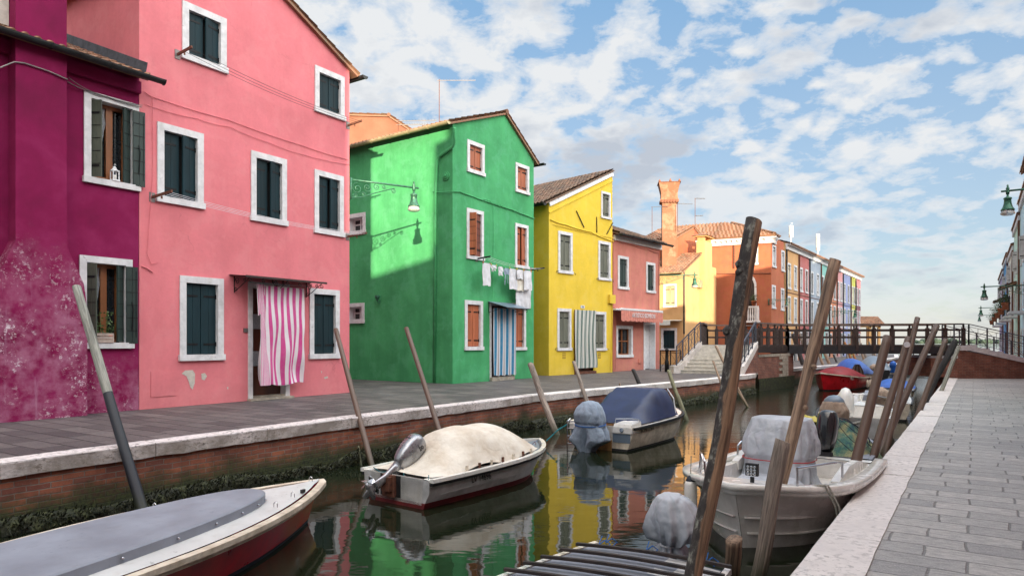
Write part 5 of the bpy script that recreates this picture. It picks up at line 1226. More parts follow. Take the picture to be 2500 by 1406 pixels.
# ---------------- street lamps on wall arms ----------------
def make_lamp(L=1.9):
    r_ = empty('wall_lamp', '', 'street lamp'); m = MB()
    m.tube([(0, 0, 0), (L+.12, 0, 0)], .028, 8); m.lathe([(.04, -.10), (.05, -.02), (.035, .03), (.05, .06), (.02, .12), (.028, .15), (.004, .19)], (L, 0, 0), 10); m.lathe([(.0, -.03), (.03, -.02), (.03, .02), (0, .03)], (L+.13, 0, 0), 8)
    m.box(-.015, .02, -.05, .05, -.55, .06); m.build('arm', MT['lamp_green'], r_, True)
    m = MB(); m.tube([(0, 0, -.50), (.3, 0, -.46), (.7, 0, -.30), (1.15, 0, -.14), (1.3, 0, -.10)], .014, 6)
    for c, r0, a, s_2 in (((.19, 0, -.22), .16, 1.5, 1), ((.48, 0, -.17), .12, 0, -1), ((.76, 0, -.12), .09, 2, 1), ((.98, 0, -.09), .06, 0, -1), ((1.28, 0, -.17), .075, 1.57, 1), ((.12, 0, -.44), .07, 0, 1), ((.38, 0, -.36), .06, 3, -1)): scroll(m, c, r0, 1.6, a, .011, sgn=s_2)
    m.build('scroll_bracket', MT['lamp_green'], r_)
    m = MB(); m.lathe([(.025, -.10), (.03, -.16), (.085, -.19), (.10, -.20), (.105, -.23), (.085, -.25), (.095, -.36), (.125, -.47), (.165, -.53), (.17, -.56), (.15, -.56), (.10, -.40), (.02, -.30)], (L, 0, 0), 20); m.build('lamp_shade', MT['lamp_green'], r_, True)
    m = MB(); m.lathe([(.150, -.555), (.172, -.63), (.178, -.66), (.12, -.70), (.01, -.715)], (L, 0, 0), 20); m.build('glass', MT['lamp_glass'], r_, True)
    return r_
lamp0 = make_lamp()
lamps = []
def put_lamp(p, d_, label, scale=1.0, first=False):
    l = lamp0 if first else copy_tree(lamp0); l.location = p; l.rotation_euler = (0, 0, math.atan2(d_[1], d_[0])); l.scale = (scale,)*3; l['label'] = label; l['group'] = 'green street lamps on wall arms'; return l
put_lamp(Vector((PB.x+.02, PB.y+.06, CAMZ+395/FPX*19.1)), (.85, .52), 'green bell-shaped lamp on a scrolled arm at the corner of the pink house', 1.0, True)
sp = sF.world(sF.W-.05, -.02, CAMZ+164/FPX*35.5); put_lamp(sp, (.99, -.15), 'green bell-shaped lamp on a scrolled arm at the corner of the salmon shop', .95)
cp = px(1872, 724, 43.2); put_lamp(Vector((CO.x-.2, CO.y, CAMZ+113/FPX*42.4)), (.99, .15), 'green lamp on the canal corner of the terracotta corner building', .7)
q_ = RF.world(RF.s_(2031), -.02, CAMZ+75/FPX*62); put_lamp(q_, (.97, -.2), 'small dark lamp on the front of the bright orange terraced house', 1.0)
RNl = (-.828, .561)
nl = Vector((9.75, 13.2)); 
for (Y, lab, z) in ((17.0, 'large green bell-shaped lamp at the right edge, nearest of the right bank lamps', 5.12), (35.6, 'green lamp with an ornate scroll on the pale blue house of the right bank', 4.28), (56, 'small green lamp on the right bank, third from the camera', 4.2), (74, 'tiny dark lamp farthest away on the right bank', 4.3)):
    w = rline(Y-1.1); put_lamp(Vector((w.x+(-.02), w.y, z)), RNl, lab, .86 if Y < 20 else 1.0)
ll = bpy.data.objects
# quay lamp post far off
p = px(2230, 850, 78); r_ = empty('lamp_post', 'thin lamp post far off beyond the bridge at the mouth of the canal', 'lamp post', (p.x, p.y, WZ)); m = MB(); m.lathe([(.12, 0), (.08, .5), (.05, 1), (.04, 2.7), (.06, 2.8), (.16, 3.0), (.2, 3.3), (.05, 3.6)], n=8); m.build('post', MT['iron_black'], r_)

# ---------------- clotheslines and laundry ----------------
def clothes_line(name, label, F, p0, p1, reach, nl, mats, brk='rust', sag=.05):
    """arms at wall points p0, p1 = (s, z); nl lines from one arm to the other"""
    r_ = empty(name, label, 'clothesline', F.world(p0[0], 0, p0[1]), F.ang); T = F.T if False else Matrix.Translation((-p0[0], 0, -p0[1]))
    for p in (p0, p1):
        m = MB(T); m.box(p[0]-.06, p[0]+.06, -.015, 0, p[1]-.10, p[1]+.10, 1); m.beam((p[0], 0, p[1]), (p[0], -reach, p[1]+.04), .035, .05, m=0); m.tube([(p[0], -reach*.5, p[1]-.02), (p[0]-.0, -reach*.5, p[1]-.07)], .02, 6, m=0)
        m.build('arm', [MT[brk], MT['aerial_metal']], r_)
    m = MB(T)
    for k in range(nl):
        y = -reach*(.45+.5*k/max(1, nl-1)); P = []
        for i in range(13): t_ = i/12; P.append((p0[0]+(p1[0]-p0[0])*t_, y, p0[1]+.02+(p1[1]-p0[1])*t_-sag*4*t_*(1-t_)))
        m.tube(P, .0045, 4, m=0)
    m.build('line', [MT[mats]], r_)
    return r_
clothes_line('clothesline', 'dark clothesline between rusty wall arms under the top windows of the pink house', pinkF, (pinkF.s_(433), pinkF.z_(433, 134)), (pinkF.s_(849), pinkF.z_(849, 307)), .55, 3, 'iron_black', sag=.12)
clothes_line('clothesline', 'white clothesline between wall arms under the middle windows of the pink house', pinkF, (pinkF.s_(371), pinkF.z_(371, 482)), (pinkF.s_(848), pinkF.z_(848, 578)), .75, 4, 'cloth_white', sag=.10)
gs0, gz0 = gF.s_(1163), gF.z_(1163, 632); gs1, gz1 = gF.s_(1297), gF.z_(1297, 659)
clothes_line('clothesline', 'clothesline on wall arms below the middle windows of the green house, hung with washing', gF, (gs0, gz0), (gs1, gz1), .62, 3, 'cloth_white', 'iron_black', .10)
def garment(name, label, cat, x0, x1, yt, yb, mat_, y=-.42, shape=None, thick=.012):
    s0, s1_ = gF.s_(x0, y), gF.s_(x1, y); zt2, zb2 = gF.z_(x0, yt, y), gF.z_(x0, yb, y); w = s1_-s0; hgt = zt2-zb2
    m = MB(gF.M @ Matrix.Translation((s0, y, zb2)))
    for a_, (c0_, c1_, d0, d1) in enumerate(shape or [(0, 1, 0, 1)]):
        def fn(u, v, o=0):
            taper = 1; x = (c0_+(c1_-c0_)*u)*w; z = (d0+(d1-d0)*v)*hgt
            return (x+.012*math.sin(v*7+a_), .02*math.sin(x*22+v*3)*(1.1-v)+.02*mn.noise(Vector((x*6, z*5, s0*9)))+o+a_*.004, z-.012*math.sin(u*9)*(v < .05))
        n_u, n_v = max(4, int((c1_-c0_)*w/.03)), max(5, int((d1-d0)*hgt/.04))
        m.grid(lambda u, v: fn(u, v, 0), n_u, n_v, False); m.grid(lambda u, v: fn(u, v, thick), n_u, n_v, False)
    m.cur = 1
    m.box(.01, .025, -.012, .02, hgt-.03, hgt+.04); m.box(w-.03, w-.015, -.012, .02, hgt-.03, hgt+.04)
    r_ = m.build(name, [MT[mat_], MT[random.choice(['peg_red', 'peg_yellow', 'peg_green'])]], None, True, fix=False); return tag(r_, label, cat, 'washing on the line of the green house')
garment('towel', 'long narrow white towel, first item on the washing line', 'towel', 1179, 1197.5, 641, 696, 'cloth_white')
garment('underpants', 'small white underpants beside the long towel on the washing line', 'laundry', 1199, 1213, 646, 662, 'cloth_white', shape=[(0, 1, .5, 1), (.15, .4, 0, .5), (.6, .85, .15, .5)])
garment('underpants', 'second pair of small white pants pegged on the washing line', 'laundry', 1217, 1229, 650, 672, 'cloth_white', shape=[(0, 1, .5, 1), (.1, .9, 0, .5)])
garment('bra', 'pale blue bra with dangling straps on the washing line', 'laundry', 1231, 1244, 654, 695, 'cloth_grey', shape=[(0, 1, .62, 1), (.15, .25, 0, .62), (.6, .7, .1, .62)])
garment('shirt', 'white shirt pegged between the bra and the folded towels', 'shirt', 1244, 1262, 655, 705, 'cloth_white', shape=[(0, 1, 0, 1)])
garment('towel', 'white towel folded over the line next to the shirt', 'towel', 1263, 1278, 657, 680, 'cloth_white', -.50)
garment('dishcloth', 'off-white cloth hanging lower behind the folded towel', 'laundry', 1262, 1279, 659, 709, 'cloth_cream', -.42, shape=[(0, 1, 0, 1)])
garment('trousers', 'white trousers, last item on the washing line, hanging lowest', 'trousers', 1259, 1298, 658, 752, 'cloth_white', -.34, shape=[(.25, 1, .5, 1), (.05, .5, .0, .62), (.55, .95, .03, .55), (.2, .85, .02, .6)])
garment('pillowcase', 'creased white pillowcase at the right end of the washing line', 'laundry', 1280, 1297, 659, 707, 'cloth_white', -.5)

# ---------------- mooring poles ----------------
def pole(label, top, Yt, bot, w0, w1, mat_, bend=.0, rough=.012, name='mooring_pole', group=None, bz=None, cap=None, n=14, seed=0, knob=0, cat='mooring pole', Yb=None, split=None):
    """top, bot: where its two ends are seen; the foot stands in the canal bed under its water point"""
    B_ = gp(bot[0], bot[1], WZ) if Yb is None else px(bot[0], bot[1], Yb); T_ = px(top[0], top[1], Yt); ax = T_-B_; B2 = B_-ax.normalized()*(.8/max(.3, ax.normalized().z)); L = (T_-B2).length
    rt = w0*Yt/FPX/2; rb = w1*B_.y/FPX/2
    qd = (T_-B2).to_track_quat('Z', 'Y'); m = MB(); rnd = random.Random(seed+int(top[0])); ns = 26; R_ = []
    for k in range(ns+1):
        f = k/ns; rr = rb+(rt-rb)*f; cx = bend*math.sin(math.pi*f)+rough*1.6*mn.noise(Vector((f*3+seed, 1, top[0]))); cy = rough*1.6*mn.noise(Vector((f*3, 5, top[0])))
        ring = []
        for j in range(n):
            a = 2*math.pi*j/n; rr2 = rr*(1+(rough*7)*mn.noise(Vector((math.cos(a)*1.3, math.sin(a)*1.3, f*L*1.7+top[0])))+(rough*3)*mn.noise(Vector((math.cos(a)*4, math.sin(a)*4, f*L*1.2))))
            ring.append((cx+math.cos(a)*rr2, cy+math.sin(a)*rr2, f*L+(rough*1.5*math.cos(a) if k == ns else 0)))
        R_.append(ring)
    m.rings(R_)
    if split is not None:
        for fi, f_ in enumerate(m.f):
            if fi//n < ns*split and fi < ns*n: m.m[fi] = 1
    for k in range(knob):
        z = L*rnd.uniform(.35, .95); a = rnd.random()*6.28; rr = (rb+rt)/2; m.lathe([(.03, -.03), (.045, 0), (.03, .03)], (math.cos(a)*rr*.8, math.sin(a)*rr*.8, z), 8)
    mats = [MT[mat_]]+([MT[cap]] if cap else [])
    o = m.build(name, mats, None, True); o.matrix_world = Matrix.Translation(B2) @ qd.to_matrix().to_4x4()
    return tag(o, label, cat, group or 'mooring poles leaning in the canal')
pole('tall leaning pole, bare wood above and black paint below, before the magenta house', (187, 700), 9.7, (353, 1262), 19, 28, 'pole_pale', rough=.006, cap='pole_blackpaint', split=.60)
pole('smooth brown pole by the right ground floor window of the pink house', (820, 804), 14.0, (910, 1145), 11, 16, 'pole_brown', rough=.002)
pole('smooth brown pole in front of the green side wall, behind the cream covered boat', (992, 801), 14.9, (1096, 1125), 11, 14, 'pole_brown', rough=.002)
pole('knotty grey pole in front of the right corner of the green house', (1296, 890), 18.3, (1364, 1060), 15, 15, 'pole_grey', .06, .02)
pole('grey pole in front of the yellow house curtain, behind the blue covered boat', (1402, 884), 20, (1457, 1035), 9, 12, 'pole_grey', .05, .02)
pole('thin crooked stick just left of the blue boat canopy top', (1512, 936), 21.8, (1532, 1005), 4, 5, 'pole_warm', .03, .02, n=8)
pole('short black burnt-looking pole behind the blue boat canopy', (1546, 903), 23, (1592, 1003), 9, 10, 'pole_dark', .03, .02)
pole('greenish pole rising beside the bow of the blue covered boat', (1633, 905), 21, (1679, 1026), 9, 11, 'pole_green', .03, .015)
pole('thin dark twig pole leaning on the greenish pole', (1652, 957), 20.6, (1671, 1022), 4, 6, 'pole_grey', .02, .02, n=8)
pole('thin pole just left of the big bark pole, foot near the weedy wall', (1741, 881), 23.5, (1788, 1004), 5, 6, 'pole_warm', .02, .01, n=8)
pole('thin brown pole at the quay corner beside the bridge stairs', (1748, 845), 25, (1826, 994), 7, 7, 'pole_warm', .02, .008, n=10)
pole('huge foreground pole with black and grey bark and a split of bare brown wood', (1841, 538), 5.5, (1680, 1425), 39, 43, 'pole_bark', -.04, .011, n=24, knob=4, Yb=4.72)
pole('long weathered bare pole leaning right, its foot behind the short cut pole', (2040, 634), 7.9, (1869, 1332), 27, 31, 'pole_warm', .0, .010, n=20, knob=3)
pole('short thick pole with sawn top standing against the long weathered pole', (1912, 1076), 6.7, (1848, 1412), 36, 37, 'pole_grey', .0, .012, n=20)
pole('squat cracked stump with sawn top beside the slatted raft boat', (1792, 1316), 6.1, (1782, 1432), 38, 40, 'pole_warm', .0, .012, n=18)
pole('thickest smooth brown pole at the right quay, foot by the white boat', (2167, 822), 10.3, (2063, 1232), 20, 28, 'pole_brown', rough=.002)
pole('smooth brown pole with a white dot near its top, second at the right quay', (2218, 824), 11.8, (2113, 1180), 15, 21, 'pole_brown', rough=.002)
pole('smooth brown pole rising highest behind the white-dotted pole', (2240, 776), 13.6, (2155, 1135), 12, 15, 'pole_brown', rough=.002)
pole('smooth brown pole leaning most steeply across the right bank cluster', (2287, 795), 14.2, (2140, 1125), 14, 18, 'pole_brown', rough=.002)
pole('reddish brown pole next to the gnarled black pole', (2309, 828), 18.0, (2227, 1052), 11, 15, 'pole_brown', rough=.003)
pole('gnarled black crooked pole at the right quay edge near the bridge', (2334, 829), 20.0, (2244, 1028), 14, 17, 'pole_dark', .10, .03)
pole('thin pale pole behind the gnarled black one by the bridge ramp', (2341, 846), 25, (2284, 990), 9, 10, 'pole_pale', .0, .01)
pole('short rotten stub sticking out of the weed beside the left brown pole', (868, 1066), 12.9, (884, 1135), 6, 9, 'pole_green', .02, .03, n=8)
d0 = MB(); wp = px(2218, 843, 11.72); d0.lathe([(0, -.004), (.05, -.003), (.05, .003), (0, .004)], n=14); dd = d0.build('reflector_disc', MT['white_paint']); pl_ = [o for o in C.objects if o.get('label', '').startswith('smooth brown pole with a white dot')][0]
dd.parent = pl_; bpy.context.view_layer.update(); axs = px(2218, 824, 11.8)-gp(2113, 1180, WZ); f_ = .94; pc = gp(2113, 1180, WZ).lerp(px(2218, 824, 11.8), f_)
dd.matrix_parent_inverse = pl_.matrix_world.inverted(); dd.matrix_basis = Matrix.Translation(pc+Vector((-.045, -.105, .02))) @ Matrix.Rotation(R(90), 4, 'X') @ Matrix.Rotation(R(-15), 4, 'Y')
fp = [((1936, 815), (1972, 925), 11, 'pole_dark', 'dark thick pole nearest beyond the bridge pier'), ((1951, 812), (1985, 918), 6, 'pole_grey', 'thin grey pole second beyond the pier'), ((1996, 855), (2022, 925), 7, 'pole_warm', 'brown pole behind the bow of the red boat'), ((2005, 845), (2040, 920), 8, 'pole_warm', 'brown pole leaning over the red boat cover'), ((2035, 866), (2056, 915), 5, 'pole_dark', 'short dark pole between the red and blue boats'), ((2066, 840), (2073, 912), 5, 'pole_grey', 'upright grey pole above the blue boat'),
      ((2062, 835), (2092, 912), 6, 'pole_orange', 'sunlit orange pole above the blue boat'), ((2074, 840), (2100, 908), 6, 'pole_orange', 'second sunlit orange pole to the right of the first'), ((2090, 825), (2120, 905), 6, 'pole_warm', 'pole leaning above the dark covered boat'), ((2102, 838), (2124, 900), 5, 'pole_grey', 'grey pole right behind the dark covered boat'), ((2122, 835), (2140, 896), 5, 'pole_grey', 'grey pole near the far end of the left bank'), ((2128, 845), (2146, 892), 4, 'pole_warm', 'last thin pole near the far end of the left bank')]
for a, b, w, mt, lab in fp:
    Yb = gy(b[1], WZ); pole(lab, a, Yb*1.02, b, w*.9, w, mt, 0, .008, n=8, group='poles beyond the bridge')
# ---------------- boats ----------------
def hull(m, L, B, fs, fb, draft, tw=.85, full=2.2, tm=.45, rake=.10, wl=.05, bowlift=.0, flare=.80, blunt=0.0, n=22, sub=.78, rows=None):
    """lofted hull along +x from transom 0 to stem L; returns gunwale functions b(t), s(t)"""
    def hb(t):
        if t < tm: f = tw+(1-tw)*math.sin(t/tm*math.pi/2)
        else: f = max(0, 1-((t-tm)/(1-tm))**full)
        return B/2*max(f, blunt*(1 if t < .999 else .0)+.004)
    def sh(t): return fs+(fb-fs)*t**2
    R_ = []
    for i in range(n+1):
        t_ = i/n if i < n*.6 else .6+.4*(1-(1-(i/n-.6)/.4)**1.5)
        b = hb(t_); s = sh(t_); kf = (max(0, (t_-.6)/.4))**2
        kz = -draft*(1-kf*.85)
        half = [(1.0, s), (.985, s-.035), (flare+.12*(1-kf), s*.55), (flare-.06*kf, wl), (sub-.25*kf, -draft*.35), (.42-.2*kf, kz*.85), (0, kz)]
        xr = [0, .002, .35, .75, .9, 1, 1]
        ring = [(L*t_-rake*L*xr[k]*max(0, t_-.5)*2, b*w, z) for k, (w, z) in enumerate(half)]
        ring += [(x, -y, z) for x, y, z in ring[-2::-1]]
        R_.append(ring)
    I = [[m.vert(p) for p in r] for r in R_]; nn = len(I[0]); mi = [0, 0, 0, 1, 1, 1, 1, 1, 1, 0, 0, 0]
    for k in range(n):
        for j in range(nn-1): m.face([I[k][j], I[k][j+1], I[k+1][j+1], I[k+1][j]], None, mi[j])
    m.face(I[0][:4]+I[0][-4:], None, 0); m.face(I[0][3:-3], None, 1)
    return hb, sh
def tpar(n=26): return [i/n if i < n*.6 else .6+.4*(1-(1-(i/n-.6)/.4)**1.5) for i in range(n+1)]
def gunwale(m, L, hb, sh, out=.01, w=.03, h=.045, dz=0, close=True):
    """rub rail: a rectangular strip round the sheer, transom included"""
    ts = tpar(); P = [(L*t, hb(t)+out, sh(t)+dz) for t in ts]; Q = [(x, -y, z) for x, y, z in P]
    P[-1] = (L+out, 0.002, sh(1)+dz); Q = Q[:-1]
    path = P+Q[::-1]
    R_ = []
    for k, p in enumerate(path):
        a = Vector(path[max(0, k-1)]); b = Vector(path[min(len(path)-1, k+1)]); d_ = (b-a); d_.z = 0; d_.normalize(); nrm = Vector((d_.y, -d_.x, 0)); p = Vector(p)
        R_.append([p+nrm*(-w)+Vector((0, 0, -h/2)), p+nrm*w*.2+Vector((0, 0, -h/2)), p+nrm*w*.2+Vector((0, 0, h/2)), p+nrm*(-w)+Vector((0, 0, h/2))])
    m.rings(R_)
def deck(m, L, hb, sh, t0, t1, dz=0, ins=0.0, crown=.02, n=20):
    R_ = []
    for i in range(n+1):
        t_ = t0+(t1-t0)*i/n; b = max(.002, hb(t_)-ins); z = sh(t_)+dz; x = L*t_ if t_ < 1 else L-.003
        R_.append([(x, b*k/4, z+crown*(1-(k/4)**2)) for k in range(-4, 5)])
    m.rings(R_, False, False, closed=False)
def well(m, L, hb, sh, t0, t1, ins=.11, fz=.06, n=18):
    """side decks, inner walls and floor of an open boat"""
    A_, B2, F_ = [], [], []
    for i in range(n+1):
        t_ = t0+(t1-t0)*i/n; b = hb(t_); bi = max(.02, b-ins); z = sh(t_)
        m_ = [(L*t_, b, z), (L*t_, bi, z+.012), (L*t_, bi*.93, fz), (L*t_, 0, fz), (L*t_, -bi*.93, fz), (L*t_, -bi, z+.012), (L*t_, -b, z)]; A_.append(m_)
    m.rings(A_, False, False, closed=False)
    for t_ in (t0, t1):
        b = hb(t_); bi = max(.02, b-ins); z = sh(t_); m.poly([(L*t_, bi, z+.012), (L*t_, bi*.93, fz), (L*t_, -bi*.93, fz), (L*t_, -bi, z+.012)])
def boat(name, label, stern, bow, cat='boat', group='boats moored in the canal', z=WZ):
    s, b = Vector(stern), Vector(bow); d_ = b-s
    return empty(name, label, cat, (s.x, s.y, z), math.atan2(d_.y, d_.x), group), d_.length
def bpart(r_, name, mats, fn, smooth=False, label=None, T=None, fix=True):
    m = MB(T); fn(m); o = m.build(name, [MT[k] for k in ([mats] if isinstance(mats, str) else mats)], r_, smooth, fix)
    if label: o['label'] = label
    return o
def smooth_angle(o, a=40):
    me = o.data
    bm = bmesh.new(); bm.from_mesh(me)
    bmesh.ops.remove_doubles(bm, verts=bm.verts, dist=.0008)
    bmesh.ops.recalc_face_normals(bm, faces=bm.faces)
    for f in bm.faces: f.smooth = True
    for e in bm.edges:
        if len(e.link_faces) == 2 and e.calc_face_angle(0) > R(a): e.smooth = False
    bm.to_mesh(me); bm.free(); return o
def drape(m, rings, folds=9, amp=.02, seed=0, n=44, noise_=.03):
    """cloth over something: rings (cx, cy, z, rx, ry, fold, power)"""
    R_ = []
    for k, (cx, cy, z, rx, ry, fo, *pw) in enumerate(rings):
        p = pw[0] if pw else 2.0; r_ = []
        for j in range(n):
            a = 2*math.pi*j/n; c, s = math.cos(a), math.sin(a); q = (abs(c)**p+abs(s)**p)**(-1/p)
            k1 = folds/5.0; w = 1+fo*3.2*(.45-1.6*abs(mn.noise(Vector((c*k1+seed, s*k1, z*.5))))-.9*abs(mn.noise(Vector((c*k1*2.1, s*k1*2.1+seed, z*.9)))))+noise_*mn.noise(Vector((c*2.5+seed, s*2.5, z*4)))*2.4
            r_.append((cx+c*q*rx*w, cy+s*q*ry*w, z+fo*.35*mn.noise(Vector((c*2+seed, s*2, 9)))))
        R_.append(r_)
    m.rings(R_, False, True)
def interp(rings, k=3):
    out = []
    for a, b in zip(rings, rings[1:]):
        for i in range(k): out.append(tuple(x+(y-x)*i/k for x, y in zip(a, b)))
    out.append(rings[-1]); return out

# 1 --- white-decked red boat, near left
bow = px(778, 1180, 8.75).xy; ax = Vector((.36, .933)); st = bow-ax*5.6
r_, L = boat('canal_boat', 'long boat with cream deck, grey cover board and deep red hull, nearest on the left', st, bow); B1 = 1.66
m = MB(); hb, sh = hull(m, L, B1, .46, .47, .22, .80, 2.1, .45, .05, wl=.04); o = m.build('hull', [MT['hull_red'], MT['antifoul_navy']], r_, fix=False); smooth_angle(o)
bpart(r_, 'rub_rail', 'gel_cream', lambda m: (gunwale(m, L, hb, sh, .035, .075, .05, -.01), gunwale(m, L, hb, sh, .02, .04, .05, -.062)))
bpart(r_, 'deck', 'gel_deck', lambda m: deck(m, L, hb, sh, 0, 1, .005, .03, .03, 30), True)
def board(m):
    N = 60; P = []
    Lc, cxx, bb = L*.80, L*.0, .60
    for k in range(N+1):
        a = -math.pi/2+math.pi*k/N; c, s = math.cos(a), math.sin(a); x = cxx+1.2+(Lc-1.2)*abs(c)**.85 if True else 0; P.append((x, bb*math.copysign(abs(s)**.8, s)))
    P = [(0.2, -bb)]+P+[(0.2, bb)]; z = lambda x, y: sh(min(1, x/L))+.035+.03*(1-(y/.7)**2)
    m.rings([[(x, y, z(x, y)-.03) for x, y in P], [(x, y, z(x, y)+.055) for x, y in P], [(x-.015, y*.97, z(x, y)+.068) for x, y in P]])
bo = bpart(r_, 'cover_board', 'board_grey', board); 
for k in range(8):
    a = -R(8)-k*R(11); x = 1.2+(L*.80-1.2)*abs(math.cos(a))**.85; y = .60*math.copysign(abs(math.sin(a))**.8, math.sin(a)); m = MB(); m.lathe([(.016, -.004), (.014, .008), (.004, .014)], (x*1.0+.005, y*1.012, sh(x/L)+.06), 8); sc_o = m.build('screw', MT['chrome'], bo)
def eye(m, x, y):
    z = sh(x/L)+.03; m.tube([(x, y-.025, z), (x, y-.02, z+.045), (x, y, z+.06), (x, y+.02, z+.045), (x, y+.025, z)], .005, 5)
for x, y in ((L-.95, -.36), (L-1.4, -.50), (L-.16, .0), (L-1.9, .66)): m = MB(); eye(m, x, y); m.build('deck_eye', MT['chrome'], r_)
bpart(r_, 'cleat', 'rubber_black', lambda m: m.box(L-.72, L-.66, -.31, -.28, sh(.86)+.02, sh(.86)+.06))

# 2 --- grey-white boat with cream cover and silver outboard
r_, L = boat('canal_boat', 'grey-white boat under a cream tarpaulin hump with a silver outboard motor tilted up', (-1.62, 9.5), (.47, 12.25))
m = MB(); hb, sh = hull(m, L, 1.42, .40, .50, .16, .93, 3.0, .45, .09, wl=.085, flare=.86); o = m.build('hull', [MT['gel_grey'], MT['antifoul_red']], r_, fix=False); smooth_angle(o)
bpart(r_, 'rub_rail', 'rubber_black', lambda m: gunwale(m, L, hb, sh, .012, .03, .045, -.05)); bpart(r_, 'gunwale', 'gel_white', lambda m: gunwale(m, L, hb, sh, .012, .06, .05, .0))
bpart(r_, 'deck', 'hull_blue_grey', lambda m: (deck(m, L, hb, sh, .74, 1, -.02, .05, .02),), True); bpart(r_, 'side_deck', 'gel_white', lambda m: well(m, L, hb, sh, 0.0, .76, .12, .05))
def hump(m):
    x0, x1 = .10, 2.75; NX, NY = 40, 30
    def fn(u, v):
        x = x0+(x1-x0)*u; t_ = x/L; b = hb(t_)-.05; y = b*(2*v-1); e = 1-abs(2*v-1)**2.6
        pr = (math.sin(math.pi*min(1, max(0, u))**.9))**.55 if 0 < u < 1 else 0
        prof = .02+.50*pr*(1-.22*(u < .5)*(1-u*2)); h = prof*e
        if u < .30: h *= (u/.30)**1.3*.85+.1
        n_ = mn.noise(Vector((x*2.2, y*2.2, 4)))*.05*e+.02*math.sin(y*16+x*5)*(1-e)*2*pr+.018*math.sin(x*7+y*5)*e
        return (x, y, sh(t_)+.025+h+n_*(.3+pr*.7))
    m.grid(fn, NX, NY, False)
bpart(r_, 'tarpaulin', 'cloth_cream', hump, True, 'stained cream tarpaulin')
for k in range(7):
    x = .75+k*.27; t_ = x/L; m = MB(); m.box(x, x+.035, -(hb(t_)-.035), -(hb(t_)-.06), sh(t_)+.01, sh(t_)+.09); m.build('strap', MT['rust' if k % 2 else 'gel_cream'], r_)
bpart(r_, 'cleat', 'chrome', lambda m: [m.tube([(L*.86, s_2*.25-.04, sh(.86)+.02), (L*.86, s_2*.25-.02, sh(.86)+.07), (L*.86, s_2*.25+.04, sh(.86)+.02)], .008, 5) for s_2 in (-1, 1)])
bpart(r_, 'mooring_line', 'rope_teal', lambda m: (m.tube([(.04, -.12, .44), (.03, -.14, .37), (.02, -.40, .38), (.03, -.60, .40), (.04, -.60, .47)], .007, 5), m.tube([(.04, .50, .45), (.03, .35, .40), (.03, .20, .42)], .006, 5)))
bpart(r_, 'motor_bracket', 'rust', lambda m: (m.box(-.05, .02, -.02, .22, .10, .40), m.box(-.10, -.05, .02, .18, .18, .38)))
bpart(r_, 'transom_plate', 'hull_dark', lambda m: m.box(-.008, .0, -.10, .30, .10, .40))
bpart(r_, 'lettering_band', 'gel_grey', lambda m: m.beam((.2, -hb(.1)*.97-.005, .19), (1.9, -hb(.6)*.97-.005, .20), .004, .008))
ang_s = math.atan2(hb(.36)-hb(.12), (.36-.12)*L)
text('LV 14696', .125, Matrix.Translation((1.02, -hb(.29)*.985-.012, .285)) @ Matrix.Rotation(-ang_s*0.6, 4, 'Z') @ Matrix.Rotation(R(90-8), 4, 'X'), 'iron_black', r_, ext=.001, sx=.9, shear=.1)
def outboard(r_, T, cowl, size=1.0, prop=True, name='outboard_motor', lettering=None, lab=None):
    """local: x aft-positive (away from boat is -x of boat), z up the leg; powerhead at top"""
    m = MB(T)
    def sec(z, rx, ry, cx=0, p=2.6, n=20): return [(cx+rx*math.copysign(abs(math.cos(a))**(2/p), math.cos(a)), ry*math.copysign(abs(math.sin(a))**(2/p), math.sin(a)), z) for a in [2*math.pi*j/n for j in range(n)]]
    S_ = [(.30, .09, .07, 0), (.36, .135, .10, -.01), (.46, .165, .125, -.03), (.58, .185, .14, -.04), (.70, .19, .145, -.05), (.80, .18, .14, -.055), (.87, .15, .12, -.05), (.905, .09, .08, -.045), (.915, .02, .02, -.04)]
    m.rings([sec(z*size, a*size, b*size, c*size) for z, a, b, c in S_])
    o = m.build(name, MT[cowl], r_, True)
    if lab: o['label'] = lab
    m = MB(T); m.rings([sec(z*size, a*size, b*size, c*size, 2.2) for z, a, b, c in ((-.48, .03, .012, -.02), (-.30, .075, .025, -.02), (-.22, .08, .03, -.02), (0, .06, .04, 0), (.2, .075, .06, 0), (.30, .09, .07, 0))]); m.rings([sec(z*size, a*size, b*size, c*size, 2) for z, a, b, c in ((-.235, .17, .06, -.06), (-.22, .17, .06, -.06))])
    m.tube([Vector(p)*size for p in ((-.17, 0, -.33), (-.10, 0, -.33), (.02, 0, -.33), (.11, 0, -.33), (.14, 0, -.33))], [.02*size, .042*size, .048*size, .035*size, .008*size], 12); m.build('leg', MT[cowl], o, True)
    m = MB(T); m.box(.05*size, .14*size, -.10*size, .10*size, .08*size, .30*size); m.build('clamp', MT['rubber_black'], o)
    m = MB(T); m.tube([(.1*size, 0, .34*size), (.34*size, 0, .36*size), (.46*size, 0, .38*size)], .016*size, 6)
    if prop:
        for k in range(3):
            a = 2.09*k+.3; e = Vector((0, math.cos(a), math.sin(a))); f = Vector((0, -math.sin(a), math.cos(a))); c = Vector((-.18, 0, -.33))
            m.poly([(c+e*.03)*size, (c+e*.08+f*.05+Vector((.02, 0, 0)))*size, (c+e*.13+f*.03+Vector((.025, 0, 0)))*size, (c+e*.12-f*.03-Vector((.01, 0, 0)))*size, (c+e*.04-f*.02-Vector((.01, 0, 0)))*size])
    m.build('propeller', MT['chrome'], o); return o
Tm = Matrix.Translation((-.08, .12, .36)) @ Matrix.Rotation(R(60), 4, 'Y') @ Matrix.Scale(.92, 4)
om = outboard(r_, Tm, 'motor_silver', 1.0, lab='silver outboard motor tilted up out of the water')
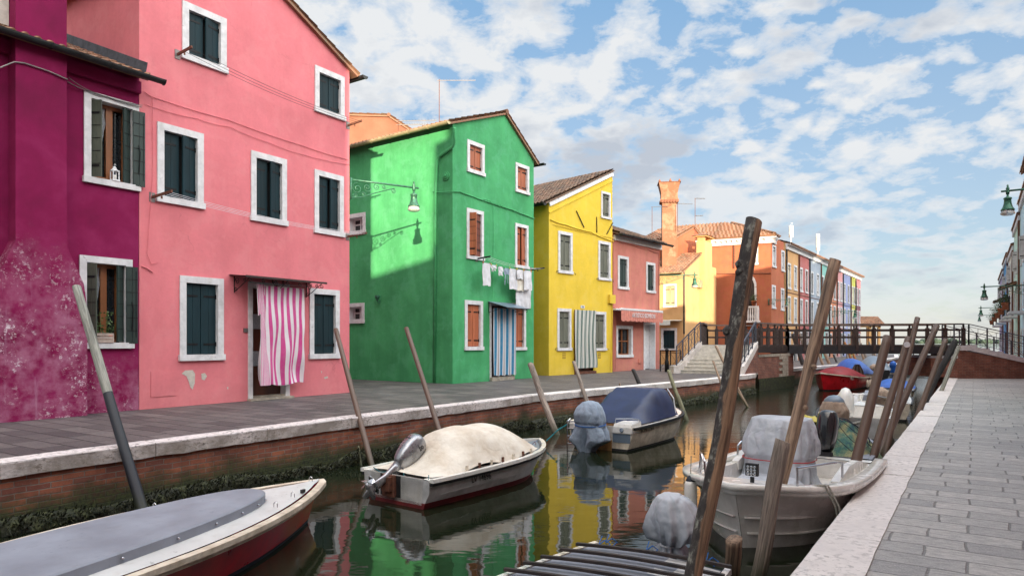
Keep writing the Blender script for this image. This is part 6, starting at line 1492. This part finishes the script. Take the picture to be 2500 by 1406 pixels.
text('20', .09, Tm @ Matrix.Translation((-.02, -.146, .74)) @ Matrix.Rotation(R(90), 4, 'X') @ Matrix.Rotation(R(90), 4, 'Z'), 'iron_black', om)
m = MB(Tm); m.tube([(math.cos(a)*.195-.05, math.sin(a)*.149, .70) for a in [2*math.pi*j/20 for j in range(21)]], .004, 4); m.build('seam', MT['rubber_black'], om)

# 3 --- cabin boat under navy cover
s3 = Vector((1.85, 14.35)); b3 = Vector((4.05, 17.35))
r_, L = boat('canal_boat', 'white motorboat with a navy blue canopy and a grey cloth tied round its outboard motor', s3, b3)
m = MB(); hb, sh = hull(m, L, 1.62, .50, .62, .2, .94, 2.6, .5, .12, wl=.05, flare=.84); o = m.build('hull', [MT['gel_cream'], MT['hull_dark']], r_, fix=False); smooth_angle(o); o['label'] = 'cream hull with a grey-blue upper band and dark boot stripe'
def band(m, sgn, z0_, z1_, t0=.02, t1=.93, e=.006):
    ts = [t0+(t1-t0)*i/16 for i in range(17)]; A_ = []
    for t_ in ts:
        b = hb(t_); f = lambda zf: b*(.985+(.88-.985)*min(1, (1-zf)/.45))
        z_ = lambda zf: sh(t_)*zf; A_.append([(L*t_, sgn*(f(z1_)+e), z_(z1_)-.02), (L*t_, sgn*(f(z0_)+e), z_(z0_)-.02)])
    m.rings(A_, False, False, closed=False)
bpart(r_, 'hull_band', 'hull_blue_grey', lambda m: (band(m, -1, .62, .93), band(m, 1, .62, .93), m.box(-.006, 0, -.70, -.30, .18, .36), m.box(-.006, 0, .35, .70, .18, .36)))
bpart(r_, 'red_stripe', 'antifoul_red', lambda m: (band(m, -1, .585, .615, e=.004), band(m, 1, .585, .615, e=.004)))
bpart(r_, 'rub_rail', 'rubber_black', lambda m: gunwale(m, L, hb, sh, .015, .035, .05, -.02)); bpart(r_, 'foredeck', 'gel_white', lambda m: (deck(m, L, hb, sh, .60, 1, .01, .03, .10), well(m, L, hb, sh, 0, .62, .14, .08)), True)
def house3(m): m.rings([[(x, b*s, z) for x, b, z in P] for s in (1, -1) for P in [[(L*.60, .62, .60), (L*.60, .50, .80), (L*.80, .30, .78), (L*.93, .14, .68), (L*.95, .12, .60)]]])
bpart(r_, 'cuddy', 'gel_white', house3)
def bolster(m):
    for s_2 in (-1, 1):
        m.rings([[(x, s_2*y0, z0_), (x, s_2*y1, z0_), (x, s_2*(y1-.02), z1_), (x, s_2*(y0+.03), z1_)] for x, y0, y1, z0_, z1_ in ((-.03, .30, .74, .38, .50), (.0, .30, .755, .38, .56), (.42, .34, .755, .40, .60))])
bpart(r_, 'stern_locker', 'gel_white', bolster)
def canopy3(m):
    def fn(u, v):
        x = .30+(2.36-.30)*u; t_ = x/L; b = hb(t_)-.06; w = 2*v-1
        top = .54+(1.17-.54)*min(1, (u/.62))**.9+(0.03*math.sin(math.pi*u)); top = top if u < .93 else top-(u-.93)*1.2
        side = sh(t_)+.03; s = abs(w); prof = 1 if s < .62 else max(0, 1-((s-.62)/.38)**1.5)
        wr = .016*math.sin(x*13+w*6)*(s > .6)*(1-s)*3+.012*mn.noise(Vector((x*3, w*3, 1)))
        return (x+.04*(1-prof), b*w*(1.0 if s > .9 else 1.0), side+(top-side)*prof+wr)
    m.grid(fn, 36, 34, False)
bpart(r_, 'canopy', 'vinyl_navy', canopy3, True, 'navy vinyl canopy')
bpart(r_, 'windscreen', 'clear_plastic', lambda m: [m.poly([(2.30, s_2*.70, .62), (2.32, s_2*.48, 1.14), (2.60, s_2*.40, .82), (2.68, s_2*.52, .64)]) for s_2 in (-1, 1)]+[m.poly([(2.32, -.48, 1.14), (2.32, .48, 1.14), (2.62, .40, .80), (2.62, -.40, .80)])])
bpart(r_, 'windscreen_frame', 'white_paint', lambda m: [m.tube([(2.28, s_2*.72, .60), (2.30, s_2*.66, .95), (2.32, s_2*.50, 1.16), (2.46, s_2*.44, 1.0), (2.66, s_2*.42, .80)], .014, 6) for s_2 in (-1, 1)])
bpart(r_, 'transom_board', 'plywood', lambda m: (m.box(-.02, .0, -.28, .34, -.02, .22), m.box(.30, .33, -.34, .34, .10, .52)))
def ladder(m):
    for y in (.50, .72): m.tube([(-.02, y, .60), (-.12, y, .56), (-.14, y, .35), (-.14, y, -.05)], .012, 6)
    for z in (.08, .24, .40, .555): m.tube([(-.13, .48, z), (-.13, .74, z)], .012, 6)
bpart(r_, 'boarding_ladder', 'chrome', ladder)
bpart(r_, 'stern_rail', 'chrome', lambda m: [m.tube([(.05, s_2*.32, .56), (.05, s_2*.34, .66), (.12, s_2*.66, .68), (.35, s_2*.72, .64), (.38, s_2*.72, .56)], .011, 6) for s_2 in (-1, 1)])
m = MB(Matrix.Translation((-.03, -.52, .44)) @ Matrix.Rotation(R(-90), 4, 'Y')); m.lathe([(.05, 0), (.05, .008), (.035, .012), (.01, .012)], n=14); m.build('stern_light', MT['chrome'], r_)
text('3ROMA LI 3653', .10, Matrix.Translation((.62, -hb(.17)*.985-.016, .41)) @ Matrix.Rotation(R(84), 4, 'X'), 'iron_black', r_, ext=.001)
def mcover(m): drape(m, interp([(-.02, .08, -.27, .15, .13, .22, 2), (-.02, .06, -.12, .19, .20, .22, 2), (0, .02, .02, .26, .40, .20, 2.4), (0, 0, .16, .26, .37, .13, 2.3), (0, 0, .28, .25, .32, .05, 2.2), (0, 0, .31, .25, .315, .03, 2.2), (-.01, 0, .36, .27, .335, .05, 2.2), (-.02, 0, .52, .27, .32, .05, 2.2), (-.01, 0, .66, .22, .26, .05, 2), (.0, 0, .75, .14, .17, .03, 2), (0, 0, .785, .04, .05, 0, 2)], 4), 7, seed=2, n=60)
mc = bpart(r_, 'motor_cover', 'cloth_grey', mcover, True, 'grey-blue cloth draped over the outboard and tied at the waist', T=Matrix.Translation((-.36, .03, .26)))
m = MB(Matrix.Translation((-.36, .03, .26))); m.tube([(math.cos(a)*.27, math.sin(a)*.335, .30+.03*math.cos(a)) for a in [2*math.pi*j/24 for j in range(25)]], .010, 5); m.build('cord', MT['rope_blue'], mc)
bpart(r_, 'outboard_leg', 'motor_black', lambda m: (m.rings([[(-.30-w*.5, y*w2, z), (-.30+w, y*w2*0+w2, z), (-.22, 0, z), (-.30, -w2, z)] for z, w, w2, y in ((-.3, .06, .02, 1), (.3, .10, .08, 1))]),))
bpart(r_, 'mooring_line', 'rope_teal', lambda m: m.tube([(.1, .70, .55), (-.15, .95, .35), (-.35, 1.12, .12)], .014, 6))

# 4 --- white open motorboat, bow towards the camera, right foreground
b4 = Vector((2.38, 7.28)); s4 = b4+Vector((.60, .80))*3.5
r_, L = boat('canal_boat', 'white open motorboat with blunt stepped bow, silver covered console and black outboard', s4, b4)
m = MB(); B4 = 1.70; hb, sh = hull(m, L, B4, .56, .70, .25, .92, 3.6, .5, .09, wl=.06, flare=.84, sub=.80)
o = m.build('hull', [MT['gel_white'], MT['gel_white']], r_, fix=False); smooth_angle(o)
def strakes(m):
    for zf, e in ((.52, .004), (.25, .006)):
        for sgn in (-1, 1):
            P = []
            for i in range(25):
                t_ = .12+.87*i/24; b = hb(t_); w = .985+(.88-.985)*min(1, (1-zf)/.45) if zf > .5 else .86; xr = .3 if zf > .5 else .6
                P.append((L*t_-.09*L*xr*max(0, t_-.5)*2+.004, sgn*(b*w+e), sh(t_)*zf))
            m.tube(P, .014, 5)
bpart(r_, 'strake', 'gel_white', strakes)
bpart(r_, 'rub_rail', 'gel_white', lambda m: (gunwale(m, L, hb, sh, .04, .07, .05, -.03), gunwale(m, L, hb, sh, .03, .13, .06, .03)), True)
bpart(r_, 'side_stripe', 'hull_dark', lambda m: [m.rings([[(L*t_-.01, -(hb(t_)*.985+.008), sh(t_)*.82), (L*t_-.01, -(hb(t_)*.985+.006)-.001, sh(t_)*.82-w)] for t_, w in ((.60, .004), (.66, .05), (.76, .045), (.88, .008))], False, False, closed=False)])
bpart(r_, 'inner_liner', 'gel_white', lambda m: (well(m, L, hb, sh, .06, .84, .15, .30), deck(m, L, hb, sh, .84, 1, .02, .04, .02), deck(m, L, hb, sh, 0, .06, .02, .03, .0)), False)
def seats(m): m.box(2.1, 2.75, -.45, .45, .301, .46); m.rings([[(x, y*s, z) for y, z in ((.66, .50), (.76, .56), (.76, .60+h), (.67, .60+h))] for x, s, h in ((.4, 1, 0), (1.0, 1, .12), (1.6, 1, .14), (2.2, 1, .04))]); m.rings([[(x, y, z) for y, z in ((-.66, .50), (-.76, .56), (-.76, .62+h), (-.67, .62+h))] for x, h in ((.05, 0), (.5, .16), (1.0, .10), (1.4, 0))])
bpart(r_, 'seat', 'gel_white', seats)
def ccov(m): drape(m, interp([(1.78, 0, .25, .50, .50, .16, 3), (1.74, 0, .46, .38, .44, .14, 3), (1.70, 0, .70, .32, .42, .07, 3), (1.70, 0, .745, .31, .41, .04, 3), (1.68, 0, .81, .35, .45, .10, 3), (1.66, 0, .98, .34, .44, .10, 3.4), (1.62, 0, 1.16, .30, .40, .06, 4), (1.60, 0, 1.27, .25, .37, .03, 4), (1.60, 0, 1.29, .16, .30, .01, 4), (1.60, 0, 1.295, .05, .1, 0, 3)], 4), 11, seed=1, n=88, noise_=.02)
cc_ = bpart(r_, 'console_cover', 'cloth_silver', ccov, True, 'crumpled silver cover over the steering console', T=Matrix.Translation((-.55, -.20, -.06)))
m = MB(Matrix.Translation((-.55, -.20, -.06))); m.tube([(1.70+math.cos(a)*.36*(abs(math.cos(a))**3+abs(math.sin(a))**3)**(-1/3), math.sin(a)*.46*(abs(math.cos(a))**3+abs(math.sin(a))**3)**(-1/3), .745) for a in [2*math.pi*j/32 for j in range(33)]], .007, 5); m.build('cord', MT['peg_red'], cc_)
m = MB(Matrix.Translation((-.62, -.15, 0))); drape(m, interp([(2.45, .0, .24, .42, .50, .05, 3), (2.42, 0, .44, .36, .42, .05, 3), (2.42, 0, .52, .26, .34, .03, 2.5), (2.42, 0, .54, .1, .1, 0, 2)], 4), 9, seed=4, n=60); m.build('seat_cover', MT['cloth_silver'], r_, True)
def rails4(m, s_2):
    P = []
    for t_ in (.60, .66, .74, .82, .90, .95): P.append((L*t_, s_2*(hb(t_)-.06), sh(t_)+.30-(.0 if t_ < .9 else .04)))
    P = [(L*.60, s_2*(hb(.60)-.06), sh(.6)+.05), (L*.595, s_2*(hb(.6)-.06), sh(.6)+.26)]+P
    m.tube(P, .014, 6)
    for t_ in (.74, .93): m.tube([(L*t_, s_2*(hb(t_)-.06), sh(t_)+.04), (L*t_, s_2*(hb(t_)-.06), sh(t_)+.29)], .012, 6)
bpart(r_, 'bow_rail', 'chrome', lambda m: m.tube([(L*.10, -.74, .60), (L*.10, -.74, .78), (L*.16, -.74, .82), (L*.30, -.75, .84), (L*.34, -.75, .80), (L*.34, -.75, .64)], .014, 6))
bpart(r_, 'bow_rail', 'chrome', lambda m: (m.tube([(L*.80, -.66, .66), (L*.80, -.64, .90), (L*.83, -.62, .94), (L*.94, -.45, .98), (L*.955, -.40, .92), (L*.955, -.38, .70)], .013, 6), m.tube([(L*.87, -.58, .68), (L*.87, -.56, .94)], .011, 6)))
bpart(r_, 'side_rail', 'chrome', lambda m: (m.tube([(L*.58, .76, .66), (L*.58, .76, .84), (L*.66, .75, .88), (L*.91, .55, .92), (L*.91, .55, .70)], .014, 6),))
lt = bpart(r_, 'deck_light', 'rubber_black', lambda m: (m.box(-.02, .03, -.065, .065, -.055, .075), m.box(-.01, .01, -.02, .02, -.13, -.07)), T=Matrix.Translation((L*.955, .13, sh(.95)+.19)) @ Matrix.Rotation(R(0), 4, 'Z'))
m = MB(Matrix.Translation((L*.955+.03, .13, sh(.95)+.205)) @ Matrix.Rotation(R(90), 4, 'Y')); [m.lathe([(.017, 0), (.017, .006), (.008, .008)], (.012+i*.036, j*.036, 0), 8) for i in (-1, 0, 1) for j in (-1, 0, 1)]; m.build('lens', MT['chrome'], lt)
om = outboard(r_, Matrix.Translation((-.12, .12, .33)) @ Matrix.Rotation(R(-4), 4, 'Y'), 'motor_black', 1.0, lab='black outboard motor')
def fender(m): m.lathe([(.02, .40), (.05, .36), (.055, .34)], n=12, m=1); m.lathe([(.055, .34), (.07, .30), (.075, .20), (.075, -.10), (.06, -.16), (.02, -.18)], n=14, m=0)
fo = empty('fender', 'white tube fender with dark blue top at the bow of the open motorboat', 'fender', px(1686, 1245, 7.9), 0, None); m = MB(); fender(m); m.build('body', [MT['gel_white'], MT['antifoul_navy']], fo, True); m = MB(); m.tube([(0, 0, .40), (.02, .05, .62)], .006, 5); m.build('cord', MT['rope_pale'], fo)
pq = Vector((L*.86, .66, sh(.86)+.05)); 
bpart(r_, 'mooring_line', 'rope_pale', lambda m: ([m.tube([pq+Vector((0, o, 0)), pq+Vector((0, .12+o, .03)), pq+Vector((-.02, .22+o, -.18)), pq+Vector((-.05, .26+o, -.45)), pq+Vector((-.10, .36+o, -.72)), pq+Vector((-.16, .5, -.9))], .011, 6) for o in (0, .035)]))

# 5 --- raft-like boat with dark battens, foreground bottom
s5 = Vector((1.22, 5.70)); b5 = s5+Vector((-.60, -.80))*4.6
r_, L = boat('canal_boat', 'flat boat sheeted in white and grey with dark wooden battens across, nearest the camera', s5, b5)
m = MB(); hb, sh = hull(m, L, 1.45, .46, .50, .16, .78, 2.2, .45, .05, flare=.9); o = m.build('hull', [MT['hull_blue_grey'], MT['hull_dark']], r_, fix=False); smooth_angle(o)
bpart(r_, 'sheet_cover', ['gel_deck', 'board_grey'], lambda m: (deck(m, L, hb, sh, 0.02, .98, .02, .01, .022, 30), setattr(m, 'm', [1 if (k % 8) < 5+(k//8 % 2) else 0 for k in range(len(m.f))])), True)
bpart(r_, 'gunwale', 'gel_white', lambda m: gunwale(m, L, hb, sh, .01, .04, .05, .0))
for k in range(12):
    t_ = .035+k*.048; b = hb(t_)+.06; m = MB(); m.T = Matrix.Translation((L*t_, 0, 0)) @ Matrix.Rotation(R(9+mn.noise(Vector((k*1.7, 0, 0)))*3), 4, 'Z') @ Matrix.Translation((-L*t_, 0, 0)); R_ = []
    for i in range(9): y = -b+2*b*i/8; z = sh(t_)+.045+.022*(1-(y/b)**2); R_.append([(L*t_-.016, y, z), (L*t_+.016, y, z), (L*t_+.016, y, z+.024), (L*t_-.016, y, z+.024)])
    m.rings(R_); m.build('batten', MT['wood_dark'], r_)
def tie(m):
    for x, y in ((.02, .42), (.02, -.1), (.03, -.48), (.12, -.50)): m.tube([(x, y, .50), (x-.06, y+.03, .53), (x-.08, y+.07, .50), (x-.03, y+.05, .47)], .006, 5); m.tube([(x, y, .50), (x-.10, y-.02, .55)], .004, 4)
bpart(r_, 'twine', 'rope_blue', tie)
mc = bpart(r_, 'motor_cover', 'cloth_silver', lambda m: drape(m, interp([(.0, 0, -.10, .13, .17, .30, 2), (.0, 0, .0, .12, .14, .28, 2), (0, 0, .07, .09, .10, .20, 2), (0, 0, .09, .085, .09, .12, 2), (-.01, .01, .14, .16, .18, .22, 2), (-.03, .02, .23, .20, .235, .16, 2.2), (-.05, .02, .34, .20, .22, .09, 2.2), (-.05, .01, .43, .17, .17, .06, 2), (-.03, 0, .50, .10, .10, .04, 2), (-.02, 0, .525, .03, .03, 0, 2)], 4), 8, seed=3, n=64), True, 'pale grey cloth tied round the outboard', T=Matrix.Translation((-.32, -.02, .42)) @ Matrix.Rotation(R(10), 4, 'Y'))
m = MB(Matrix.Translation((-.32, -.02, .42)) @ Matrix.Rotation(R(10), 4, 'Y')); m.tube([(math.cos(a)*.094, math.sin(a)*.098, .082) for a in [2*math.pi*j/20 for j in range(21)]], .008, 5); m.tube([(-.09, .02, .08), (-.15, .06, .0)], .006, 5); m.tube([(-.09, .02, .08), (-.16, -.02, .04)], .006, 5); m.build('cord', MT['cloth_white'], mc)
bpart(r_, 'outboard_leg', 'motor_black', lambda m: (m.box(-.36, -.26, -.05, .05, -.4, .4), m.box(-.26, 0, -.06, .06, .30, .42)))

# 6 --- dark boat heaped with fishing net
b6 = Vector((6.35, 13.6)); s6 = Vector((4.95, 10.95))
r_, L = boat('canal_boat', 'dark workboat with a grey gunwale, fishing nets and gear heaped inside', s6, b6)
m = MB(); hb, sh = hull(m, L, 1.5, .42, .52, .16, .88, 2.4, .45, .08, flare=.86); o = m.build('hull', [MT['hull_dark'], MT['hull_dark']], r_, fix=False); smooth_angle(o)
bpart(r_, 'gunwale', 'board_grey', lambda m: (well(m, L, hb, sh, .02, .95, .16, .08), deck(m, L, hb, sh, .95, 1, .0, .02), gunwale(m, L, hb, sh, .02, .05, .06, -.02)))
def fish_pile(m, cx, cy, cz, rx, ry, h, sd_):
    def fn(u, v):
        a = u*2*math.pi; rr = math.sin(v*math.pi/2); q = mn.noise(Vector((math.cos(a)*rr*2.2+sd_, math.sin(a)*rr*2.2, 2)))
        return (cx+math.cos(a)*rx*rr*(1+.12*math.sin(a*5+sd_)), cy+math.sin(a)*ry*rr*(1+.1*math.sin(a*4)), cz+h*max(0, 1-rr**1.7)+q*.26*(1-rr*.5)+.05*mn.noise(Vector((math.cos(a)*rr*9, math.sin(a)*rr*9, sd_))))
    m.grid(fn, 48, 22, False)
T6 = empty('fishing_net', 'heap of green, blue and yellow fishing net spilling over the side of the dark workboat', 'net', (s6.x, s6.y, WZ), r_.rotation_euler.z)
m = MB(); fish_pile(m, .95, -.20, .30, .95, .66, .58, 3); m.build('netting', MT['fishing_net'], T6, True)
m = MB()
for k in range(6):
    P = []; a0 = random.random()*6
    for i in range(18): a = a0+i*.35; rr = .3+.35*math.sin(i*.7+k); x = .85+math.cos(a)*rr*1.0; y = -.18+math.sin(a)*rr*.9; d_ = math.hypot((x-.85)/.72, (y+.18)/.66); P.append((x, y, .32+.62*max(0, 1-d_**2.4)+.03))
    m.tube(P, .006, 5)
m.build('float_line', MT['antifoul_navy'], T6, True)
T7 = empty('yellow_tarpaulin', 'yellow crumpled tarpaulin lying over the net heap in the dark workboat', 'tarpaulin', (s6.x, s6.y, WZ), r_.rotation_euler.z); m = MB(); m.grid(lambda u, v: (.35+1.6*u, .0+.40*v+.12*math.sin(u*4), .93+.10*math.sin(u*3.1)-.46*u*u-.16*(v-.3)**2+.07*mn.noise(Vector((u*6, v*6, 3)))), 30, 12, False); m.build('sheet', MT['peg_yellow'], T7, True)
tag(bpart(None, 'plastic_sack', 'cloth_white', lambda m: fish_pile(m, 0, 0, 0, .30, .26, .28, 8), True), 'white sack beside the net heap in the dark workboat', 'sack').matrix_world = Matrix.Translation((5.95, 12.15, WZ+.42))
for k, (x, y, s_2, lab) in enumerate(((6.0, 12.75, .16, 'dark blue crate among the gear in the workboat'), (5.55, 12.75, .15, 'brown fish crate behind the net in the workboat'))):
    e_ = empty('fish_crate', lab, 'crate', (x, y, WZ+.40), .6); m = MB(); [m.box(-s_2*1.4, s_2*1.4, yy-.008, yy+.008, 0, .18) for yy in (-s_2, s_2)]; [m.box(xx-.008, xx+.008, -s_2, s_2, 0, .17) for xx in (-s_2*1.4, s_2*1.4)]; m.box(-s_2*1.4, s_2*1.4, -s_2, s_2, 0, .02); m.build('box', MT['antifoul_navy' if k == 0 else 'plywood'], e_)
om = None
bpart(r_, 'oar', 'pole_pale', lambda m: m.tube([(.9, .62, .56), (2.7, -.55, .72)], .03, 8)); bpart(r_, 'thole_post', 'wood_dark', lambda m: m.tube([(2.0, .55, .35), (2.02, .56, .85)], .03, 7))

# 7, 8 ... further boats on both sides
def small_boat(label, stern, bow, B_, hullm, low, deckm, f0=.45, f1=.6, cover=None, cov=(.12, .82, .5), motor=None, mcov=None, **kw):
    r_, L = boat('canal_boat', label, stern, bow); m = MB(); hb, sh = hull(m, L, B_, f0, f1, .16, kw.get('tw', .9), kw.get('full', 2.4), .5, .10, flare=.85, wl=.06); o = m.build('hull', [MT[hullm], MT[low]], r_, fix=False); smooth_angle(o)
    bpart(r_, 'rub_rail', kw.get('rail', 'rubber_black'), lambda m: gunwale(m, L, hb, sh, .015, .035, .05, -.02))
    bpart(r_, 'deck', deckm, lambda m: (deck(m, L, hb, sh, .72, 1, .0, .03, .03), well(m, L, hb, sh, .02, .72, .14, .10)), False)
    if cover:
        t0, t1, h = cov
        def fn(u, v):
            t_ = t0+(t1-t0)*u; w = 2*v-1; b = hb(t_)+.01; e = max(0, 1-abs(w)**2.2); pr = math.sin(math.pi*u)**.5 if 0 < u < 1 else 0
            return (L*t_, b*w, sh(t_)+.02+h*pr*e+.03*mn.noise(Vector((t_*9, w*3, B_)))*e+.012*math.sin(t_*40)*(1-e)*pr)
        bpart(r_, 'cover', cover, lambda m: m.grid(fn, 26, 22, False), True)
    if motor: outboard(r_, Matrix.Translation((-.12, 0, .50)) @ Matrix.Rotation(R(kw.get('tilt', 0)), 4, 'Y'), motor, .95)
    if mcov: bpart(r_, 'motor_cover', mcov, lambda m: drape(m, interp([(0, 0, 0, .17, .17, .1, 2), (0, 0, .25, .22, .20, .07, 2), (-.02, 0, .5, .27, .22, .04, 2.2), (-.02, 0, .68, .22, .18, .03, 2), (0, 0, .78, .04, .04, 0, 2)], 4), 8, seed=B_, n=50), True, T=Matrix.Translation((-.30, 0, .20)) @ Matrix.Rotation(R(kw.get('tilt', 0)), 4, 'Y'))
    return r_, L, hb, sh
r7, L7, hb7, sh7 = small_boat('white boat with grey-green sides and a large beige cloth over its outboard', (7.85, 15.6), (9.55, 18.7), 1.75, 'gel_grey', 'hull_dark', 'gel_white', .52, .62, mcov=None)
mc = bpart(r7, 'motor_cover', 'cloth_beige', lambda m: drape(m, interp([(0, 0, -.15, .17, .20, .14, 2), (0, 0, .05, .24, .26, .10, 2), (0, 0, .25, .29, .30, .06, 2), (-.02, 0, .5, .30, .30, .05, 2.2), (-.02, 0, .68, .22, .22, .04, 2), (0, 0, .78, .04, .04, 0, 2)], 4), 9, seed=5, n=60), True, 'beige cloth hanging over the outboard', T=Matrix.Translation((-.42, .42, .22)))
m = MB(Matrix.Translation((-.42, .42, .22))); m.lathe([(.24, .60), (.20, .74), (.12, .81), (.02, .835)], n=20); m.build('cowl_top', MT['hull_blue_grey'], mc, True)
bpart(r7, 'fuel_tank', 'gel_white', lambda m: m.rings([[(.9+rx*math.cos(a), .25+rx*.7*math.sin(a), z) for a in [2*math.pi*j/18 for j in range(18)]] for rx, z in ((.24, .4), (.30, .65), (.26, .95), (.12, 1.12), (.03, 1.15))]), True)
bpart(r7, 'bow_rail', 'chrome', lambda m: m.tube([(L7*.55, -.74, .60), (L7*.55, -.74, .74), (L7*.8, -.62, .80), (L7*.95, -.2, .84), (L7*.95, .2, .84), (L7*.8, .62, .80), (L7*.8, .62, .62)], .014, 6))
r8, L8, hb8, sh8 = small_boat('cream boat with a grey lid and brown cloth over its motor', (10.6, 19.6), (12.4, 22.9), 1.6, 'gel_cream', 'hull_dark', 'gel_white', .50, .62, mcov='cloth_beige')
bpart(r8, 'lid', 'board_grey', lambda m: m.rings([[(x, y, z) for y in (-.5, .5)]+[(x, y*.9, z+.16) for y in (.5, -.5)] for x, z in ((.5, .52), (1.9, .58))]))
small_boat('pale blue and white boat next to the gnarled black pole near the bridge', (14.2, 25.6), (15.9, 28.3), 1.5, 'gel_white', 'cover_blue', 'gel_white', .45, .55, cover='cover_blue', cov=(.3, .8, .3))
ra, La, hba, sha = small_boat('dark red boat with a white rail and a red humped cover beyond the bridge pier', (17.1, 34.2), (14.1, 31.2), 1.75, 'hull_red', 'hull_dark', 'gel_cream', .55, .85, cover='cover_red', cov=(.10, .78, .45), rail='gel_cream', full=2.0)
for k, (x, y) in enumerate(((.15, .86), (.45, .89), (.8, .91))): 
    m = MB(); m.lathe([(.02, .2), (.06, .14), (.065, -.1), (.03, -.16)], n=10); o = m.build('fender', MT['gel_cream'], None, True); o.matrix_world = ra.matrix_basis @ Matrix.Translation((x, y, .22)); tag(o, ['cream fender at the stern of the dark red boat, nearest the striped motor cover', 'middle cream fender on the side of the dark red boat', 'cream fender farthest forward on the side of the dark red boat'][k], 'fender', 'fenders of the dark red boat')
text('Ma Ri', .2, Matrix.Translation((La*.62, hba(.62)*.99+.02, .55)) @ Matrix.Rotation(R(180), 4, 'Z') @ Matrix.Rotation(R(84), 4, 'X'), 'gel_white', ra, ext=.001)
rb_, Lb, hbb, shb = small_boat('white boat under a bright blue tarpaulin with a striped motor cover beyond the bridge', (18.4, 35.8), (19.6, 40.5), 1.7, 'gel_white', 'hull_dark', 'gel_white', .55, .6, cover='cover_blue', cov=(.10, .95, .75))
bpart(rb_, 'motor_cover', 'stripe_tan', lambda m: m.grid(lambda u, v: (-.35+.30*math.sin(v*math.pi*.5+.0)*math.cos(u*6.283)*(1-v*.15)*(v < 1)*max(.05, math.cos((v-.35)*1.9)), .35+.34*math.sin(u*6.283)*max(.05, math.cos((v-.35)*1.9)), .10+1.0*v), 40, 16, True), True, 'brown and white striped cloth over the outboard')
small_boat('boat under a dark grey cover right behind the blue tarpaulin boat', (21.3, 40.2), (23.6, 44.6), 1.8, 'hull_dark', 'hull_dark', 'gel_grey', .6, .7, cover='hull_blue_grey', cov=(.05, .95, .75), mcov='cloth_beige')
small_boat('small white boat with a blue covered motor at the far end of the left bank', (25.8, 46.2), (28.4, 50.5), 1.8, 'gel_white', 'hull_blue_grey', 'gel_white', .5, .7, mcov='cover_blue')
rp_, Lp, hbp, shp = small_boat('white motorboat under way far down the canal with one person aboard', (28.1, 47.5), (31.6, 51.0), 1.8, 'gel_white', 'hull_dark', 'gel_grey', .55, .9, motor='motor_black')
small_boat('white boat with blue trim moored far off on the right side past the bridge', (27.6, 40.5), (29.8, 43.8), 1.6, 'gel_white', 'cover_blue', 'gel_white', .5, .6)
# the person: a seated body grown with a skin modifier from connected joints
pm = Vector((28.9, 48.3, WZ+.10)); bm = bmesh.new()
J = [(0, 0, .50), (0, 0, .68), (0, 0, .95), (0, 0, 1.06), (.01, 0, 1.16), (.02, 0, 1.27), (0, .10, .48), (.42, .12, .50), (.46, .12, .08), (.60, .12, .05), (0, -.10, .48), (.42, -.12, .50), (.46, -.12, .08), (.60, -.12, .05), (0, .19, .98), (.06, .24, .72), (.28, .20, .62), (.36, .19, .62), (0, -.19, .98), (-.10, -.25, .74), (-.28, -.20, .62), (-.36, -.18, .60)]
E = [(0, 1), (1, 2), (2, 3), (3, 4), (4, 5), (0, 6), (6, 7), (7, 8), (8, 9), (0, 10), (10, 11), (11, 12), (12, 13), (2, 14), (14, 15), (15, 16), (16, 17), (2, 18), (18, 19), (19, 20), (20, 21)]
rr = [.15, .14, .15, .055, .085, .08, .10, .075, .05, .045, .10, .075, .05, .045, .065, .05, .04, .035, .065, .05, .04, .035]
me = bpy.data.meshes.new('person'); me.from_pydata(J, E, []); po = bpy.data.objects.new('person', me); C.objects.link(po); po.location = pm; po.rotation_euler = (0, 0, R(45))
md = po.modifiers.new('skin', 'SKIN'); po.modifiers.new('sub', 'SUBSURF').levels = 1; po.modifiers['sub'].render_levels = 1
for v, r0 in zip(me.skin_vertices[0].data, rr): v.radius = (r0, r0)
me.skin_vertices[0].data[0].use_root = True; me.materials.append(MT['jacket']); tag(po, 'person in a dark jacket sitting at the stern of the motorboat under way', 'person')
m = MB(); m.lathe([(.03, 1.38), (.08, 1.36), (.10, 1.28), (.095, 1.20), (.08, 1.17)], (.0, 0, 0), 12); m.build('hair', MT['wood_dark'], po, True)
